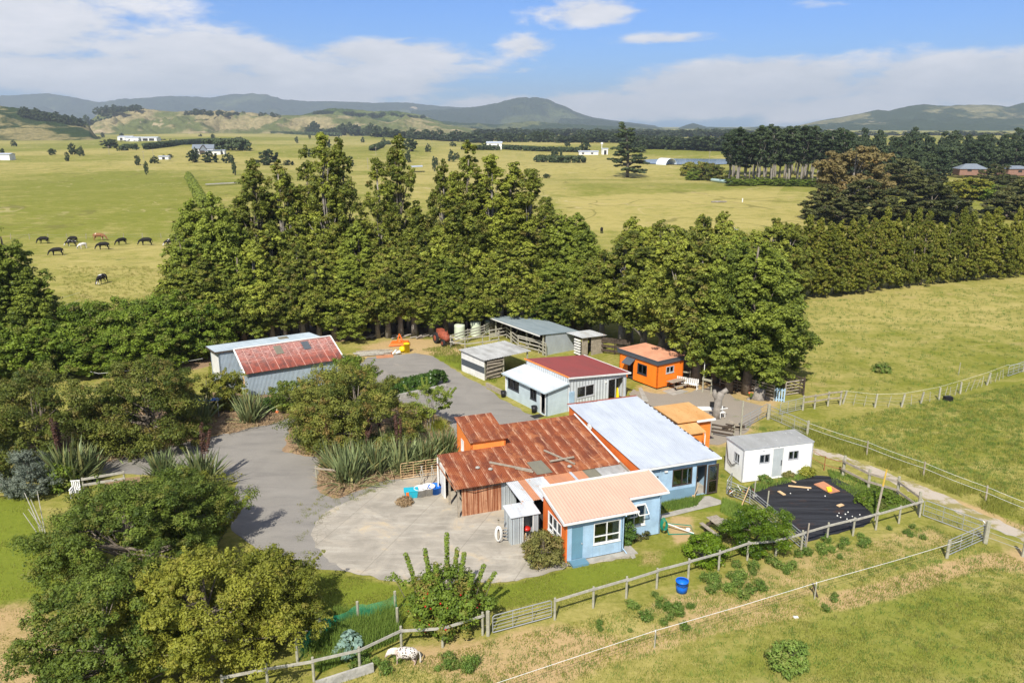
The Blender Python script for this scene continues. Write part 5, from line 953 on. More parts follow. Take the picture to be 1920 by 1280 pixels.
def corr(mb, x0, x1, y0, y1, zf, pitch=.15, amp=.018, th=.02, m=0, ny=1, wave=True):
    """corrugated sheet over x0..x1, y0..y1, height zf(x,y), ribs running along y"""
    n = max(1, int((x1-x0)/pitch*4)) if wave else 1; vs = []; 
    for j in range(ny+1):
        y = y0+(y1-y0)*j/ny
        for i in range(n+1):
            x = x0+(x1-x0)*i/n; w = math.sin((x-x0)/pitch*2*math.pi)*amp if wave else 0; vs.append((x, y, zf(x, y)+w+th))
    k = n+1; top = len(vs)
    for j in range(ny+1):
        y = y0+(y1-y0)*j/ny
        for i in range(n+1):
            x = x0+(x1-x0)*i/n; w = math.sin((x-x0)/pitch*2*math.pi)*amp if wave else 0; vs.append((x, y, zf(x, y)+w))
    fs = []
    for j in range(ny):
        for i in range(n):
            a = j*k+i; fs.append((a, a+1, a+k+1, a+k)); fs.append((top+a, top+a+k, top+a+k+1, top+a+1))
    for i in range(n): fs.append((top+i, top+i+1, i+1, i)); a = ny*k+i; fs.append((a, a+1, top+a+1, top+a))
    for j in range(ny): a = j*k; fs.append((a, a+k, top+a+k, top+a)); a = j*k+n; fs.append((top+a, top+a+k, a+k, a))
    return mb.add(vs, fs, m)
def bump(parent, name, mat, *boxes, label=None):
    b = MB()
    for q in boxes: b.box(*q)
    o = b.build(name, mat, parent)
    if label: o['label'] = label
    return o
HO = P(1060, 1056, 0); HA = 20
# ---------------- cottage
ct = thing('cottage', 'pale blue cottage with orange side wall and salmon pink iron roof', 'cottage', HO, HA)
zp = lambda x, y: 2.66+.165*(y+.2)
b = MB(); opF = [(1.72, 3.42, .85, 2.2)]; doorO = (.30, 1.12, .12, 2.2)
wall(b, (0, 0), (3.65, 0), .08, zp(0, 0)-.03, zp(0, 0)-.03, [doorO]+opF); wall(b, (3.65, 0), (3.65, 1.15), .08, zp(0, 0)-.03, zp(0, 1.15)-.03); op2 = [(.55, 2.05, .85, 2.25)]; wall(b, (3.65, 1.15), (6.75, 1.15), .05, zp(0, 1.15)-.03, zp(0, 1.15)-.03, op2)
wall(b, (6.75, 1.15), (6.75, 3.3), .05, zp(0, 1.15)-.03, zp(0, 3.3)-.03); wall(b, (6.75, 3.3), (0, 3.3), .05, zp(0, 3.3)-.03, zp(0, 3.3)-.03); b.build('wall', M['blue'], ct)
b = MB(); opS = [(.8, 2.75, .9, 2.1)]; wall(b, (-.012, 3.35), (-.012, -.004), .05, zp(0, 3.35)-.03, zp(0, 0)-.03, opS, th=.1); tag(b.build('wall', M['orange'], ct), 'bright orange side wall')
b = MB(); corr(b, -.22, 4.42, -.22, 1.2, zp, .2, .011, ny=1); corr(b, -.22, 7.05, 1.2, 3.3, zp, .2, .011); b.add([(4.42, 1.0, zp(0, 1.0)), (7.05, 1.0, zp(0, 1)), (7.05, 1.2, zp(0, 1.2)), (4.42, 1.2, zp(0, 1.2))], [(0, 1, 2, 3)])
corr(b, 4.42, 7.05, 1.0, 1.2, zp, .2, .011); b.build('roof', M['r_pink'], ct)
bump(ct, 'ridge_flashing', M['white'], (-.3, 6.95, 3.28, 3.42, zp(0, 3.3)-.05, zp(0, 3.3)+.07))
b = MB(); b.beam((-.26, -.3, zp(0, -.3)-.03), (-.26, 3.4, zp(0, 3.4)-.03), .05, .2); b.build('bargeboard', M['white'], ct); b = MB(); b.beam((7.09, .95, zp(0, .95)-.03), (7.09, 3.4, zp(0, 3.4)-.03), .05, .2); b.build('bargeboard', M['white'], ct)
def gutter(parent, x0, x1, y, z, mat='white', r=.06):
    b = MB(); b.box(x0, x1, y-.12, y-.1, z-.11, z); b.box(x0, x1, y-.1, y-.01, z-.11, z-.09); b.box(x0, x1, y-.01, y+.01, z-.11, z-.02); b.box(x0, x0+.01, y-.1, y-.01, z-.09, z); b.box(x1-.01, x1, y-.1, y-.01, z-.09, z); return b.build('gutter', M[mat], parent)
gutter(ct, -.3, 4.46, -.22, zp(0, -.22)); gutter(ct, 4.5, 7.15, 1.0, zp(0, 1.0))
d = bump(ct, 'door', M['blue_door'], (.36, 1.06, .02, .06, .15, 2.16)); bump(d, 'door_frame', M['blue'], (.3, .36, -.02, .1, .12, 2.2), (1.06, 1.12, -.02, .1, .12, 2.2), (.36, 1.06, -.02, .1, 2.16, 2.2)); bump(d, 'handle', M['alu'], (.97, 1.02, -.04, .02, 1.05, 1.12))
window(ct, (0, 0), (3.65, 0), opF[0], M['white'], 1, rail=.45, curtain=[(.78, 1.0)]); window(ct, (3.65, 1.15), (6.75, 1.15), op2[0], M['white'], 1, curtain=[(.8, 1.0)]); window(ct, (-.012, 3.35), (-.012, 0), opS[0], M['white'], 2, rail=.4, curtain=[(0, .4)])
for k, (xx, aa) in enumerate([(4.25, 38), (5.0, 48)]):
    o = MB(); h = Vector((xx, 1.1, 2.2)); dz = Vector((0, -math.sin(R(aa))*.62, -math.cos(R(aa))*.62)); u = Vector((.66, 0, 0))
    for p, q in ((h, h+u), (h+dz, h+dz+u), (h, h+dz), (h+u, h+u+dz)): o.beam(p, q, .045, .045)
    w = o.build('open_sash', M['white'], ct); g = MB(); g.add([h, h+u, h+u+dz, h+dz], [(0, 1, 2, 3)]); g.build('pane', M['glass'], w)
bump(ct, 'step', M['blue_door'], (.2, 1.2, -.62, -.02, 0, .14)); bump(ct, 'foundation', M['dark'], (.05, 3.6, .05, 3.2, -.05, .08), (3.6, 6.7, 1.25, 3.2, -.05, .06)); bump(ct, 'floor', M['wood_old'], (.12, 3.53, .12, 3.18, .1, .14), (3.53, 6.6, 1.28, 3.18, .1, .14))
b = MB(); b.tube([(3.6, -.35, 2.52), (3.6, -.05, 2.3), (3.6, -.05, .3), (3.75, -.3, .06)], .035); b.build('downpipe', M['blue'], ct); b = MB(); b.tube([(6.6, .95, 2.7), (6.6, 1.1, 2.45), (6.6, 1.1, .1)], .035); b.build('downpipe', M['blue'], ct)
bump(ct, 'concrete_skirt', M['concrete'], (1.3, 4.4, -.45, -.01, 0, .045), (3.66, 4.4, -.01, .5, 0, .045))
b = MB()
for x in (1.68, 3.5, 4.6): b.box(x, x+.012, -.016 if x < 3.6 else 1.13, .0 if x < 3.6 else 1.149, .1, 2.6)
b.build('cover_strip', M['blue'], ct); bump(ct, 'table_bits', M['wood_tan'], (2.3, 2.42, .2, .3, .95, 1.1), (2.5, 2.6, .25, .32, .95, 1.05))
# ---------------- rusty shed
zr = lambda x, y: 2.10+.12*(y-7.15)
rs = thing('rusty_shed', 'long low shed with a rusted corrugated iron roof and patched front sheets', 'shed', HO, HA)
b = MB(); corr(b, -4.4, 7.2, 7.05, 11.5, zr, .12, .014, ny=2); corr(b, .5, 7.2, 11.5, 14.5, zr, .12, .014); corr(b, -4.4, -2.0, 11.5, 11.52, zr, .12, .014); b.build('roof', M['rust'], rs)
zl = lambda x, y: 2.06-.035*(7.15-y)
for (x0, x1, y0, m, lb, dz) in [(-1.05, -.28, 4.15, 'r_zinc', 'pale zinc patch sheet at the left', 0), (-.28, .22, 4.3, 'r_terra', 'narrow orange patch sheet', .02), (.22, 1.5, 4.0, 'r_zinc', 'pale blue grey patch sheet', .035), (1.5, 3.3, 3.7, 'r_terra', 'orange brown patch sheet', .02), (3.3, 3.48, 3.7, 'r_white', 'white strip', .045), (3.48, 4.25, 3.7, 'r_terra', 'second orange brown patch sheet', .02), (4.25, 5.2, 3.7, 'r_olive', 'dark olive patch sheet', .0), (5.2, 7.2, 3.7, 'r_worn', 'worn silver patch sheet', .02)]:
    b = MB(); corr(b, x0, x1, y0, 7.3, lambda x, y: zl(x, y)-.03+dz, .12, .014); tag(b.build('roof_patch', M[m], rs), lb)
b = MB(); b.add([(x, y, zr(x, y)+.055) for x, y in ((1.15, 7.25), (2.25, 7.25), (2.1, 8.9), (1.05, 8.9))], [(0, 1, 2, 3)]); b.add([(x, y, zr(x, y)+.045) for x, y in ((1.15, 7.25), (2.25, 7.25), (2.1, 8.9), (1.05, 8.9))], [(3, 2, 1, 0)]); tag(b.build('roof_patch', M['r_olive'], rs), 'square olive patch lying on the rust')
b = MB(); corr(b, -3.9, -1.25, 7.35, 7.36, lambda x, y: 0, .09, 0, wave=False)
def cwall(mb, a, b_, z0, z1, pitch=.1, amp=.014):
    a = Vector((*a, 0)); b_ = Vector((*b_, 0)); d = b_-a; L_ = d.length; d /= L_; n = Vector((d.y, -d.x, 0)); k = int(L_/pitch*4); vs = []
    for i in range(k+1):
        s = L_*i/k; o = a+d*s+n*(math.sin(s/pitch*6.283)*amp)
        for off in (0, -.02):
            for z in (z0, z1): vs.append((o.x+n.x*off, o.y+n.y*off, z))
    fs = []
    for i in range(k): q = i*4; fs += [(q, q+4, q+5, q+1), (q+2, q+3, q+7, q+6), (q+1, q+5, q+7, q+3)]
    return mb.add(vs, fs)
b = MB(); cwall(b, (-3.9, 7.4), (-1.27, 7.4), .02, 1.98); tag(b.build('wall', M['rust_wall'], rs), 'rust streaked corrugated front panel'); b = MB(); cwall(b, (-1.25, 7.38), (-.25, 7.38), .02, 2.0); tag(b.build('wall', M['iron_grey'], rs), 'grey corrugated panel')
b = MB(); wall(b, (7.2, 3.7), (7.2, 14.4), 0, 1.9, 2.8); wall(b, (7.2, 14.4), (.5, 14.4), 0, 2.85, 2.85); wall(b, (-1.6, 11.4), (-4.3, 11.4), 0, 2.5, 2.5); wall(b, (-.25, 7.4), (-.25, 11.3), 0, 1.95, 2.4); b.build('wall', M['wood_old'], rs)
bump(rs, 'floor', M['dark'], (-.2, 7.1, 3.8, 14.3, .03, .06))
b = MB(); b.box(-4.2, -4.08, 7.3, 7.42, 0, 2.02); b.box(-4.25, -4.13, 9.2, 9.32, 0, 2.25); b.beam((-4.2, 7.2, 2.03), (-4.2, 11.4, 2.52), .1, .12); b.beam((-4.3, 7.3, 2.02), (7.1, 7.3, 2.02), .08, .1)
for y in (8.4, 9.7, 11): b.beam((-4.3, y, zr(0, y)-.07), (7, y, zr(0, y)-.07), .06, .08)
b.build('frame', M['wood_old'], rs); bump(rs, 'white_board', M['white'], (-4.3, -4.2, 10.2, 11.4, 0, 2.15), (-4.45, -4.38, 11.3, 11.4, 0, 2.5)); bump(rs, 'edge_board', M['rust_wall'], (-4.46, -4.41, 7.0, 11.5, 2.02, 2.1))
b = MB(); b.tube([(-3.9, 7.2, 1.98), (-3.2, 7.15, 1.8), (-2.2, 7.12, 1.95), (-1.2, 7.1, 2.0)], .025, 5); b.build('hanging_cable', M['rubber'], rs); b = MB(); b.tube([(7.0, 7.1, 2.25), (7.0, 14.4, 3.1)], .06, 6); tag(b.build('flashing', M['white'], rs), 'white flashing along the orange wall')
# tower
tw = thing('orange_tower', 'small bright orange lean-to tower with its own rusted roof behind the rusty shed', 'shed', HO, HA); zt = lambda x, y: 3.25+.13*(y-11.4)
b = MB(); ot = [(1.1, 1.75, 1.75, 2.6)]; wall(b, (-2.0, 15.0), (-2.0, 11.5), 0, zt(0, 15)-.02, zt(0, 11.5)-.02, ot); wall(b, (-2.0, 11.5), (.5, 11.5), 0, zt(0, 11.5)-.02, zt(0, 11.5)-.02); wall(b, (.5, 11.5), (.5, 15), 0, zt(0, 11.5)-.02, zt(0, 15)-.02); wall(b, (.5, 15), (-2, 15), 0, zt(0, 15)-.02, zt(0, 15)-.02); b.build('wall', M['orange_l'], tw)
b = MB(); corr(b, -2.15, .65, 11.3, 15.15, zt, .12, .014); b.build('roof', M['rust'], tw); window(tw, (-2, 15), (-2, 11.5), ot[0], M['white'], 1)
# old timbers and stones lying on the rusty roof
def lying(name, a, b_, r, label, mat='wood_old', group=None):
    c, s = math.cos(R(HA)), math.sin(R(HA)); f = lambda p: Vector((HO.x+p[0]*c-p[1]*s, HO.y+p[0]*s+p[1]*c, zr(p[0], p[1])+.05+r)); t = MB(); p0, p1 = f(a), f(b_); mid = (p0+p1)/2; t.beam(p0-mid, p1-mid, r*2.2, r*1.7); o = t.build(name, M[mat], None, loc=mid); return tag(o, label, 'timber', group)
lying('timber_pole', (-1.35, 9.5), (1.0, 7.75), .055, 'long grey timber pole lying on the left of the rusty roof'); lying('timber_pole', (.05, 8.35), (1.0, 7.55), .055, 'shorter grey timber beside the long pole on the rusty roof')
lying('timber_pole', (2.75, 10.0), (4.05, 7.75), .05, 'grey timber under the crossing one on the rusty roof'); o = lying('timber_pole', (2.5, 8.35), (4.3, 8.45), .05, 'grey timber laid across another in a cross on the rusty roof'); o.location.z += .1
for (a, lb) in [((-2.3, 9.1), 'flat stone on the left part of the rusty roof'), ((-1.55, 8.7), 'dull brown stone right of the flat one on the rusty roof'), ((3.6, 7.6), 'small pale stone near the front edge of the rusty roof')]:
    c, s = math.cos(R(HA)), math.sin(R(HA)); b = MB(); b.lathe((0, 0, 0), [(0, 0), (.15, .01), (.17, .06), (.1, .12), (0, .13)], 7); o = b.build('stone', M['conc_wall'], None, True, loc=(HO.x+a[0]*c-a[1]*s, HO.y+a[0]*s+a[1]*c, zr(*a)+.03)); tag(o, lb, 'stone')
# ---------------- workshop (white roof)
wk = thing('workshop', 'large workshop with a white iron roof, orange side wall and pale blue front', 'workshop', HO, HA); zh = lambda x, y: 2.72+.043*(y-4.6)
b = MB(); o1 = (2.45, 3.95, 1.0, 2.2); o2 = (4.28, 5.08, .08, 2.22); o0 = (1.0, 1.38, 1.25, 1.95); wall(b, (7.3, 4.8), (13.1, 4.8), .05, 2.66, 2.66, [o0, o1, o2]); wall(b, (13.1, 4.8), (13.1, 16), .05, 2.66, 3.15); b.build('wall', M['blue'], wk)
b = MB(); wall(b, (7.288, 16), (7.288, 4.8), .05, 3.2, 2.7, th=.1); wall(b, (13.1, 16), (7.3, 16), .05, 3.15, 3.15); tag(b.build('wall', M['orange'], wk), 'long orange side wall above the rusty roof')
bump(wk, 'plinth', M['blue_d'], (8.0, 11.5, 4.755, 4.795, 0, .78)); b = MB(); corr(b, 7.2, 13.2, 4.55, 16.2, zh, .13, .014, ny=3); b.build('roof', M['r_white'], wk)
b = MB(); b.box(7.2, 13.2, 16.1, 16.24, zh(0, 16.1)+.02, zh(0, 16.1)+.06)
for k in range(14): b.box(7.9+k*.13, 7.96+k*.13, 16.0, 16.09, zh(0, 16)+.04, zh(0, 16)+.075)
b.build('rusty_flashing', M['redrust'], wk); b = MB()
for k in range(17): y = 5.2+k*.6+rr.uniform(-.2, .2); b.box(13.14, 13.22, y, y+rr.uniform(.12, .4), zh(0, y)-.01, zh(0, y)+.05)
b.build('rust_flakes', M['wood_dark'], wk); gutter(wk, 7.2, 13.25, 4.57, zh(0, 4.55))
window(wk, (7.3, 4.8), (13.1, 4.8), o1, M['frame_brown'], 1, sill=False); window(wk, (7.3, 4.8), (13.1, 4.8), o0, M['frame_dark'], 0, sill=False)
bump(wk, 'floor', M['concrete'], (7.45, 12.95, 4.93, 15.9, .04, .08)); b = MB(); b.box(11.58, 11.64, 4.78, 4.94, .08, 2.22); b.box(12.32, 12.38, 4.78, 4.94, .08, 2.22); b.box(11.64, 12.32, 4.78, 4.94, 2.16, 2.22); b.build('door_frame', M['frame_brown'], wk)
b = MB(); b.box(12.4, 12.52, 4.66, 4.71, .1, 2.2); b.box(13.1, 13.22, 4.66, 4.71, .1, 2.2); b.box(12.52, 13.1, 4.66, 4.71, 2.08, 2.2); b.box(12.52, 13.1, 4.66, 4.71, .1, .2); b.box(12.52, 13.1, 4.665, 4.705, 1.0, 1.06); dl = b.build('open_door', M['frame_brown'], wk); bump(dl, 'pane', M['glass'], (12.52, 13.1, 4.68, 4.69, .2, 2.08))
b = MB(); b.tube([(7.55, 4.5, 2.62), (8.05, 4.72, 2.5), (8.05, 4.74, .1)], .04); b.tube([(8.8, 4.72, 2.62), (8.8, 4.74, .1)], .03); b.build('downpipe', M['blue'], wk); bump(wk, 'wall_lamp', M['white'], (9.1, 9.32, 4.68, 4.79, 2.15, 2.25)); b = MB()
for x in (9.6, 10.9, 11.5): b.box(x, x+.012, 4.785, 4.799, .8, 2.6)
b.build('cover_strip', M['blue'], wk)
vent = MB(); vent.lathe((0, 0, 0), [(0, -.03), (.2, -.03), (.24, .0), (.24, .04), (0, .05)], 14); v_ = vent.build('wall_vent', M['white_c'], wk); v_.rotation_euler = (0, R(-90), 0); v_.location = (7.23, 12.2, 2.85); v_.scale = (.9, 1.4, 1)
c, s = math.cos(R(HA)), math.sin(R(HA)); H2 = lambda x, y, z=0: Vector((HO.x+x*c-y*s, HO.y+x*s+y*c, z))
t = thing('wooden_table', 'small wooden table with clutter inside the open workshop door', 'table', H2(11.95, 6.2, .08), HA); bump(t, 'tabletop', M['wood_tan'], (-.45, .45, -.35, .35, .7, .74)); 
for x in (-.4, .34):
    for y in (-.3, .24): bump(t, 'leg', M['wood_tan'], (x, x+.06, y, y+.06, 0, .7))
b = MB(); b.box(-.2, .1, -.15, .15, 0, .12); b.box(.0, .25, -.05, .15, .12, .25); tag(b.build('clutter_pile', M['curtain'], None, loc=H2(11.95, 6.2, .82)), 'white and dark clutter piled on the small table', 'clutter')
for k, (x, w_, h_, m, lb) in enumerate([(9.95, .4, .22, 'curtain', 'white papers on the sill inside the workshop window'), (10.4, .22, .3, 'wood_tan', 'tan box on the sill inside the workshop window'), (10.75, .42, .25, 'white', 'white box on the sill inside the workshop window')]):
    b = MB(); b.box(-w_/2, w_/2, -.12, .12, 0, h_); b.box(-w_/2+.05, w_/2-.08, -.1, .08, h_, h_+.04); tag(b.build('box', M[m], None, loc=H2(x+.1, 5.1, 1.0)), lb, 'box')
bump(wk, 'window_shelf', M['white'], (9.75, 11.3, 4.93, 5.3, .95, .995))
# ---------------- orange timber shed behind
tm = thing('weatherboard_shed', 'small orange weatherboard shed with sun bleached orange flat roof', 'shed', HO, HA)
b = MB(); wall(b, (14.2, 11.5), (17.05, 11.5), 0, 2.5, 2.5); wall(b, (17.05, 11.5), (17.05, 14.7), 0, 2.5, 2.55); wall(b, (17.05, 14.7), (14.2, 14.7), 0, 2.55, 2.55); wall(b, (14.2, 14.7), (14.2, 11.5), 0, 2.55, 2.5); wall(b, (13.3, 10.1), (15.5, 10.1), 0, 2.1, 2.1); wall(b, (15.5, 10.1), (15.5, 11.5), 0, 2.1, 2.3)
for z in np.arange(.1, 2.5, .16): b.box(15.52, 17.08, 11.47, 11.5, z, z+.13); b.box(17.17-.12, 17.09, 11.5, 14.7, z, z+.13)
b.build('wall', M['orange_board'], tm); b = MB(); b.hexa([(14.05, 11.3, 2.52), (17.25, 11.3, 2.52), (17.25, 14.9, 2.57), (14.05, 14.9, 2.57)], [(14.05, 11.3, 2.6), (17.25, 11.3, 2.6), (17.25, 14.9, 2.65), (14.05, 14.9, 2.65)]); b.hexa([(13.25, 9.9, 2.12), (15.65, 9.9, 2.12), (15.65, 11.3, 2.36), (13.25, 11.3, 2.36)], [(13.25, 9.9, 2.18), (15.65, 9.9, 2.18), (15.65, 11.3, 2.42), (13.25, 11.3, 2.42)])
b.build('roof', M['r_timber'], tm); b = MB(); b.box(15.7, 17.3, 11.16, 11.28, 2.42, 2.56); b.build('gutter', M['white'], tm); b = MB(); b.tube([(15.55, 9.95, 2.1), (15.62, 9.98, 1.9), (15.62, 9.98, .1)], .045); b.build('downpipe', M['white'], tm)
# ---------------- wood shed
ws = thing('firewood_shed', 'small open fronted grey garden shed holding a red lidded barbecue', 'shed', H2(-2.2, 2.95), HA)
b = MB(); cwall(b, (0, 1.25), (0, 0), 0, 1.78, .2, .015); cwall(b, (0, 0), (.72, 0), 0, 1.74, .2, .01); cwall(b, (1.4, 0), (1.75, 0), 0, 1.74, .2, .01); cwall(b, (1.75, 0), (1.75, 1.25), 0, 1.78, .2, .015); cwall(b, (1.75, 1.25), (0, 1.25), 0, 1.85, .2, .015); b.build('wall', M['iron_grey'], ws)
b = MB(); b.hexa([(-.07, -.1, 1.8), (1.83, -.1, 1.8), (1.83, 1.35, 1.93), (-.07, 1.35, 1.93)], [(-.07, -.1, 1.84), (1.83, -.1, 1.84), (1.83, 1.35, 1.97), (-.07, 1.35, 1.97)]); b.build('roof', M['r_zinc'], ws); bump(ws, 'doorway_frame', M['white'], (.72, .76, -.03, .03, 0, 1.76), (1.36, 1.4, -.03, .03, 0, 1.76), (.76, 1.36, -.03, .03, 0, .05))
bb = thing('barbecue', 'round black barbecue with red lid inside the small grey shed', 'barbecue', H2(-2.2+1.15, 2.95+.42), HA); b = MB(); b.lathe((0, 0, .62), [(.05, -.16), (.2, -.1), (.25, 0), (.24, .02)], 14); b.build('bowl', M['black'], bb, True); b = MB(); b.lathe((0, 0, .64), [(.25, 0), (.24, .08), (.15, .17), (0, .2)], 14); b.build('lid', M['red'], bb, True)
for a in (0, 2.1, 4.2): b = MB(); b.tube([(.1*math.cos(a), .1*math.sin(a), .55), (.24*math.cos(a), .24*math.sin(a), 0)], .015, 5); b.build('leg', M['alu'], bb)
for k in range(5):
    b = MB(); b.beam((0, 0, .06), (.12*math.cos(k*.5), .25, .42-.03*k), .08, .07); tag(b.build('firewood_piece', M['wood_tan'], None, loc=H2(-2.2+.86+.05*k, 2.95+.2+.05*k, .02)), 'split firewood piece leaning in the small grey shed', 'firewood', 'firewood in the small grey shed')
# ---------------- grey office unit
UO = P(818+.6, 882, 0); UO = Vector((2.94, 64.0, 0)); un = thing('farm_office', 'grey clad farm office with maroon roof above a pale grey lean-to roof', 'office building', UO, 33)
zm = lambda x, y: 3.12-.103*(x-2.2); zn = lambda x, y: 2.22+.17*(x+.25)
b = MB(); oa = (.5, 1.35, .95, 2.0)  # along -y direction from back corner
L_ = 6.4; oL = [(.35, 2.15, .95, 2.0), (3.95, 4.9, .95, 2.0), (5.45, 6.25, .05, 2.05)]
wall(b, (0, L_), (0, 0), 0, 2.22, 2.22, oL); wall(b, (0, 0), (2.2, 0), 0, 2.24, 2.6); 
tag(b.build('wall', M['clad_side'], un), 'blue grey side wall')
b = MB(); w1 = (1.0, 2.95, 1.0, 2.05); w2 = (4.5, 6.35, .08, 2.15); wall(b, (2.2, -.02), (8.85, -.02), 0, 3.06, 2.38, [w1, w2]); wall(b, (8.85, 0), (8.85, 6.4), 0, 2.38, 2.38); wall(b, (8.85, L_), (2.2, L_), 0, 2.38, 3.06); wall(b, (2.2, L_), (2.2, 0), 2.5, 3.06, 3.06); wall(b, (2.2, L_), (0, L_), 0, 2.6, 2.22); b.build('wall', M['clad'], un)
b = MB()
def corrx(mb, x0, x1, y0, y1, zf, pitch, amp=.015):
    n = int((y1-y0)/pitch*4); vs = []
    for o in (.02, 0):
        for i in range(n+1):
            y = y0+(y1-y0)*i/n; w = math.sin(i*math.pi/2)*amp; vs += [(x0, y, zf(x0, y)+w+o), (x1, y, zf(x1, y)+w+o)]
    k = 2*(n+1); fs = []
    for i in range(n): a = 2*i; fs += [(a, a+1, a+3, a+2), (k+a, k+a+2, k+a+3, k+a+1), (a, a+2, k+a+2, k+a), (a+1, k+a+1, k+a+3, a+3)]
    return mb.add(vs, fs)
corrx(b, 2.2, 9.1, -.22, 6.6, zm, .25); tag(b.build('roof', M['r_maroon'], un), 'maroon upper roof'); b = MB(); corrx(b, -.28, 2.19, -.2, 6.6, zn, .3); tag(b.build('roof', M['r_grey'], un), 'pale grey lean-to roof')
b = MB(); b.beam((2.17, -.25, 3.16), (2.17, 6.62, 3.16), .06, .1); tag(b.build('roof_trim', M['orange_l'], un), 'orange edge trim'); b = MB(); b.beam((2.1, -.26, 3.1), (9.15, -.26, 2.38), .05, .14); b.beam((9.12, -.3, 2.4), (9.12, 6.6, 2.4), .08, .12); b.build('fascia', M['white'], un)
b = MB(); b.beam((-.3, -.24, 2.2), (2.2, -.24, 2.62), .05, .1); b.box(-.38, -.28, -.2, 6.6, 2.12, 2.22); b.build('gutter', M['clad_side'], un)
fr_ = M['frame_dark']; window(un, (0, L_), (0, 0), oL[0], fr_, 1); window(un, (0, L_), (0, 0), oL[1], fr_, 1); window(un, (2.2, -.02), (8.85, -.02), w1, M['alu'], 1)
b = MB(); b.box(-.03, .1, .13, .2, .05, 2.05); b.box(-.03, .1, .88, .95, .05, 2.05); b.build('door_frame', M['white'], un); bump(un, 'door', M['redrust'], (.12, .7, .2, .24, .06, 2.0))
b = MB(); 
for x in (6.7, 7.55, 8.48): b.box(x, x+.07, -.05, .06, .1, 2.15)
b.box(6.77, 8.5, -.05, .06, 2.08, 2.15); b.box(6.77, 8.5, -.05, .06, .08, .15); sl = b.build('sliding_door', M['alu'], un); bump(sl, 'pane', M['glass'], (6.77, 7.55, 0, .012, .15, 2.08)); bump(un, 'floor', M['dark'], (.15, 8.7, .15, 6.2, .02, .05))
b = MB(); b.add([(7.7, .3, .1), (8.35, .3, .1), (8.35, .5, .95), (7.75, .5, .95)], [(0, 1, 2, 3)]); b.box(7.7, 8.35, .52, 1.2, .1, .9); tag(b.build('yellow_slide', M['yellow'], None), 'yellow plastic panel inside the corner doorway of the grey office', 'panel'); o = bpy.context.scene.objects['yellow_slide']; o.location = UO; o.rotation_euler = (0, 0, R(33))
bump(un, 'wall_lamp', M['white'], (6.35, 6.47, -.12, -.03, 1.9, 2.05)); bump(un, 'meter_box', M['blue'], (2.35, 2.9, -.1, -.03, .7, 1.75)); bump(un, 'wall_post', M['white'], (-.06, 0, 6.3, 6.45, 0, 2.2))
U2 = lambda x, y, z=0: Vector((UO.x+x*math.cos(R(33))-y*math.sin(R(33)), UO.y+x*math.sin(R(33))+y*math.cos(R(33)), z))
for (x, y, h, lb) in [(-.35, 6.3, .55, 'black round bin at the far corner of the grey office'), (-.35, 1.35, .6, 'black round bin beside the door of the grey office')]:
    t = thing('rubbish_bin', lb, 'bin', U2(x, y)); b = MB(); b.lathe((0, 0, 0), [(.2, 0), (.25, h), (.23, h), (.19, .04), (0, .04)], 14); b.build('tub', M['black'], t, True); b = MB(); b.lathe((0, 0, h-.03), [(.255, 0), (.27, .02), (.255, .05)], 14); b.build('rim', M['black'], t, True)
b = MB(); b.box(-.5, .5, -.35, .35, 0, .02); o = tag(b.build('door_mat', M['rubber'], None, loc=U2(-.65, .45, .02)), 'dark mat outside the office door', 'mat'); o.rotation_euler.z = R(33)
b = MB(); b.beam(U2(-.15, 6.7, .2), U2(-.15, 9.6, .2), .2, .45); tag(b.build('retaining_wall', M['wood_old'], None), 'low dark timber retaining edge beside the striped shed', 'retaining wall')
# ---------------- small orange cabin
cb = thing('orange_cabin', 'small bright orange cabin with charcoal tiled fascia and flat terracotta roof', 'cabin', (13.6, 71.1, 0), 34)
b = MB(); c1 = (2.6, 3.9, 1.0, 2.0); c3 = (1.2, 2.0, .15, 2.1); c2 = (1.1, 2.15, 1.4, 2.05); wall(b, (0, 5.3), (0, 0), .16, 2.5, 2.5, [c3, c1]); wall(b, (0, 0), (3.4, 0), .16, 2.5, 2.5, [c2]); wall(b, (3.4, 0), (3.4, 5.3), .16, 2.5, 2.5); wall(b, (3.4, 5.3), (0, 5.3), .16, 2.5, 2.5); b.build('wall', paint('cabin_orange', (.86, .20, .015), dirt=.12, dirtc=(.6, .2, .05)), cb)
b = MB(); b.add([(-.16, -.16, 2.42), (3.56, -.16, 2.42), (3.56, 5.46, 2.42), (-.16, 5.46, 2.42), (-.2, -.2, 2.82), (3.6, -.2, 2.82), (3.6, 5.5, 2.82), (-.2, 5.5, 2.82)], [(0, 1, 5, 4), (1, 2, 6, 5), (2, 3, 7, 6), (3, 0, 4, 7)]); b.beam((-.2, -.2, 2.84), (3.6, -.2, 2.84), .06, .06); b.beam((-.2, -.17, 2.84), (-.2, 5.5, 2.84), .06, .06); b.build('fascia', M['tile_grey'], cb)
bump(cb, 'roof', M['roof_flat_orange'], (-.14, 3.54, -.14, 5.44, 2.5, 2.83)); window(cb, (0, 5.3), (0, 0), c1, M['frame_dark'], 1, curtain=[(0, .35)], fw=.09); w = window(cb, (0, 0), (3.4, 0), c2, M['alu'], 1, fw=.07)
b = MB(); b.hexa([(-.75, 3.0, 1.75), (-.75, 4.2, 1.75), (-.03, 4.2, 2.25), (-.03, 3.0, 2.25)], [(-.75, 3.0, 1.8), (-.75, 4.2, 1.8), (-.03, 4.2, 2.3), (-.03, 3.0, 2.3)]); b.build('awning', M['tile_grey'], cb)
for k in range(4): bump(cb, 'pile', M['wood_dark'], (.1+k*1.0, .25+k*1.0, .15, .3, 0, .155), (.1+k*1.0, .25+k*1.0, 4.9, 5.1, 0, .155))
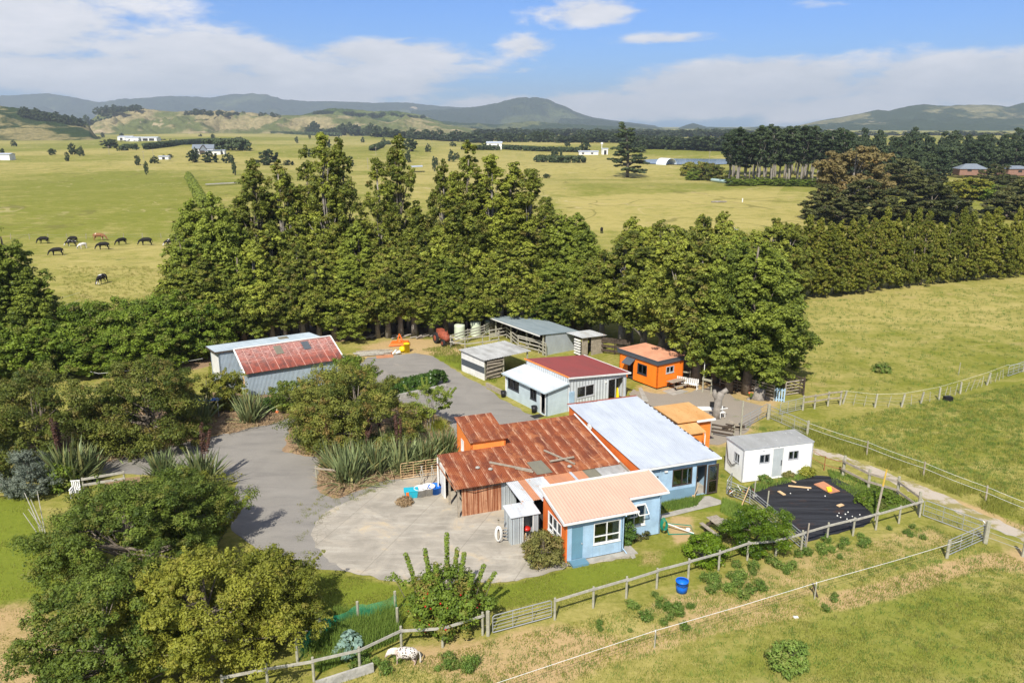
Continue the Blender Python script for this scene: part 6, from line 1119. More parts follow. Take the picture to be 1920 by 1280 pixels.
bump(cb, 'floor', M['dark'], (.1, 3.3, .1, 5.2, .16, .2)); bump(cb, 'doorway', M['frame_dark'], (.02, .08, 3.3, 3.36, .2, 2.1), (.02, .08, 4.04, 4.1, .2, 2.1))
# ---------------- red roofed shed
rd = thing('red_roofed_shed', 'blue grey iron shed with flaking red front roof and pale annex behind', 'shed', (-23.95, 68.9, 0), 32)
zf = lambda x, y: 2.36+.395*(y+.3); za = lambda x, y: 3.80-.10*(y-3.25)
b = MB(); wf = (.35, 1.3, .6, 1.3); cwall(b, (0, 0), (8.8, 0), 0, 2.4, .12, .014); b.build('wall', M['iron_blue'], rd)
b = MB(); wall(b, (-.0, 3.25), (-.0, .02), 0, 3.66, 2.40, [(1.2, 1.75, .7, 1.55)]); tag(b.build('wall', M['iron_blue'], rd), 'left gable end wall with a small window'); b = MB(); wall(b, (8.8, .0), (8.8, 3.25), 0, 2.40, 3.66); tag(b.build('wall', M['iron_blue'], rd), 'right gable end wall')
b = MB(); wall(b, (-1.7, 7.2), (-1.7, 3.4), 0, 3.3, 3.7); wall(b, (-1.7, 3.4), (0, 3.4), 0, 3.7, 3.7); wall(b, (8.0, 3.3), (8.0, 7.2), 0, 3.7, 3.3); wall(b, (8, 7.2), (-1.7, 7.2), 0, 3.3, 3.3); tag(b.build('wall', M['iron_blue'], rd), 'annex walls'); bump(rd, 'door_panel', M['white'], (-1.745, -1.71, 3.55, 6.6, 1.1, 3.2), label='large white panel on the annex side'); bump(rd, 'white_strip', M['white'], (-.035, -.005, 2.55, 3.0, 2.3, 3.5))
b = MB(); corr(b, -.3, 9.0, -.32, 3.3, zf, .12, .014); b.build('roof', M['red_roof'], rd); b = MB(); corr(b, -2.0, 8.2, 3.3, 7.5, za, .12, .012); tag(b.build('roof', M['r_shed'], rd), 'pale grey annex roof')
b = MB(); b.beam((-.33, -.34, zf(0, -.34)), (-.33, 3.3, zf(0, 3.3)), .12, .14); b.beam((9.03, -.34, zf(0, -.34)), (9.03, 3.3, zf(0, 3.3)), .12, .14); b.beam((-.35, 3.3, 3.86), (9.05, 3.3, 3.86), .22, .05); b.build('bargeboard', M['white'], rd)
for x, y in ((3.2, 1.7), (5.9, 1.8)):
    b = MB(); z = lambda a, c_: zf(a, c_)+.05; b.hexa([(x, y, z(x, y)), (x+.7, y, z(x, y)), (x+.7, y+1.2, z(x, y+1.2)), (x, y+1.2, z(x, y+1.2))], [(x, y, z(x, y)+.03), (x+.7, y, z(x, y)+.03), (x+.7, y+1.2, z(x, y+1.2)+.03), (x, y+1.2, z(x, y+1.2)+.03)]); b.build('skylight', M['tile_grey' if x > 5 else 'r_olive'], rd)
bump(rd, 'skylight', M['r_olive'], (4.6, 5.5, 5.4, 6.2, 3.55, 3.66)); window(rd, (0, 3.25), (0, 0.02), (1.2, 1.75, .7, 1.55), M['wood_tan'], 1)
b = MB(); b.beam((-2.02, 3.28, 3.72), (-2.02, 7.5, 3.3), .06, .14); b.beam((-2.0, 3.27, 3.74), (-.35, 3.27, 3.74), .06, .14); b.build('fascia', M['wood_dark'], rd)
b = MB(); b.box(-1.7, 0, -1.4, .1, 0, .03); b.v = []; b.f = []; b.m = []; tp = MB(); p0 = P(378, 752, 1.7); tp.hexa([(-1.4, 0, 0), (1.4, .3, 0), (1.3, 1.1, -.05), (-1.3, .9, -.05)], [(-1.4, 0, .04), (1.4, .3, .04), (1.3, 1.1, 0), (-1.3, .9, 0)])
t = thing('blue_tarpaulin', 'blue tarpaulin awning edge showing between the flax and the shed', 'tarpaulin', (p0.x, p0.y, 0)); o = tp.build('sheet', M['blue_p'], t); o.location.z = 1.66
for x in (-1.3, 1.25): b = MB(); b.tube([(x, .2, 0), (x, .2, 1.68)], .03, 5); b.build('pole', M['galv'], t)
# ---------------- striped silver shed
sv = thing('striped_shed', 'low open fronted shed with white and dark striped side and worn silver roof', 'shed', (-2.67, 73.97, 0), 37)
b = MB()
for i in range(22):
    z = i*.095; b.box(-.03, .02, 0, 4.0, z, z+.08, 1 if 7 <= i <= 13 else 0)
b.build('wall', [M['white'], M['tile_grey']], sv); b = MB(); corr(b, -.25, 5.5, -.35, 4.2, lambda x, y: 2.12+.02*y, .3, .02); b.build('roof', M['r_worn'], sv)
for x, y in ((.05, .05), (2.2, -.1), (5.2, -.1), (5.2, 4), (.05, 4)): bump(sv, 'post', M['post'], (x-.06, x+.06, y-.06, y+.06, 0, 2.1))
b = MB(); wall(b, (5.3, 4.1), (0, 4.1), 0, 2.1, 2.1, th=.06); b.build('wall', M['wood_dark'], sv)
rg = random.Random(4)
for k in range(9):
    z = .25+.2*k; b = MB(); y = -.15-.15*(k % 2); b.beam((.0+rg.uniform(0, .2), y, z), (2.0+rg.uniform(-.3, .3), y+rg.uniform(-.1, .1), z+rg.uniform(-.12, .12)), .12, .13); b.build('side_rail', M['wood_old'], sv)
# ---------------- open cattle shed
os_ = thing('cattle_shed', 'open fronted cattle shed with a plain slate grey mono pitch roof', 'shed', (3.63, 87.03, 0), 34); zo = lambda x, y: 2.42-.06*(x+3.3)
b = MB(); corrx(b, -3.35, 2.0, -3.75, 6.2, zo, .3); b.build('roof', M['r_green'], os_); b = MB(); wall(b, (-2.4, -3.6), (1.9, -3.6), 0, 2.3, 2.08, th=.08); tag(b.build('wall', M['iron_grey'], os_), 'grey corrugated end wall')
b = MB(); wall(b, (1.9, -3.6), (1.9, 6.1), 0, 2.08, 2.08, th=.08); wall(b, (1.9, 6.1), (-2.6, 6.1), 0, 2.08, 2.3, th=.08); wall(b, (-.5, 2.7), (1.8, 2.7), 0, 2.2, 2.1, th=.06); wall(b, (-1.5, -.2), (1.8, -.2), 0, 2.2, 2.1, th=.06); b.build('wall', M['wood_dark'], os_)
for y in (-3.5, -.4, 2.7, 5.9): bump(os_, 'post', M['post'], (-2.7, -2.55, y, y+.15, 0, 2.35)); b = MB(); b.beam((-2.62, y+.07, 0), (-1.6, y+.07, 1.6), .1, .14); b.build('brace', M['post'], os_)
b = MB(); b.beam((-3.3, -3.7, 2.33), (-3.3, 6.15, 2.33), .06, .18); b.build('fascia', M['white'], os_)
an = thing('small_lean_to', 'small ramshackle lean-to with shaded zinc roof right of the cattle shed', 'shed', (3.63, 87.03, 0), 34); b = MB(); corrx(b, 0.2, 3.6, -6.6, -3.8, lambda x, y: 2.2-.05*x, .3); b.build('roof', M['r_zinc'], an)
b = MB(); wall(b, (.4, -6.3), (1.2, -6.3), 0, 2.1, 2.1, th=.06); wall(b, (1.7, -6.3), (3.4, -6.3), 0, 2.1, 2.0, th=.06); wall(b, (3.4, -6.3), (3.4, -3.9), 0, 2.0, 2.0, th=.06); b.build('wall', M['wood_old'], an)
for k in range(6): bump(an, 'slat', M['white'], (.25, .38, -6.1, -5.1, .2+.3*k, .35+.3*k))
# ---------------- white portable cabin
kb = thing('portable_cabin', 'white panel portable cabin with grey door and weathered flat grey roof', 'cabin', (15.95, 50.85, 0), 15.5)
k1 = (1.25, 2.1, 1.3, 2.0); k2 = (2.3, 3.15, .2, 2.3); k3 = (3.55, 4.4, 1.3, 2.0); k4 = (1.15, 1.85, 1.2, 1.95); b = MB(); wall(b, (0, 0), (5.5, 0), .06, 2.5, 2.5, [k1, k2, k3], th=.08); wall(b, (5.5, 0), (5.5, 2.3), .06, 2.5, 2.5, th=.08); wall(b, (5.5, 2.3), (0, 2.3), .06, 2.5, 2.5, th=.08); wall(b, (0, 2.3), (0, 0), .06, 2.5, 2.5, [k4], th=.08); b.build('wall', paint('cabin_white', (.82, .81, .77), dirt=.25, dirtc=(.5, .45, .36), scale=1), kb)
bump(kb, 'roof', M['r_cont'], (-.04, 5.54, -.04, 2.34, 2.5, 2.56)); bump(kb, 'corner_trim', M['alu'], (-.015, .03, -.015, .03, .06, 2.5), (5.47, 5.515, -.015, .03, .06, 2.5), (-.05, 5.55, -.05, -.04, 2.46, 2.57), (-.05, -.04, -.04, 2.35, 2.46, 2.57)); bump(kb, 'skid', M['wood_dark'], (.1, 5.4, .2, .4, -.02, .06), (.1, 5.4, 1.9, 2.1, -.02, .06))
for k in (k1, k3): window(kb, (0, 0), (5.5, 0), k, M['alu'], 1, sill=False, th=.08, curtain=[(.3, .5)] if k is k1 else None)
window(kb, (0, 2.3), (0, 0), k4, M['alu'], 1, sill=False, th=.08); d = bump(kb, 'door', paint('faded_grey_door', (.40, .43, .42), dirt=.7, dirtc=(.55, .54, .5)), (2.34, 3.11, -.01, .03, .22, 2.27)); bump(d, 'handle', M['frame_dark'], (3.0, 3.05, -.05, -.01, 1.0, 1.4)); bump(kb, 'door_frame', M['white'], (2.24, 2.33, -.03, .0, .15, 2.4), (3.12, 3.21, -.03, .0, .15, 2.4))
b = MB(); b.tube([(-.05, 2.2, 2.2), (-.07, 1.8, 1.1), (-.06, 1.3, .85), (-.05, .7, 1.25)], .018, 5); b.tube([(-.05, 2.2, 2.2), (-.07, 1.9, .9), (-.06, 1.4, .7), (-.05, .9, 1.0)], .015, 5); b.build('hanging_cable', M['wood_dark'], kb); bump(kb, 'vent', M['alu'], (1.5, 1.62, -.03, 0, 2.2, 2.28), (2.7, 2.8, -.03, 0, 2.38, 2.44))
# ================================================================== FENCES AND GATES
def fence(name, label, pts, h, rails, post='post', railm='rail', pw=.13, rh=.12, rt=.045, cat='fence', group=None, top_rail=None, wires=None, lean=0, round_=True, wirem='galv', wr=.007):
    o = pts[0]; t = thing(name, label, cat, (o.x, o.y, 0), 0, group); rg = random.Random(int(abs(o.x*100))); L_ = [Vector((p.x-o.x, p.y-o.y, 0)) for p in pts]
    for p in L_:
        b = MB(); e = Vector((rg.uniform(-1, 1)*lean, rg.uniform(-1, 1)*lean, 0)); b.tube([(0, 0, -.15), (e.x*.5, e.y*.5, h*.5), (e.x, e.y, h+rg.uniform(-.04, .05))], [pw*.5, pw*.5, pw*.46], 7 if round_ else 4); b.build('post', M[post], t, False, loc=p)
    for i in range(len(L_)-1):
        for z in rails:
            d = (L_[i+1]-L_[i]).normalized(); n = Vector((d.y, -d.x, 0))*(pw*.5+rt*.5); b = MB(); j = rg.uniform(-.03, .03); b.beam(L_[i]+n+Vector((0, 0, z+j))-d*.05, L_[i+1]+n+Vector((0, 0, z+rg.uniform(-.03, .03)))+d*.05, rt, rh); b.build('rail', M[railm], t)
        if top_rail: b = MB(); b.beam(L_[i]+Vector((0, 0, top_rail)), L_[i+1]+Vector((0, 0, top_rail)), .16, .06); b.build('rail', M[railm], t)
    for z in (wires or []):
        b = MB(); pts_ = [p+Vector((0, 0, z))+Vector((0, -.07, 0)) for p in L_]; q = []
        for i in range(len(pts_)-1):
            for k in range(4): f = k/4; q.append(pts_[i].lerp(pts_[i+1], f)-Vector((0, 0, .05*math.sin(f*math.pi))))
        b.tube(q+[pts_[-1]], wr, 4); b.build('wire', M[wirem], t)
    return t
def seq(a, b, n): return [Vector(P(a[0]+(b[0]-a[0])*i/(n-1), a[1]+(b[1]-a[1])*i/(n-1), 0)) for i in range(n)]
def line(a, b, step): A = P(*a, 0); B = P(*b, 0); n = max(2, int(round((B-A).length/step))+1); return [A.lerp(B, i/(n-1)) for i in range(n)]
fence('rail_fence', 'pale single rail fence along the foreground left of the pipe gate, behind the spotted pony', [P(x, y, 0) for x, y in ((420, 1310), (503, 1292), (589, 1277), (675, 1256), (753, 1218), (830, 1213), (905, 1190))], 1.25, [1.12], rh=.13)
fence('rail_fence', 'long pale single rail fence running past the black weed mat to its corner', [P(x, y, 0) for x, y in ((1040, 1161), (1112, 1139), (1174, 1121), (1231, 1103), (1290, 1086), (1347, 1069), (1401, 1050), (1454, 1044), (1502, 1031), (1550, 1016), (1599, 1004), (1642, 993), (1685, 981), (1724, 969))], 1.25, [1.14], rh=.13)
bgp = P(915, 1191, 0); b = MB(); b.tube([(0, 0, -.1), (0, 0, 1.35)], .1, 7); tag(b.build('gate_post', M['post'], None, loc=bgp), 'stout post between the left rail fence and the pipe gate', 'post')
b = MB(); b.beam(P(592, 1285, .2), P(700, 1250, .25), .12, .45); tag(b.build('sleeper_edging', M['conc_wall'], None), 'weathered sleeper edging below the rail fence near the pony', 'edging')
def gate(name, label, a, b_, h, bars, mat='galv', r=.022, ups=2, z0=.12, mesh=0, diag=False, group=None):
    A = Vector((a.x, a.y, 0)); d = Vector((b_.x-a.x, b_.y-a.y, 0)); t = thing(name, label, 'gate', (A.x, A.y, 0), 0, group); b = MB(); b.tube([(0, 0, z0), (0, 0, h-.08), d*.03+Vector((0, 0, h)), d*.97+Vector((0, 0, h)), d+Vector((0, 0, h-.08)), d+Vector((0, 0, z0)), (0, 0, z0)], r*1.25, 6); b.build('frame', M[mat], t)
    for k in range(bars): z = z0+(h-z0)*(k+1)/(bars+1); b = MB(); b.tube([(0, 0, z), d+Vector((0, 0, z))], r*.8, 5); b.build('bar', M[mat], t)
    for k in range(ups): q = d*(k+1)/(ups+1); b = MB(); b.tube([q+Vector((0, 0, z0)), q+Vector((0, 0, h))], r, 5); b.build('upright', M[mat], t)
    if mesh:
        b = MB(); n = int(d.length/mesh)
        for k in range(1, n): q = d*k/n; b.tube([q+Vector((0, 0, z0)), q+Vector((0, 0, h))], .006, 3)
        for k in range(1, int((h-z0)/.18)): z = z0+k*.18; b.tube([(0, 0, z), d+Vector((0, 0, z))], .006, 3)
        b.build('mesh_panel', M[mat], t)
    if diag: b = MB(); b.beam(Vector((0, 0, z0)), d+Vector((0, 0, h)), .03, .08); b.build('brace', M['wood_dark'], t)
    return t
gate('pipe_gate', 'long low galvanised pipe gate in the foreground rail fence', P(924, 1189, 0), P(1034, 1159, 0), 1.05, 4)
gate('mesh_gate', 'tall white mesh gate running right from the corner of the rail fence', P(1730, 968, 0), P(1842, 1010, 0), 1.15, 2, mesh=.25)
gate('pipe_gate', 'short pipe gate swung across beside the small post in the right foreground', P(1776, 1044, 0), P(1843, 1014, 0), 1.1, 4)
for (x, y, h, r, lb) in [(1847, 1018, 1.45, .13, 'thick dark post where the mesh gate and short pipe gate meet'), (1775, 1046, 1.15, .09, 'small post at the free end of the short pipe gate'), (1918, 1043, 1.2, .1, 'post at the right picture edge beside the track')]:
    b = MB(); b.tube([(0, 0, -.1), (.02, 0, h)], r, 7); tag(b.build('gate_post', M['post'], None, loc=P(x, y, 0)), lb, 'post')
b = MB(); A = P(1850, 1018, 0); B = P(1918, 1043, 0)
for z in (.4, .75, 1.05): b.tube([A+Vector((0, 0, z)), B+Vector((0, 0, z))], .012, 4)
tag(b.build('wire_strands', M['galv'], None), 'three wire strands between the two posts right of the mesh gate', 'wire')
fence('timber_fence', 'grey timber post and rail fence between the vegetable plot and the farm track', [P(x, y, 0) for x, y in ((1580, 892), (1628, 916), (1682, 932), (1722, 962))], 1.5, [.55, 1.15], railm='wood_old', pw=.2, rh=.15, lean=.06)
fence('wire_fence', 'rusty rail and wire netting beside the right end of the white cabin', [P(x, y, 0) for x, y in ((1521, 868), (1545, 882), (1578, 890))], 1.1, [], post='redrust', pw=.05, wires=[.5, 1.05], wirem='redrust', wr=.018)
t = thing('tall_post', 'very tall leaning post, yellow at the top, rising from the squash plants', 'post', P(1641, 975, 0)); b = MB(); b.tube([(0, 0, -.1), (.35, .3, 2.2)], .07, 6); b.build('post', M['wood_old'], t); b = MB(); b.tube([(.35, .3, 2.2), (.52, .42, 3.3)], [.06, .05], 6); tag(b.build('post_top', paint('yellow_lichen', (.50, .33, .05), dirt=.4), t), 'yellow lichened top')
fence('wire_fence', 'white topped electric wire fence along the far side of the farm track', [P(x, y, 0) for x, y in ((1513, 815), (1625, 853), (1731, 893), (1848, 940), (1960, 985))], 1.15, [], pw=.11, post='wood_old', wires=[.65, 1.05], wirem='white', wr=.011, lean=.08)
gate('mesh_gate', 'silver mesh gate between two posts behind the white cabin', P(1443, 785, 0), P(1512, 816, 0), 1.15, 2, mesh=.25)
gate('pipe_gate', 'greenish pipe gate behind the silver mesh gate', P(1462, 778, 0), P(1505, 768, 0), 1.1, 4); gate('pipe_gate', 'pipe gate standing open at the edge of the gravel yard', P(1388, 808, 0), P(1438, 780, 0), 1.15, 3)
for (x, y, h, r, lb) in [(1440, 786, 1.35, .13, 'pale square post between the gravel yard gate and the mesh gate'), (1513, 816, 1.25, .1, 'grey post at the near end of the silver mesh gate'), (1388, 818, 3.0, .07, 'tall thin pole standing behind the white cabin')]:
    b = MB(); b.tube([(0, 0, -.1), (.02, 0, h)], r, 7); tag(b.build('gate_post' if h < 2 else 'pole', M['post'], None, loc=P(x, y, 0)), lb, 'post' if h < 2 else 'pole')
fence('yard_fence', 'short weathered timber fence right of the greenish pipe gate', [P(x, y, 0) for x, y in ((1505, 769), (1527, 766), (1552, 761), (1575, 759))], 1.35, [.75, 1.25], railm='wood_old', pw=.17)
# batten fence across the paddock: posts and many small battens
bt = thing('batten_fence', 'long wire fence with crooked battens across the right hand paddock', 'fence', P(1580, 756, 0)); o = bt.location.copy(); wp = [P(x, y, 0)-o for x, y in ((1580, 757), (1640, 764), (1690, 763), (1726, 757), (1760, 750), (1800, 738), (1850, 722), (1888, 707))]
for i in range(len(wp)-1):
    d = wp[i+1]-wp[i]; n = max(2, int(d.length/.85))
    for k in range(n):
        p = wp[i]+d*k/n; b = MB(); e = Vector((rr.uniform(-.15, .2), rr.uniform(-.12, .12), 1.05+rr.uniform(-.1, .1)))*(1 if k else 1.15); b.beam((0, 0, -.05), e, .045 if k else .13, .03 if k else .12); b.build('batten' if k else 'post', M['post'], bt, loc=p)
for z in (.25, .55, .85):
    b = MB(); b.tube([p+Vector((0, 0, z)) for p in wp], .005, 4); b.build('wire', M['galv'], bt)
b = MB(); b.tube([p+Vector((0, .3, 1.15)) for p in wp]+[P(1960, 678, 1.15)-o], .008, 4); b.build('tape', M['white_c'], bt)
gate('mesh_gate', 'distant mesh gate at the right end of the batten fence', P(1889, 707, 0), P(1918, 697, 0), 1.1, 2, mesh=.4)
fence('rail_fence', 'short fence at the right picture edge beyond the batten fence', line((1918, 697), (1960, 684), 2.2), 1.3, [.6, 1.1], railm='wood_old')
for (x, y, lb) in [(1797, 703, 'lone thin stake standing in the upper right paddock')]:
    b = MB(); b.tube([(0, 0, -.1), (.03, 0, 1.3)], .04, 5); tag(b.build('stake', M['post'], None, loc=P(x, y, 0)), lb, 'stake')
b = MB(); b.box(-.35, .35, -.22, .22, 0, .4); b.box(-.3, .3, -.18, .18, .4, .43); tag(b.build('water_tub', M['black'], None, loc=P(1777, 751, 0)), 'small black tub beside the batten fence', 'tub')
# yards
fence('stockyard_fence', 'tall dark five rail stockyard fence under the big conifers', line((1298, 668), (1506, 741), 2.4), 1.75, [.3, .62, .95, 1.28, 1.6], post='wood_dark', railm='wood_dark', rh=.14, pw=.18)
fence('stockyard_fence', 'inner weathered stockyard rails behind the tree stump', line((1350, 722), (1450, 752), 2.2), 1.5, [.3, .6, .9, 1.2, 1.45], railm='wood_old', rh=.13)
gate('yard_gate', 'timber yard gate with a diagonal brace at the end of the stockyard', P(1472, 742, 0), P(1505, 737, 0), 1.3, 3, 'wood_old', r=.05, ups=0, diag=True)
fence('hitching_rail', 'two grey posts with a cross rail in front of the conifers', [P(1317, 735, 0), P(1333, 738, 0)], 1.5, [1.3], rh=.2, rt=.08, railm='post'); fence('hitching_rail', 'short post and rail behind the white bench at the orange cabin', [P(1276, 716, 0), P(1293, 718, 0)], 1.3, [1.1], railm='post')
b = MB(); b.tube([(0, 0, 0), (0, 0, 2.9)], .035, 6); tag(b.build('white_pole', M['white'], None, loc=P(1318, 733, 0)), 'thin white pole rising from the left hitching post', 'pole')
fence('cattle_pen', 'weathered rail cattle pen left of the slate roofed cattle shed', [P(x, y, 0) for x, y in ((845, 652), (877, 641), (908, 632), (925, 622))], 1.5, [.4, .75, 1.1, 1.4], railm='rail', rh=.13); fence('cattle_pen', 'near side rails of the cattle pen beside the rusty machine', [P(x, y, 0) for x, y in ((845, 652), (872, 656), (905, 652), (935, 647))], 1.4, [.7, 1.3], railm='rail', rh=.11)
fence('cattle_pen', 'inner rails running into the open cattle shed', [P(x, y, 0) for x, y in ((918, 640), (950, 634), (972, 652))], 1.4, [.5, .9, 1.3], railm='rail', rh=.13); fence('cattle_race', 'jumble of race rails between the striped shed and the cattle shed', [P(x, y, 0) for x, y in ((972, 652), (1010, 662), (1024, 668))], 1.5, [.4, .8, 1.2, 1.45], railm='rail', rh=.13, lean=.12)
fence('paling_fence', 'dark fence boards behind the maroon roofed office', line((1045, 652), (1180, 668), 1.8), 1.8, [.4, .9, 1.4, 1.7], post='wood_dark', railm='wood_dark', rh=.28)
fence('small_rails', 'short dark timber rails beside the orange weatherboard shed', line((1335, 815), (1375, 822), 1.2), 1.0, [.3, .6, .9], railm='wood_dark', rh=.13)
rgk = random.Random(12); wdp = thing('timber_heap', 'heap of broken dark timber beside the orange weatherboard shed', 'timber heap', P(1375, 806, 0))
for k in range(14): b = MB(); a = rgk.uniform(0, 6.28); l = rgk.uniform(.5, 1.1); z = rgk.uniform(.05, .6); b.beam((-math.cos(a)*l, -math.sin(a)*l*.5, z), (math.cos(a)*l, math.sin(a)*l*.5, z+rgk.uniform(-.2, .35)), .09, .09); b.build('board', M['wood_old' if k % 2 else 'wood_dark'], wdp)
# weed mat plot
mat_t = NT('black_weed_mat'); W = mat_t.world(rot=(0, 0, R(-32))); l = mat_t.noise(mat_t.world(rot=(0, 0, R(42)), scale=(.25, 3, 1)), .8, 5, .6); n = mat_t.noise(mat_t.world(), .7, 6, .65); fold = mat_t.noise(mat_t.world(rot=(0, 0, R(42)), scale=(.12, 1.4, 1)), 1.0, 3, .5)
cc = mat_t.mix(mat_t.ramp(l, .4, .65), (.012, .012, .014), (.030, .031, .034)); cc = mat_t.mix(mat_t.ramp(n, .57, .68, 0, .55), cc, (.06, .032, .02)); mat_t.col(cc); mat_t.set(rough=.75, spec=.25); mat_t.bump(fold, .8, .25)
wm = sheet('weed_mat', [(1393, 922), (1412, 906), (1443, 908), (1480, 898), (1530, 891), (1562, 894), (1600, 912), (1618, 923), (1618, 945), (1640, 968), (1625, 985), (1560, 1003), (1512, 1016), (1498, 1004), (1450, 962), (1410, 935)], .03, mat_t.mat, .05, .4, 9); tag(wm, 'black weed mat laid over the vegetable plot', 'weed mat')
def slab(name, pts, th, m, label, cat, z=.04):
    q = [P(x, y, z) for x, y in pts]; o = sum(q, Vector())/len(q); b = MB(); b.hexa([p-o for p in q], [p-o+Vector((0, 0, th)) for p in q]); return tag(b.build(name, M[m], None, loc=o), label, cat)
slab('plywood_sheet', [(1526, 908), (1544, 903), (1575, 921), (1557, 925)], .05, 'r_terra', 'orange brown board lying on the black weed mat', 'board'); slab('yellow_sack', [(1549, 915), (1558, 914), (1560, 921), (1552, 922)], .1, 'yellow', 'yellow bag lying on the orange brown board', 'bag', .1)
for a, b2, w_, lb in [((1478, 911), (1521, 915), .14, 'long pale plank on the black weed mat'), ((1460, 921), (1471, 928), .22, 'short pale board on the weed mat near the white cabin'), ((1480, 899), (1492, 905), .12, 'reddish board on the mat nearest the white cabin'), ((1571, 949), (1580, 946), .25, 'small pale block in the middle of the weed mat')]:
    A = P(*a, .05); B = P(*b2, .05); o = (A+B)/2; b = MB(); b.beam(A-o, B-o, w_, .05); tag(b.build('plank', M['wood_tan'], None, loc=o+Vector((0, 0, .03))), lb, 'plank')
for k, (x, y) in enumerate([(1482, 925), (1547, 930), (1515, 918), (1449, 954), (1573, 962), (1585, 964), (1590, 960), (1576, 970), (1598, 968), (1612, 965), (1605, 972), (1570, 967), (1595, 978), (1588, 973), (1400, 916)]):
    b = MB(); s_ = rgk.uniform(.03, .06); b.lathe((0, 0, 0), [(0, 0), (s_, .01), (s_*.8, .05), (0, .06)], 5); tag(b.build('stone', M['white_c'], None, loc=P(x, y, .03)), 'pale stone holding down the black weed mat', 'stone', 'pale stones on the black weed mat')
gate('pipe_rail', 'long galvanised pipe rail panel along the left side of the weed mat', P(1405, 945, 0), P(1508, 1035, 0), 1.05, 4, ups=1); gate('pipe_rail', 'pipe panel with clutter behind it near the white cabin corner', P(1362, 927, 0), P(1405, 945, 0), 1.05, 4, ups=0); gate('pipe_rail', 'short pipe panel end turned towards the white cabin', P(1362, 927, 0), P(1371, 912, 0), 1.05, 2, ups=0)
for (x, y, h, m, lb) in [(1413, 934, 1.3, 'post', 'thin grey stake on the weed mat nearest the cabin'), (1437, 960, 1.5, 'post', 'grey stake standing behind the pipe rail'), (1510, 1036, 1.9, 'wood_old', 'tall stake at the near end of the pipe rail')]:
    b = MB(); b.tube([(0, 0, -.1), (.04, 0, h)], .045, 6); tag(b.build('stake', M[m], None, loc=P(x, y, 0)), lb, 'stake')
b = MB(); b.beam((0, 0, 0), (.55, .35, 1.35), .05, .03); tag(b.build('leaning_stick', M['wood_tan'], None, loc=P(1389, 952, 0)), 'pale stick leaning on the pipe panel', 'stick')
jb = thing('bicycle_heap', 'heap of dark and white bicycle parts behind the pipe panel', 'scrap heap', P(1390, 930, 0))
for k in range(4):
    b = MB(); a = R(70+rgk.uniform(-25, 25)); c_ = Vector((rgk.uniform(-.7, .6), rgk.uniform(-.3, .3), .35)); q = [c_+Vector((math.cos(t_)*.3, math.sin(t_)*.3*math.cos(a), math.sin(t_)*.3*math.sin(a))) for t_ in np.linspace(0, 6.28, 15)]; b.tube(q, .025, 5); b.build('wheel', M['rubber'], jb)
for k in range(7): b = MB(); p = Vector((rgk.uniform(-.9, .8), rgk.uniform(-.3, .3), rgk.uniform(.1, .5))); b.tube([p, p+Vector((rgk.uniform(-.5, .5), rgk.uniform(-.3, .3), rgk.uniform(-.1, .4)))], .022, 5); b.build('tube', M['white' if k % 3 else 'red'], jb)
# ------------------------------------------------------------------ furniture and yard things
def picnic(loc, rot, label, mats=('wood_old', 'wood_dark')):
    t = thing('picnic_table', label, 'picnic table', loc, rot)
    for k in range(5): bump(t, 'tabletop_board', M[mats[0]], (-.9, .9, -.38+k*.155, -.38+k*.155+.14, .72, .76))
    for y in (-.75, .75): bump(t, 'seat', M[mats[0]], (-.9, .9, y-.13, y+.13, .42, .46))
    for x in (-.6, .6):
        for s_ in (-1, 1): b = MB(); b.beam((x, .2*s_, .72), (x, .68*s_, 0), .05, .09, up=(1, 0, 0)); b.build('leg', M[mats[1]], t)
        b = MB(); b.beam((x+.04, -.85, .4), (x+.04, .85, .4), .045, .09); b.build('crossbar', M[mats[1]], t)
    return t
p0 = P(1349, 1000, 0); picnic(p0, 112, 'grey weathered picnic table on the lawn beside the dense citrus tree'); picnic(P(1267, 727, 0), 35, 'brown picnic table on a concrete pad in front of the orange cabin', ('wood_old', 'wood_dark'))
slab('concrete_pad', [(1242, 733), (1264, 727), (1292, 734), (1262, 741)], .03, 'concrete', 'pale concrete pad under the picnic table at the orange cabin', 'paving', .01)
slab('concrete_slab', [(1197, 728), (1203, 726), (1216, 752), (1206, 753)], .03, 'concrete', 'pale concrete strip at the right end of the grey office', 'paving', .01)
t = thing('garden_bench', 'long white slatted bench against the orange cabin corner', 'bench', P(1284, 726, 0), -32)
bump(t, 'seat', M['white'], (-1.3, 1.3, -.2, .2, .42, .46))
for k in range(13): bump(t, 'back_slat', M['white'], (-1.28+k*.2, -1.16+k*.2, .2, .24, .46, .95))
for x in (-1.25, 0, 1.18): bump(t, 'leg', M['white'], (x, x+.07, -.18, -.11, 0, .42), (x, x+.07, .12, .19, 0, .42))
for x in (-1.28, 1.2): bump(t, 'armrest', M['white'], (x, x+.08, -.25, .2, .62, .66), (x, x+.08, -.22, -.15, .46, .62))
t = thing('garden_chair', 'white slatted wooden garden chair beside the big flax on the left', 'chair', P(143, 931, 0), 10); bump(t, 'seat', M['white'], (-.28, .28, -.28, .22, .4, .44))
for k in range(5): bump(t, 'back_slat', M['white'], (-.26+k*.115, -.19+k*.115, .2, .24, .44, 1.05))
bump(t, 'back_rail', M['white'], (-.3, .3, .19, .25, 1.05, 1.11))
for x in (-.28, .22):
    for y in (-.27, .18): bump(t, 'leg', M['white'], (x, x+.06, y, y+.06, 0, .4))
    bump(t, 'armrest', M['white'], (x-.02, x+.08, -.3, .2, .62, .66), (x, x+.06, -.27, -.21, .44, .62))
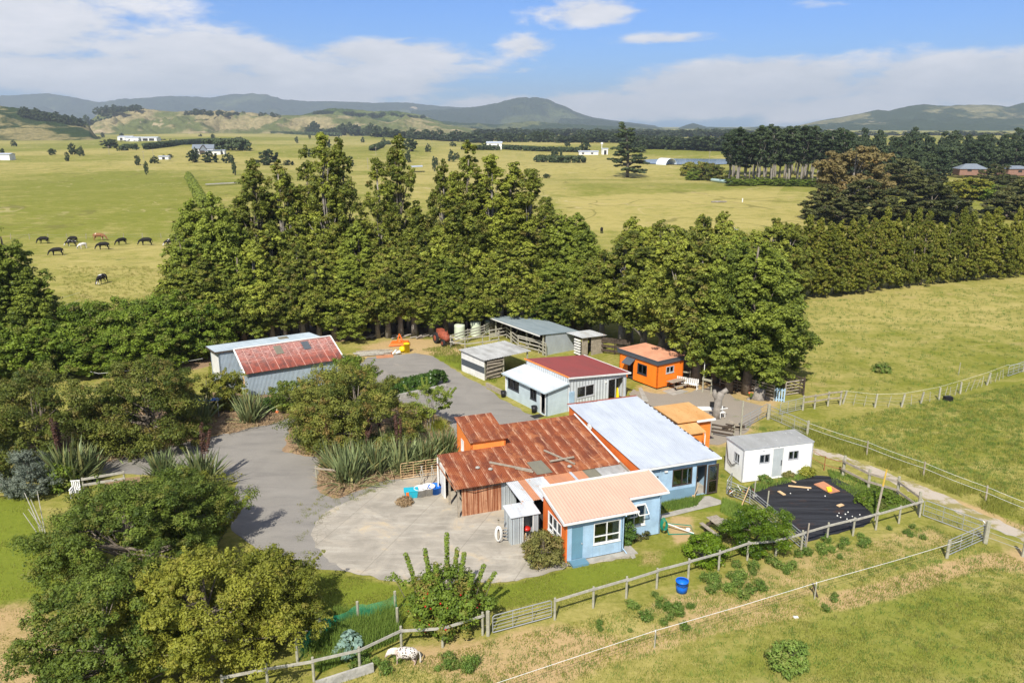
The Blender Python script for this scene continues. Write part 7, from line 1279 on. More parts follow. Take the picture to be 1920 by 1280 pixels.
fence('driveway_fence', 'short pale driveway fence behind the white garden chair', line((158, 925), (235, 912), 1.9), 1.2, [.65, 1.08], rh=.16); fence('rail_fence', 'pale rail and wires at the left picture edge behind the silver shrub', line((-50, 948), (45, 932), 2.4), 1.3, [1.15], rh=.16, wires=[.7])
fence('driveway_fence', 'low mossy end post and rail at the tip of the bed beside the drive', [P(594, 902, 0), P(640, 906, 0), P(690, 896, 0)], 1.15, [1.0], post='post', railm='wood_old')
for k, (x, y, dx, dy, h) in enumerate([(92, 1030, -.9, .5, 3.0), (86, 1026, -1.3, .9, 3.1), (96, 1034, -1.1, .3, 2.6), (90, 1024, -.6, .8, 3.2), (84, 1034, -1.0, .2, 2.4)]):
    b = MB(); b.tube([(0, 0, -.1), (dx*.35, dy*.3, h*.55), (dx, dy, h)], [.03, .028, .018], 5); tag(b.build('bamboo_stake', M['rail'], None, loc=P(x, y, 0)), 'tall pale leaning bamboo stake on the left lawn', 'stake', 'bamboo stakes on the left lawn')
# gate and ladders by the rusty shed
gate('farm_gate', 'rusty wire gate leaning behind the blue and white tubs', P(752, 900, 0), P(822, 890, 0), 1.25, 5, 'wood_tan', r=.018, ups=2)
def tub(name, p, r0, r1, h, m, label, lidm=None, cat='tub'):
    t = thing(name, label, cat, p); b = MB(); b.lathe((0, 0, 0), [(r0, 0), (r1, h), (r1+.03, h), (r1+.03, h-.04), (r1-.02, h-.02), (r1-.03, h-.12), (0, h-.14)], 18); b.build('body', M[m], t, True)
    if lidm: b = MB(); b.lathe((0, 0, h), [(r1+.03, -.02), (r1+.03, .03), (r1*.5, .07), (0, .08)], 18); b.build('lid', M[lidm], t, True)
    return t
tub('round_tub', P(816, 924, 0), .36, .44, .55, 'blue_p', 'bright blue round tub at the right end of the tubs by the rusty shed'); tub('round_tub', P(803, 926, 0), .36, .45, .6, 'curtain', 'white sack sided tub beside the bright blue one'); tub('round_tub', P(789, 929, 0), .34, .43, .6, 'curtain', 'white sack sided tub left of the other white one')
t = thing('square_crate', 'turquoise square tub at the left end of the tubs', 'tub', P(771, 931, 0), 10); b = MB(); b.hexa([(-.38, -.25, 0), (.38, -.25, 0), (.38, .25, 0), (-.38, .25, 0)], [(-.45, -.3, .52), (.45, -.3, .52), (.45, .3, .52), (-.45, .3, .52)]); b.build('body', M['teal'], t); bump(t, 'rim', M['teal'], (-.48, .48, -.33, .33, .5, .56)); bump(t, 'orange_panel', M['orange_p'], (-.34, -.16, -.335, -.3, .03, .5))
tub('rubbish_bin', P(833, 922, 0), .24, .3, .62, 'black', 'black rubbish bin with lid beside the blue tub', 'black', 'bin'); tub('rubbish_bin', P(846, 918, 0), .24, .3, .7, 'black', 'taller black bin in the shade of the rusty carport', None, 'bin'); tub('blue_drum', P(852, 914, 0), .28, .28, .8, 'blue_p', 'dark blue drum inside the rusty carport', 'blue_p', 'drum')
for k, (x, dx) in enumerate([(787, .25), (796, -.3), (806, .3), (812, -.1)]):
    b = MB(); q = P(x, 908, 0); b.tube([(0, 0, 0), (dx, .1, .8), (dx*.4, .15, 1.35)], .03, 5); tag(b.build('garden_stake', M['rail'], None, loc=q), 'pale crooked timber stake behind the tubs', 'stake', 'crooked stakes behind the tubs')
hr = thing('hose_reel', 'coiled white hose hanging on a post beside the firewood shed', 'hose', H2(-2.85, 3.35)); bump(hr, 'post', M['wood_old'], (-.05, .05, .1, .2, 0, 1.55), (-.15, .35, .1, .2, 1.5, 1.6))
b = MB()
for k in range(4): q = [(math.cos(t_)*(.12+.03*k), .03*k-.06, .66+math.sin(t_)*(.40+.03*k)) for t_ in np.linspace(0, 6.28, 24)]; b.tube(q, .026, 5)
b.build('hose_coil', M['white'], hr)
for k in range(4): bump(hr, 'rung', M['wood_old'], (.15, .5, .1, .16, .3+.22*k, .35+.22*k))
gh = thing('green_hose', 'green garden hose coiled on the corner of the blue cottage', 'hose', H2(6.85, .95)); b = MB()
for k in range(5): b.tube([(math.cos(t_)*.16+.02*k, -.05*k, .75+math.sin(t_)*(.42-.03*k)) for t_ in np.linspace(0, 6.28, 18)], .022, 5)
b.build('coil', M['green_hose'], gh); 
tr = thing('folded_clothes_frame', 'green metal folded frame lying on the grass beside the hose', 'frame', H2(7.2, .85), 20); b = MB(); b.tube([(0, 0, .05), (1.5, -.45, .05), (1.6, .1, .3), (.2, .6, .45), (0, 0, .05)], .03, 5); b.build('frame', M['green_hose'], tr); b = MB(); b.tube([(.2, .6, .45), (1.5, -.45, .06)], .035, 5); b.build('white_bar', M['white'], tr)
b = MB(); b.lathe((0, 0, 0), [(0, 0), (.14, .03), (.16, .1), (.1, .15), (0, .17)], 10); tag(b.build('ball', M['white'], None, True, loc=P(1290, 994, 0)), 'white ball lying on the lawn near the picnic table', 'ball')
b = MB(); b.beam((0, 0, 0), (.3, .1, 1.0), .03, .03); b.box(-.1, .1, -.03, .03, 0, .25); tag(b.build('spade', M['wood_tan'], None, loc=H2(11.3, 4.55)), 'wooden handled spade leaning beside the workshop door', 'spade')
bk_ = thing('blue_bucket', 'large bright blue bucket in the paddock below the rail fence', 'bucket', P(1278, 1108, 0)); b = MB(); b.lathe((0, 0, 0), [(.29, 0), (.31, .3), (.33, .66), (.35, .66), (.35, .61), (.33, .60)], 20); b.lathe((0, 0, 0), [(.32, .64), (.28, .12), (0, .1)], 20); b.build('tub', M['blue_p'], bk_, True); b = MB(); b.tube([(-.35, 0, .62), (-.25, -.28, .5), (0, -.37, .45), (.25, -.28, .5), (.35, 0, .62)], .012, 5); b.build('handle', M['black'], bk_)
# stump, pot, pallet, white lawn chair parts
t = thing('tree_stump', 'tall hollow dead stump at the edge of the gravel yard', 'stump', P(1343, 783, 0)); b = MB(); b.tube([(0, 0, -.1), (.05, 0, .8), (.1, .1, 1.6), (.35, .1, 2.2)], [.42, .36, .34, .3], 9); b.tube([(.1, .1, 1.5), (-.25, .1, 2.0), (-.3, 0, 2.5)], [.25, .2, .12], 7); b.tube([(.3, .1, 2.1), (.8, .1, 2.5)], [.25, .2], 7); b.build('trunk', M['bark_pale'], t, True)
b = MB(); b.box(-.17, .17, -.12, .12, 0, .42); tag(b.build('letterbox', M['black'], None, loc=P(1338, 779, 0)+Vector((-.3, -.4, .95))), 'small black box fixed to the tall dead stump', 'box')
t = thing('tree_stump', 'broad low cut stump beside the stockyard rails', 'stump', P(1423, 747, 0)); b = MB(); b.tube([(0, 0, -.1), (0, 0, .3), (.05, .05, 1.0)], [.75, .55, .5], 10); b.tube([(-.5, 0, .1), (-1.2, -.3, .0)], [.25, .08], 6); b.tube([(.4, -.2, .1), (.9, -.5, 0)], [.22, .08], 6); b.build('trunk', M['bark_pale'], t, True)
pt_ = tub('flower_pot', P(1408, 744, 0), .16, .25, .4, 'terracotta', 'terracotta pot with a spiky plant beside the low stump', None, 'plant pot'); c = Cloud(401); blades(c, 34, .4, .6, .05, .4, .3, .04); o = c.mesh('spiky_plant', F['weed'], None); tag(o, 'spiky green plant growing in the terracotta pot', 'plant'); o.location = P(1408, 744, .36)
t = thing('blue_pallet', 'pale blue pallet standing on edge against the stockyard post', 'pallet', P(1460, 752, 0), -15)
for k in range(5): bump(t, 'slat', M['blue'], (-.5+k*.22, -.38+k*.22, -.05, 0, 0, 1.25))
bump(t, 'bearer', M['blue'], (-.5, .5, .0, .08, .1, .2), (-.5, .5, 0, .08, 1.0, 1.1))
t = thing('plastic_chair', 'upturned white plastic chair behind the weatherboard shed', 'chair', P(1352, 784, 0), 20); bump(t, 'seat', M['white'], (-.25, .25, -.22, .22, .55, .6), (-.25, .25, .2, .25, .6, 1.0))
for x in (-.24, .2): bump(t, 'leg', M['white'], (x, x+.05, -.2, -.15, .1, .55), (x, x+.05, .15, .2, .1, .55))
bump(t, 'armrest', M['white'], (-.3, .55, -.1, .0, .85, .9))
b = MB(); b.box(-.9, .9, -.15, .15, .0, .25); tag(b.build('trough', M['white'], None, loc=P(1327, 768, 0)), 'long low white trough behind the orange weatherboard shed', 'trough')
# cones, drums, machinery at the back of the yard
t = thing('traffic_cone', 'orange and white traffic cone beside the drive in front of the shed', 'traffic cone', P(520, 776, 0)); b = MB(); b.lathe((0, 0, .03), [(.15, 0), (.1, .3)], 14); b.lathe((0, 0, .03), [(.075, .45), (.02, .72), (0, .72)], 14); b.build('cone', M['orange_p'], t, True); b = MB(); b.lathe((0, 0, .03), [(.1, .3), (.075, .45)], 14); b.build('band', M['white'], t, True); bump(t, 'base', M['orange_p'], (-.2, .2, -.2, .2, 0, .035))
tub('yellow_drum', P(763, 660, 0), .33, .33, .98, 'yellow', 'bright yellow upright drum at the back of the yard', 'yellow', 'drum')
b = MB(); b.lathe((0, 0, 0), [(0, .05), (.3, .1), (.38, .35), (.3, .6), (0, .7)], 10); tag(b.build('yellow_float', M['yellow'], None, True, loc=P(755, 660, 0)), 'rounded yellow container left of the yellow drum', 'container')
b = MB(); b.tube([(0, 0, .2), (.5, .1, .35)], .16, 9); b.tube([(-.3, -.1, .15), (.1, -.1, .6)], .1, 8); tag(b.build('white_bucket', M['white'], None, loc=P(742, 665, 0)), 'white and blue bucket lying left of the yellow container', 'bucket')
mc = thing('mower_deck', 'orange tractor mower deck parked at the edge of the trees', 'machine', P(748, 647, 0), 12); b = MB(); b.hexa([(-1.2, -.6, .1), (1.2, -.6, .1), (1.3, .6, .1), (-.9, .7, .1)], [(-1.0, -.5, .35), (1.0, -.5, .35), (1.1, .5, .4), (-.7, .6, .4)]); b.build('deck', M['orange_p'], mc); b = MB(); b.beam((-.2, 0, .35), (.1, .1, 1.3), .1, .1); b.beam((.5, 0, .35), (.1, .1, 1.3), .1, .1); b.lathe((.1, 0, .4), [(.25, 0), (.15, .25), (0, .3)], 10); b.build('linkage', M['orange_p'], mc)
tc_ = thing('old_tractor', 'rusted old tractor or roller at the corner of the cattle pen', 'tractor', P(832, 645, 0), -60); b = MB(); b.tube([(-1.1, 0, .9), (-.6, 0, 1.05), (.6, 0, 1.0), (1.2, 0, .8)], [.35, .55, .5, .3], 12); b.build('body', M['redrust'], tc_, True); b = MB(); b.box(-1.2, -.4, -.35, .35, 1.0, 1.6); b.build('seat_box', M['redrust'], tc_)
for (x, y, r_) in ((-.8, -.6, .65), (-.8, .6, .65), (.9, -.5, .4), (.9, .5, .4)): b = MB(); b.tube([(x, y-.12, r_), (x, y+.12, r_)], r_, 16); w = b.build('wheel', M['rubber'], tc_); b = MB(); b.tube([(x, y-.14, r_), (x, y+.14, r_)], r_*.5, 12); b.build('rim', M['redrust'], w)
b = MB(); b.tube([(1.0, 0, 1.1), (1.0, 0, 1.8)], .05, 6); b.build('exhaust', M['redrust'], tc_)
for (x, y, r_, h, lb) in [(862, 634, .62, 1.6, 'pale green water tank at the left of the cattle pen'), (892, 628, .62, 1.6, 'pale green water tank in the middle of the cattle pen'), (917, 622, .55, 1.4, 'smaller pale tank beside the cattle shed')]:
    t = thing('water_tank', lb, 'water tank', P(x, y, 0)); b = MB(); b.lathe((0, 0, 0), [(r_, 0)]+[(r_+.02*(k % 2), h*k/8) for k in range(9)]+[(r_*.9, h+.05), (r_*.3, h+.12), (0, h+.12)], 20); b.build('tank', M['tank'], t, True)
tp_ = thing('timber_stack', 'long pile of grey posts and boards at the back of the yard', 'timber stack', P(700, 664, 0), 12)
for k in range(16): b = MB(); x = rgk.uniform(-1.2, 1.2); y = rgk.uniform(-.7, .7); z = .06+.07*(k % 4); b.beam((x-1.4, y+rgk.uniform(-.2, .2), z), (x+1.4, y+rgk.uniform(-.2, .2), z+.03), .13, .1); b.build('post', M['rail' if k % 3 else 'wood_old'], tp_)
slab('earth_patch', [(705, 662), (735, 658), (738, 670), (706, 672)], .02, 'r_terra', 'orange brown sheet on the ground below the timber stack', 'sheet', .01)
lg = thing('branch_heap', 'heap of pruned branches and logs at the foot of the shelterbelt', 'branch heap', P(748, 634, 0))
for k in range(22): b = MB(); x = rgk.uniform(-6, 4); y = rgk.uniform(-.7, 1.0); a = rgk.uniform(-.5, .5); l = rgk.uniform(.5, 1.3); b.tube([(x, y, .1), (x+math.cos(a)*l, y+math.sin(a)*l, rgk.uniform(.1, .6))], [.11, .06], 6); b.build('branch', M['bark_pale'], lg)
# green netting around the rank garden
nt_ = NT('green_shade_net'); g_ = nt_.N.new('ShaderNodeBsdfTransparent'); mx = nt_.N.new('ShaderNodeMixShader'); nt_.col((.01, .30, .17)); nt_.L.new(g_.outputs[0], mx.inputs[1]); nt_.L.new(nt_.b.outputs[0], mx.inputs[2]); nt_.put(mx.inputs[0], nt_.ramp(nt_.noise(nt_.coord(), 1.6, 4, .6), .3, .75, .22, .6)); nt_.L.new(mx.outputs[0], nt_.out.inputs[0])
net = thing('net_fence', 'sagging green net fence on grey posts left of the pony', 'net fence', P(560, 1240, 0)); o = net.location.copy(); npts = [(558, 1240), (602, 1196), (672, 1170), (742, 1150), (746, 1182)]
q = [P(x, y, 0)-o for x, y in npts]
for p in q: b = MB(); b.tube([(0, 0, -.1), (0, 0, 1.3)], .07, 7); b.build('post', M['post'], net, loc=p)
q2 = q[:4]+[q[4]]+[P(676, 1232, 0)-o, P(600, 1262, 0)-o]
vs = []; fs = []; K = 8; n_ = 0; wv = random.Random(3)
for i in range(4):
    for k in range(K):
        f = k/K; p = q[i].lerp(q[i+1], f); sg = .22*math.sin(f*math.pi)
        for z in (0, .35, .7, 1.15-sg): vs.append((p.x+wv.uniform(-.06, .06), p.y+wv.uniform(-.06, .06), z))
        n_ += 1
for i in range(n_-1):
    for j in range(3): a = i*4+j; fs.append((a, a+4, a+5, a+1))
b = MB(); b.add(vs, fs); b.build('net', nt_.mat, net, True)
# electric tape and stakes in the foreground
et = thing('electric_fence', 'white electric tape strung on thin stakes across the foreground paddock', 'fence', P(1227, 1214, 0)); o = et.location.copy(); pts_ = [P(870, 1300, .95)-o]
for (x, y) in ((1227, 1214), (1527, 1122), (1800, 1040)): p = P(x, y, 0)-o; pts_.append(p+Vector((0, 0, .95)))
pts_ = [pts_[0], pts_[1], pts_[1].lerp(pts_[2], .5)-Vector((0, 0, .04)), pts_[2], pts_[2].lerp(pts_[3], .5)-Vector((0, 0, .05)), pts_[3]]
b = MB(); b.tube(pts_, .011, 5); b.build('tape', M['white'], et); b = MB(); b.tube([p-Vector((0, 0, .45)) for p in pts_], .007, 4); b.build('wire', M['wood_dark'], et)
for (x, y) in ((1227, 1214), (1527, 1122)): b = MB(); b.tube([(0, 0, -.1), (.02, 0, 1.0)], .035, 6); b.build('stake', M['post'], et, loc=P(x, y, 0)-o); b = MB(); b.tube([(.0, -.04, .9), (.0, -.04, 1.0)], .03, 6); b.build('insulator', M['white'], et, loc=P(x, y, 0)-o)
b = MB(); b.tube([(0, 0, 0), (-.28, .15, .75)], .05, 6); tag(b.build('leaning_peg', M['wood_dark'], None, loc=P(1533, 1119, 0)), 'dark peg leaning beside the electric fence stake', 'peg')
b = MB(); b.box(-.12, .12, -.08, .08, 0, .05); tag(b.build('paper_scrap', M['white'], None, loc=P(1492, 1157, 0)), 'white scrap lying in the bottom right paddock', 'scrap')
pl = thing('power_line', 'three thin power wires crossing the trees at the left edge', 'power line', (0, 0, 0))
for k, (a, b2) in enumerate([((-60, 590), (150, 548)), ((-60, 612), (150, 562)), ((-60, 634), (120, 582))]):
    A = P(a[0], a[1], 5.0); B = P(b2[0], b2[1], 5.0); b = MB(); b.tube([A.lerp(B, f)-Vector((0, 0, .4*math.sin(f*math.pi))) for f in np.linspace(0, 1, 9)], .012, 4); b.build('wire', M['galv'], pl)
wl = thing('white_wire', 'white electric tape in the paddock above the left trees', 'wire', P(165, 700, 0)); o = wl.location.copy(); b = MB(); b.tube([P(150, 692, .9)-o, P(185, 700, .9)-o, P(230, 696, .9)-o, P(290, 688, .9)-o, P(380, 672, .9)-o], .016, 5); b.build('tape', M['white'], wl)
fence('field_fence', 'long thin batten fence behind the grazing cattle', line((20, 449), (372, 447), 4.2), 1.2, [], pw=.12, post='wood_old', wires=[.5, 1.0], lean=.12)
# ------------------------------------------------------------------ animals
def skin(name, nodes, edges, mat, parent=None, sub=2, root=0):
    me = bpy.data.meshes.new(name); me.from_pydata([n[0] for n in nodes], edges, []); o = bpy.data.objects.new(name, me); COL.objects.link(o); o.parent = parent
    s_ = o.modifiers.new('skin', 'SKIN'); s_.use_smooth_shade = True; sv_ = me.skin_vertices[0].data
    for i, n in enumerate(nodes): sv_[i].radius = n[1] if isinstance(n[1], tuple) else (n[1], n[1]); sv_[i].use_root = (i == root)
    m_ = o.modifiers.new('sub', 'SUBSURF'); m_.levels = sub; m_.render_levels = sub; me.materials.append(mat)
    dg = bpy.context.evaluated_depsgraph_get(); em = bpy.data.meshes.new_from_object(o.evaluated_get(dg)); o.modifiers.clear(); o.data = em; em.name = name
    if not em.materials: em.materials.append(mat)
    for p in em.polygons: p.use_smooth = True
    return o
def cow_nodes():
    N_ = [((0, 0, 1.12), (.38, .40)), ((-.55, 0, 1.16), (.33, .36)), ((-.92, 0, 1.16), (.24, .28)), ((.5, 0, 1.10), (.35, .40)), ((.85, 0, 1.08), (.24, .32)), ((1.15, 0, .95), (.15, .21)), ((1.42, 0, .62), (.11, .14)), ((1.52, 0, .36), (.13, .12)), ((1.62, 0, .13), (.075, .075)), ((-1.02, 0, 1.2), (.06, .06)), ((-1.1, 0, .9), (.03, .03)), ((-1.1, 0, .5), (.04, .04))]
    E_ = [(0, 1), (1, 2), (0, 3), (3, 4), (4, 5), (5, 6), (6, 7), (7, 8), (2, 9), (9, 10), (10, 11)]
    for sx, root in ((.62, 4), (-.78, 2)):
        for sy in (-.17, .17):
            b0 = len(N_); f = sx > 0
            N_ += [((sx+.02, sy*1.1, .86), (.14, .15)), ((sx+(.0 if f else .12), sy*1.15, .62), (.09, .10)), ((sx+(.02 if f else -.14), sy*1.15, .40), (.055, .06)), ((sx+(.0 if f else -.08), sy*1.15, .14), (.045, .045)), ((sx+(.03 if f else -.04), sy*1.15, .02), (.06, .055))]
            E_ += [(root, b0)]+[(b0+i, b0+i+1) for i in range(4)]
    for sy in (-.16, .16): b0 = len(N_); N_.append(((1.42, sy, .52), (.04, .02))); E_.append((7, b0))
    return N_, E_
def hidemat(name, a, b_, thr, sc_=1.4, spots=False):
    t = NT(name); n = t.noise(t.coord(), sc_, 2, .5) if not spots else t.vor(t.coord(scale=(1, 1, .8)), sc_)
    c = t.mix(t.ramp(n, thr-.02, thr+.02), b_ if spots else a, a if spots else b_)
    if spots: x, y, z = t.sep(t.coord()); c = t.mix(t.ramp(x, .25, .5), c, (.46, .34, .27)); c = t.mix(t.ramp(z, .42, .25), c, (.42, .30, .24))
    t.col(c); t.set(rough=.75, spec=.2); return t.mat
hd = [hidemat('black_hide', (.012, .011, .010), (.6, .58, .54), .72), hidemat('black_and_white_hide', (.012, .011, .010), (.65, .62, .58), .56, 1.6), hidemat('brown_hide', (.22, .10, .045), (.6, .5, .4), .62), hidemat('white_and_black_hide', (.65, .62, .58), (.015, .013, .012), .58, 1.5)]
cows = {}
def cow(p, ang, m, s, label):
    if m not in cows:
        t = thing('cow', label, 'cow'); N_, E_ = cow_nodes(); skin('body', N_, E_, hd[m], t); b = MB()
        for sy in (-.05, .05): b.tube([(-.35, sy, .72), (-.35, sy*1.6, .62)], [.09, .03], 6)
        b.build('udder', M['terracotta'] if m == 2 else hd[m], t, True); cows[m] = t
    else: t = copy_tree(cows[m])
    t.location = (p.x, p.y, p.z); t.rotation_euler.z = R(ang); t.scale = (s, s, s); tag(t, label, 'cow', 'cattle grazing in the left paddock')
for (x, y, a, m, s, lb) in [(83, 457, 178, 0, 1.05, 'black cow grazing at the far left of the herd'), (108, 479, 195, 0, 1.05, 'black cow grazing nearest below the far left one'), (138, 455, 170, 0, .95, 'black cow standing behind another in the left pair'), (135, 462, 185, 1, .95, 'dark cow with a white patch in front of the left pair'), (156, 466, 240, 3, .8, 'white faced small cow right of the left pair'), (186, 451, 5, 2, 1.1, 'brown and white cow at the back of the herd'),
                            (195, 468, 190, 0, 1.05, 'black cow grazing below the brown and white one'), (229, 459, 235, 0, 1.0, 'dark cow facing the camera in the middle of the herd'), (275, 460, 188, 0, 1.1, 'black cow grazing alone right of the middle'), (322, 462, 192, 1, 1.05, 'dark cow with white flecks in front of the right pair'), (329, 459, 170, 0, 1.0, 'black cow behind the right pair'), (333, 473, 215, 0, .9, 'small black cow below the right pair'), (193, 532, 262, 1, 1.05, 'dark cow alone lower in the paddock facing the camera'),
                            (349, 457, 200, 1, .9, 'dark cow half hidden by the left conifers')]: cow(P(x, y), a, m, s, lb)
for (x, y, a, m, s, lb) in [(1376, 438, 20, 3, .9, 'white and black cow showing between the right conifers'), (1242, 437, 30, 0, .9, 'dark cow behind the conifers right of the middle'), (1128, 437, 80, 0, .9, 'dark cow behind the right end of the shelterbelt')]:
    cow(P(x, y), a, m, s, lb); 
for i in range(44):
    x = rr.uniform(222, 332) if i < 30 else rr.uniform(186, 240); y = 266-(x-222)/110*3.6+rr.uniform(-.6, .8) if x > 222 else 267+rr.uniform(-.5, .6)
    t = copy_tree(cows[0]); g = P(x, y); t.location = g; t.rotation_euler.z = rr.uniform(0, 6.3); t.scale = (1.2, 1.2, 1.2); tag(t, 'tiny dark cow in the herd below the dairy sheds on the plain', 'cow', 'herd below the dairy sheds')
# spotted pony
py = thing('pony', 'small white pony with dark spots and pale mane grazing at the rail fence', 'pony', P(762, 1243, 0), 176)
N_ = [((0, 0, .57), (.25, .25)), ((-.26, 0, .61), (.25, .25)), ((-.44, 0, .60), (.18, .21)), ((.24, 0, .58), (.22, .24)), ((.38, 0, .61), (.16, .22)), ((.52, 0, .63), (.11, .17)), ((.68, 0, .58), (.09, .13)), ((.86, 0, .50), (.085, .085)), ((.93, 0, .36), (.06, .065)), ((.97, 0, .25), (.045, .045))]
E_ = [(i, i+1) for i in (1, 3, 4, 5, 6, 7, 8)]+[(0, 1), (0, 3)]; N_.append(((-.58, 0, .66), (.04, .04))); E_.append((2, 10))
for sx, root in ((.34, 3), (-.38, 2)):
    for sy in (-.10, .10):
        b0 = len(N_); f = sx > 0; k = rgk.uniform(-.05, .05); N_ += [((sx, sy, .44), (.075, .09)), ((sx+(.02+k if f else .07), sy*1.1, .31), (.045, .05)), ((sx+(.03+k if f else -.07), sy*1.1, .20), (.034, .034)), ((sx+(.03+k if f else -.03), sy*1.1, .07), (.027, .027)), ((sx+(.05+k if f else -.01), sy*1.1, .01), (.037, .034))]; E_ += [(root, b0)]+[(b0+i, b0+i+1) for i in range(4)]
for sy in (-.05, .05): b0 = len(N_); N_.append(((.84, sy*1.4, .62), (.022, .014))); E_.append((7, b0))
skin('body', N_, E_, hidemat('spotted_coat', (.56, .50, .43), (.02, .016, .014), .37, 11, True), py)
c = Cloud(410); n = 900; t_ = c.r.random(n); base = np.stack([.42+t_*.42, c.r.normal(size=n)*.02, .80-.12*t_**2+0*t_], 1); sd_ = np.where(c.r.random(n) < .5, -1, 1); tip = base+np.stack([c.r.normal(size=n)*.03+.04, sd_*(.07+.05*c.r.random(n)), -.12-.12*c.r.random(n)], 1); w_ = np.array([.008, 0, 0]); c.V.append(np.stack([base-w_, base+w_, tip+w_*.5, tip-w_*.5], 1)); c.T.append(.5+.3*c.r.random(n)); c.T2.append(c.r.random(n))
mm = paint('cream_horse_hair', (.74, .68, .56), rough=.6); c.mesh('mane', mm, py)
b = MB()
for k in range(24): a = rgk.uniform(-.04, .04); b.tube([(-.6, a*.3, .68), (-.68+a*.3, a, .5), (-.66+rgk.uniform(-.03, .03), a*1.3, .12)], [.02, .022, .006], 4, cap=False)
b.build('tail', mm, py, True); b = MB()
for sy in (-.065, .065): b.lathe((.89, sy, .47), [(0, -.014), (.014, 0), (0, .014)], 8)
b.build('eyes', M['black'], py, True)
# ------------------------------------------------------------------ buildings far out on the plain
def farshed(name, label, p, rot, w, d, h, roof, wallm, pitch=.18, parts=(), cat='shed'):
    hip = d/2 if wallm == 'brick' else 0; t = thing(name, label, cat, p, rot); b = MB(); b.box(-w/2, w/2, -d/2, d/2, -1, h); b.build('wall', M[wallm], t); b = MB(); r_ = d/2*pitch; e = .5
    b.hexa([(-w/2-e, -d/2-e, h), (w/2+e, -d/2-e, h), (w/2+e, d/2+e, h), (-w/2-e, d/2+e, h)], [(-w/2-e+hip, 0, h+r_+.2), (w/2+e-hip, 0, h+r_+.2), (w/2+e-hip, .01, h+r_+.2), (-w/2-e+hip, .01, h+r_+.2)]); b.build('roof', M[roof], t)
    for (x0, x1, z0, z1) in parts: b = MB(); b.box(x0, x1, -d/2-.05, -d/2+.1, z0, z1); b.build('window' if z1-z0 < h*.6 else 'door_opening', M['dark'], t)
    return t
farshed('dairy_shed', 'white roofed dairy shed at the left of the far sheds on the plain', P(238, 263), 0, 22, 16, 5, 'r_white', 'white', parts=[(-7, -3, 0, 3.5), (1, 4, 0, 3.5)]); farshed('dairy_shed', 'small white block in front of the left far dairy shed', P(250, 265), 0, 20, 8, 5, 'r_white', 'white', parts=[(-5, -3, 1, 3)])
farshed('dairy_shed', 'long low dairy shed with open dark front on the plain', P(272, 264), -3, 44, 14, 4.5, 'r_grey', 'white', parts=[(-20, -12, 0, 3.5), (-10, -2, 0, 3.5), (0, 8, 0, 3.5), (10, 18, 0, 3.5)])
hs = farshed('homestead', 'white homestead with dark timbered gables on the plain', P(383, 289), 12, 16, 10, 4.5, 'slate_roof', 'white', .6, parts=[(-6, -4, .8, 2.6), (-2, 0, 0, 3), (3, 6, .8, 2.6)], cat='house'); b = MB(); b.hexa([(-3, -7, 3.0), (4, -7, 3.0), (4, 1, 3.0), (-3, 1, 3.0)], [(.5, -7, 7.5), (.51, -7, 7.5), (.51, 1, 7.5), (.5, 1, 7.5)]); b.build('gable', M['slate_roof'], hs); b = MB(); b.beam((-3, -7.1, 3), (.5, -7.1, 7.4), .3, .5); b.beam((4, -7.1, 3), (.5, -7.1, 7.4), .3, .5); b.box(-2.4, 3.4, -6.9, -5, 0, 3.1); b.build('gable_front', M['wood_dark'], hs)
farshed('homestead_wing', 'low blue grey roofed wing right of the homestead', P(401, 290), 8, 12, 7, 3, 'slate_roof', 'white', parts=[(-3, -1, .8, 2)], cat='house'); farshed('garden_shed', 'tiny white shed between the homestead and the block hedge', P(417, 289.5), 0, 5, 4, 3, 'r_white', 'white', parts=[(-1, 1, 0, 2)]); farshed('white_shelter', 'small white shelter alone left below the homestead', P(309, 299), 0, 7, 4, 2, 'r_white', 'white', parts=[(-1, 1, 0, 1.5)])
farshed('small_house', 'small pale two storey house among hedges in the middle distance', P(927, 280), 0, 15, 9, 6, 'r_white', 'white_c', .3, parts=[(-5, -3.5, 1, 2.6), (-1, .5, 1, 2.6), (3, 4.5, 1, 2.6), (-5, -3.5, 3.8, 5), (3, 4.5, 3.8, 5)], cat='house')
farshed('white_sheds', 'cluster of white sheds left of the lone pine', P(1103, 290), 0, 17, 8, 2.5, 'r_white', 'white', parts=[(-6, -4, .5, 1.8), (2, 4, .5, 1.8)]); farshed('pump_shed', 'white shed with a dark doorway just left of the lone pine', P(1134, 290), 0, 5, 4, 5, 'r_white', 'white', parts=[(-1, 1.2, 0, 3.8)])
b = MB(); b.tube([(0, 0, 0), (0, 0, 10)], .3, 6); b.box(-1, 1, -.4, .4, 9, 10.5); tag(b.build('light_pole', M['white'], None, loc=P(1128, 290)), 'white pole with a box beside the pump shed', 'pole')
b = MB()
for k in range(9): a0 = math.pi*k/8
n_ = 14; vs = [(math.cos(math.pi*i/n_)*4.2, y, max(0, math.sin(math.pi*i/n_))*4.0) for y in (-5, 5) for i in range(n_+1)]; b.add(vs, [(i, i+1, i+n_+2, i+n_+1) for i in range(n_)]); tag(b.build('tunnel_house', M['glasshouse'], None, loc=P(1249, 309)), 'white arched tunnel house in front of the lake', 'tunnel house'); ob_ = bpy.context.scene.objects['tunnel_house']; md = ob_.modifiers.new('thick', 'SOLIDIFY'); md.thickness = .12; ob_.rotation_euler.z = .5
A = P(1334, 340); B = P(1378, 346); o = (A+B)/2; b = MB(); n_ = 22; b.tube([(A-o).lerp(B-o, i/n_)+Vector((0, 0, .7)) for i in range(n_+1)], [.75+.12*(i % 2) for i in range(n_+1)], 10); tag(b.build('silage_roll', M['wrap'], None, True, loc=o), 'long pale green wrapped silage roll beside the low shrubs', 'silage wrap')
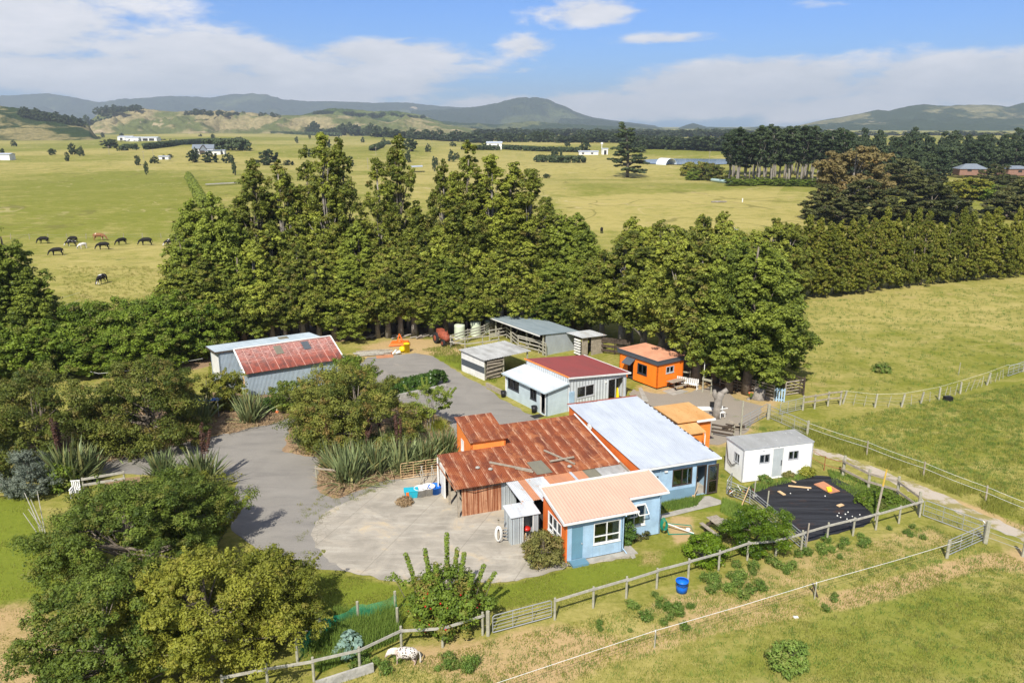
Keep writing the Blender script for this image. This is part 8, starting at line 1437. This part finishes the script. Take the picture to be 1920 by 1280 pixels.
farshed('brick_house', 'red brick house with hipped blue grey roof on the right slope', P(1817, 333)+Vector((0, 0, 2.4)), -8, 13, 9, 2.0, 'slate_roof', 'brick', .5, parts=[(-3, -1, .8, 2), (2, 4, .8, 2)], cat='house'); farshed('brick_house', 'second blue grey roof at the right edge of the picture', P(1900, 334)+Vector((0, 0, 2.4)), 5, 12, 8, 2.2, 'slate_roof', 'brick', .3, parts=[(-1, 1, .5, 1.6)], cat='house')
for (x, y, w_, lb) in [(6, 300, 14, 'white roofed shed at the left picture edge on the plain'), (400, 238, 20, 'tiny white farm shed at the foot of the tan hills'), (520, 244, 16, 'tiny grey barn before the tan hills'), (990, 250, 16, 'tiny pale house before the mountain')]:
    farshed('far_shed', lb, P(x, max(y, 246)), 0, w_, w_*.5, 4, 'r_white', 'white', parts=[(-2, 0, 0, 2.5)])
for i, (x, y, w_) in enumerate([(700, 301, 12), (1005, 304, 1)]):
    pass
slab('white_strip', [(385, 346), (450, 342.6), (450, 343.6), (386, 347)], .3, 'concrete', 'pale strip of bare concrete in the left middle paddock', 'slab', .02)
slab('feed_pad', [(770, 312), (792, 311), (793, 313), (771, 314)], .3, 'r_white', 'pale water trough pad seen between the middle conifers', 'slab', .02)
lgp = thing('log_pile', 'pale heap of logs alone in the dry middle paddock', 'log pile', P(1350, 380))
for k in range(10): b = MB(); x = rgk.uniform(-2.4, 2.4); b.tube([(x-.8, rgk.uniform(-.6, .6), .2), (x+.8, rgk.uniform(-.6, .6), .35)], .22, 6); b.build('log', M['bark_pale'], lgp)
b = MB(); b.tube([(0, 0, 0), (0, 0, 1.2)], .18, 6); tag(b.build('trough_post', M['white'], None, loc=P(1392, 379)), 'short white post right of the log heap', 'post')
for i in range(9):
    x = [205, 288, 270, 690, 705, 1040, 1330, 46, 640][i]; y = [290, 298, 302, 318, 292, 268, 300, 264, 312][i]; b = MB(); g = P(x, y); b.tube([(0, 0, 0), (0, 0, 7)], .14, 5); b.box(-.9, .9, -.08, .08, 6.2, 6.4); tag(b.build('power_pole', M['wood_old'], None, loc=g), 'thin power pole far out on the plain', 'power pole', 'power poles on the plain')
# ------------------------------------------------------------------ haze
HAZE = 1.0e-4
hz = NT('haze_air'); hz.N.remove(hz.b); v = hz.N.new('ShaderNodeVolumePrincipled'); v.inputs['Color'].default_value = (.78, .88, .95, 1); v.inputs['Density'].default_value = HAZE; v.inputs['Anisotropy'].default_value = .2; hz.L.new(v.outputs[0], hz.out.inputs['Volume'])
b = MB(); b.box(-9300, 9300, -120, 12600, -9, 560); hzo = b.build('haze', hz.mat); tag(hzo, kind='stuff', label='thin blue haze over the plain and hills', cat='haze')

# ------------------------------------------------------------------ every member of a row gets a label of its own
def ordinals():
    one = ['', 'first', 'second', 'third', 'fourth', 'fifth', 'sixth', 'seventh', 'eighth', 'ninth', 'tenth', 'eleventh', 'twelfth', 'thirteenth', 'fourteenth', 'fifteenth', 'sixteenth', 'seventeenth', 'eighteenth', 'nineteenth']
    tens = {2: 'twent', 3: 'thirt', 4: 'fort', 5: 'fift', 6: 'sixt', 7: 'sevent', 8: 'eight', 9: 'ninet'}
    def word(n): return one[n] if n < 20 else (tens[n//10]+('ieth' if n % 10 == 0 else 'y-'+one[n % 10]))
    by = {}
    for o in scene.objects:
        if o.parent is None and o.get('label') and o.get('group'): by.setdefault(o['label'], []).append(o)
    for lb, L_ in by.items():
        if len(L_) < 2: continue
        L_.sort(key=lambda o: o.location.x/max(1, o.location.y)); w = lb.split(' ')
        if len(w) > 12: w = w[:12]
        while w[-1] in ('the', 'of', 'in', 'with', 'a', 'and', 'over', 'beyond', 'at', 'on', 'behind', 'small', 'to', 'from', 'right', 'front', 'bare', 'hand', 'left'): w = w[:-1]
        for i, o in enumerate(L_): o['label'] = ' '.join(w)+', '+word(i+1)+' from left'
ordinals()
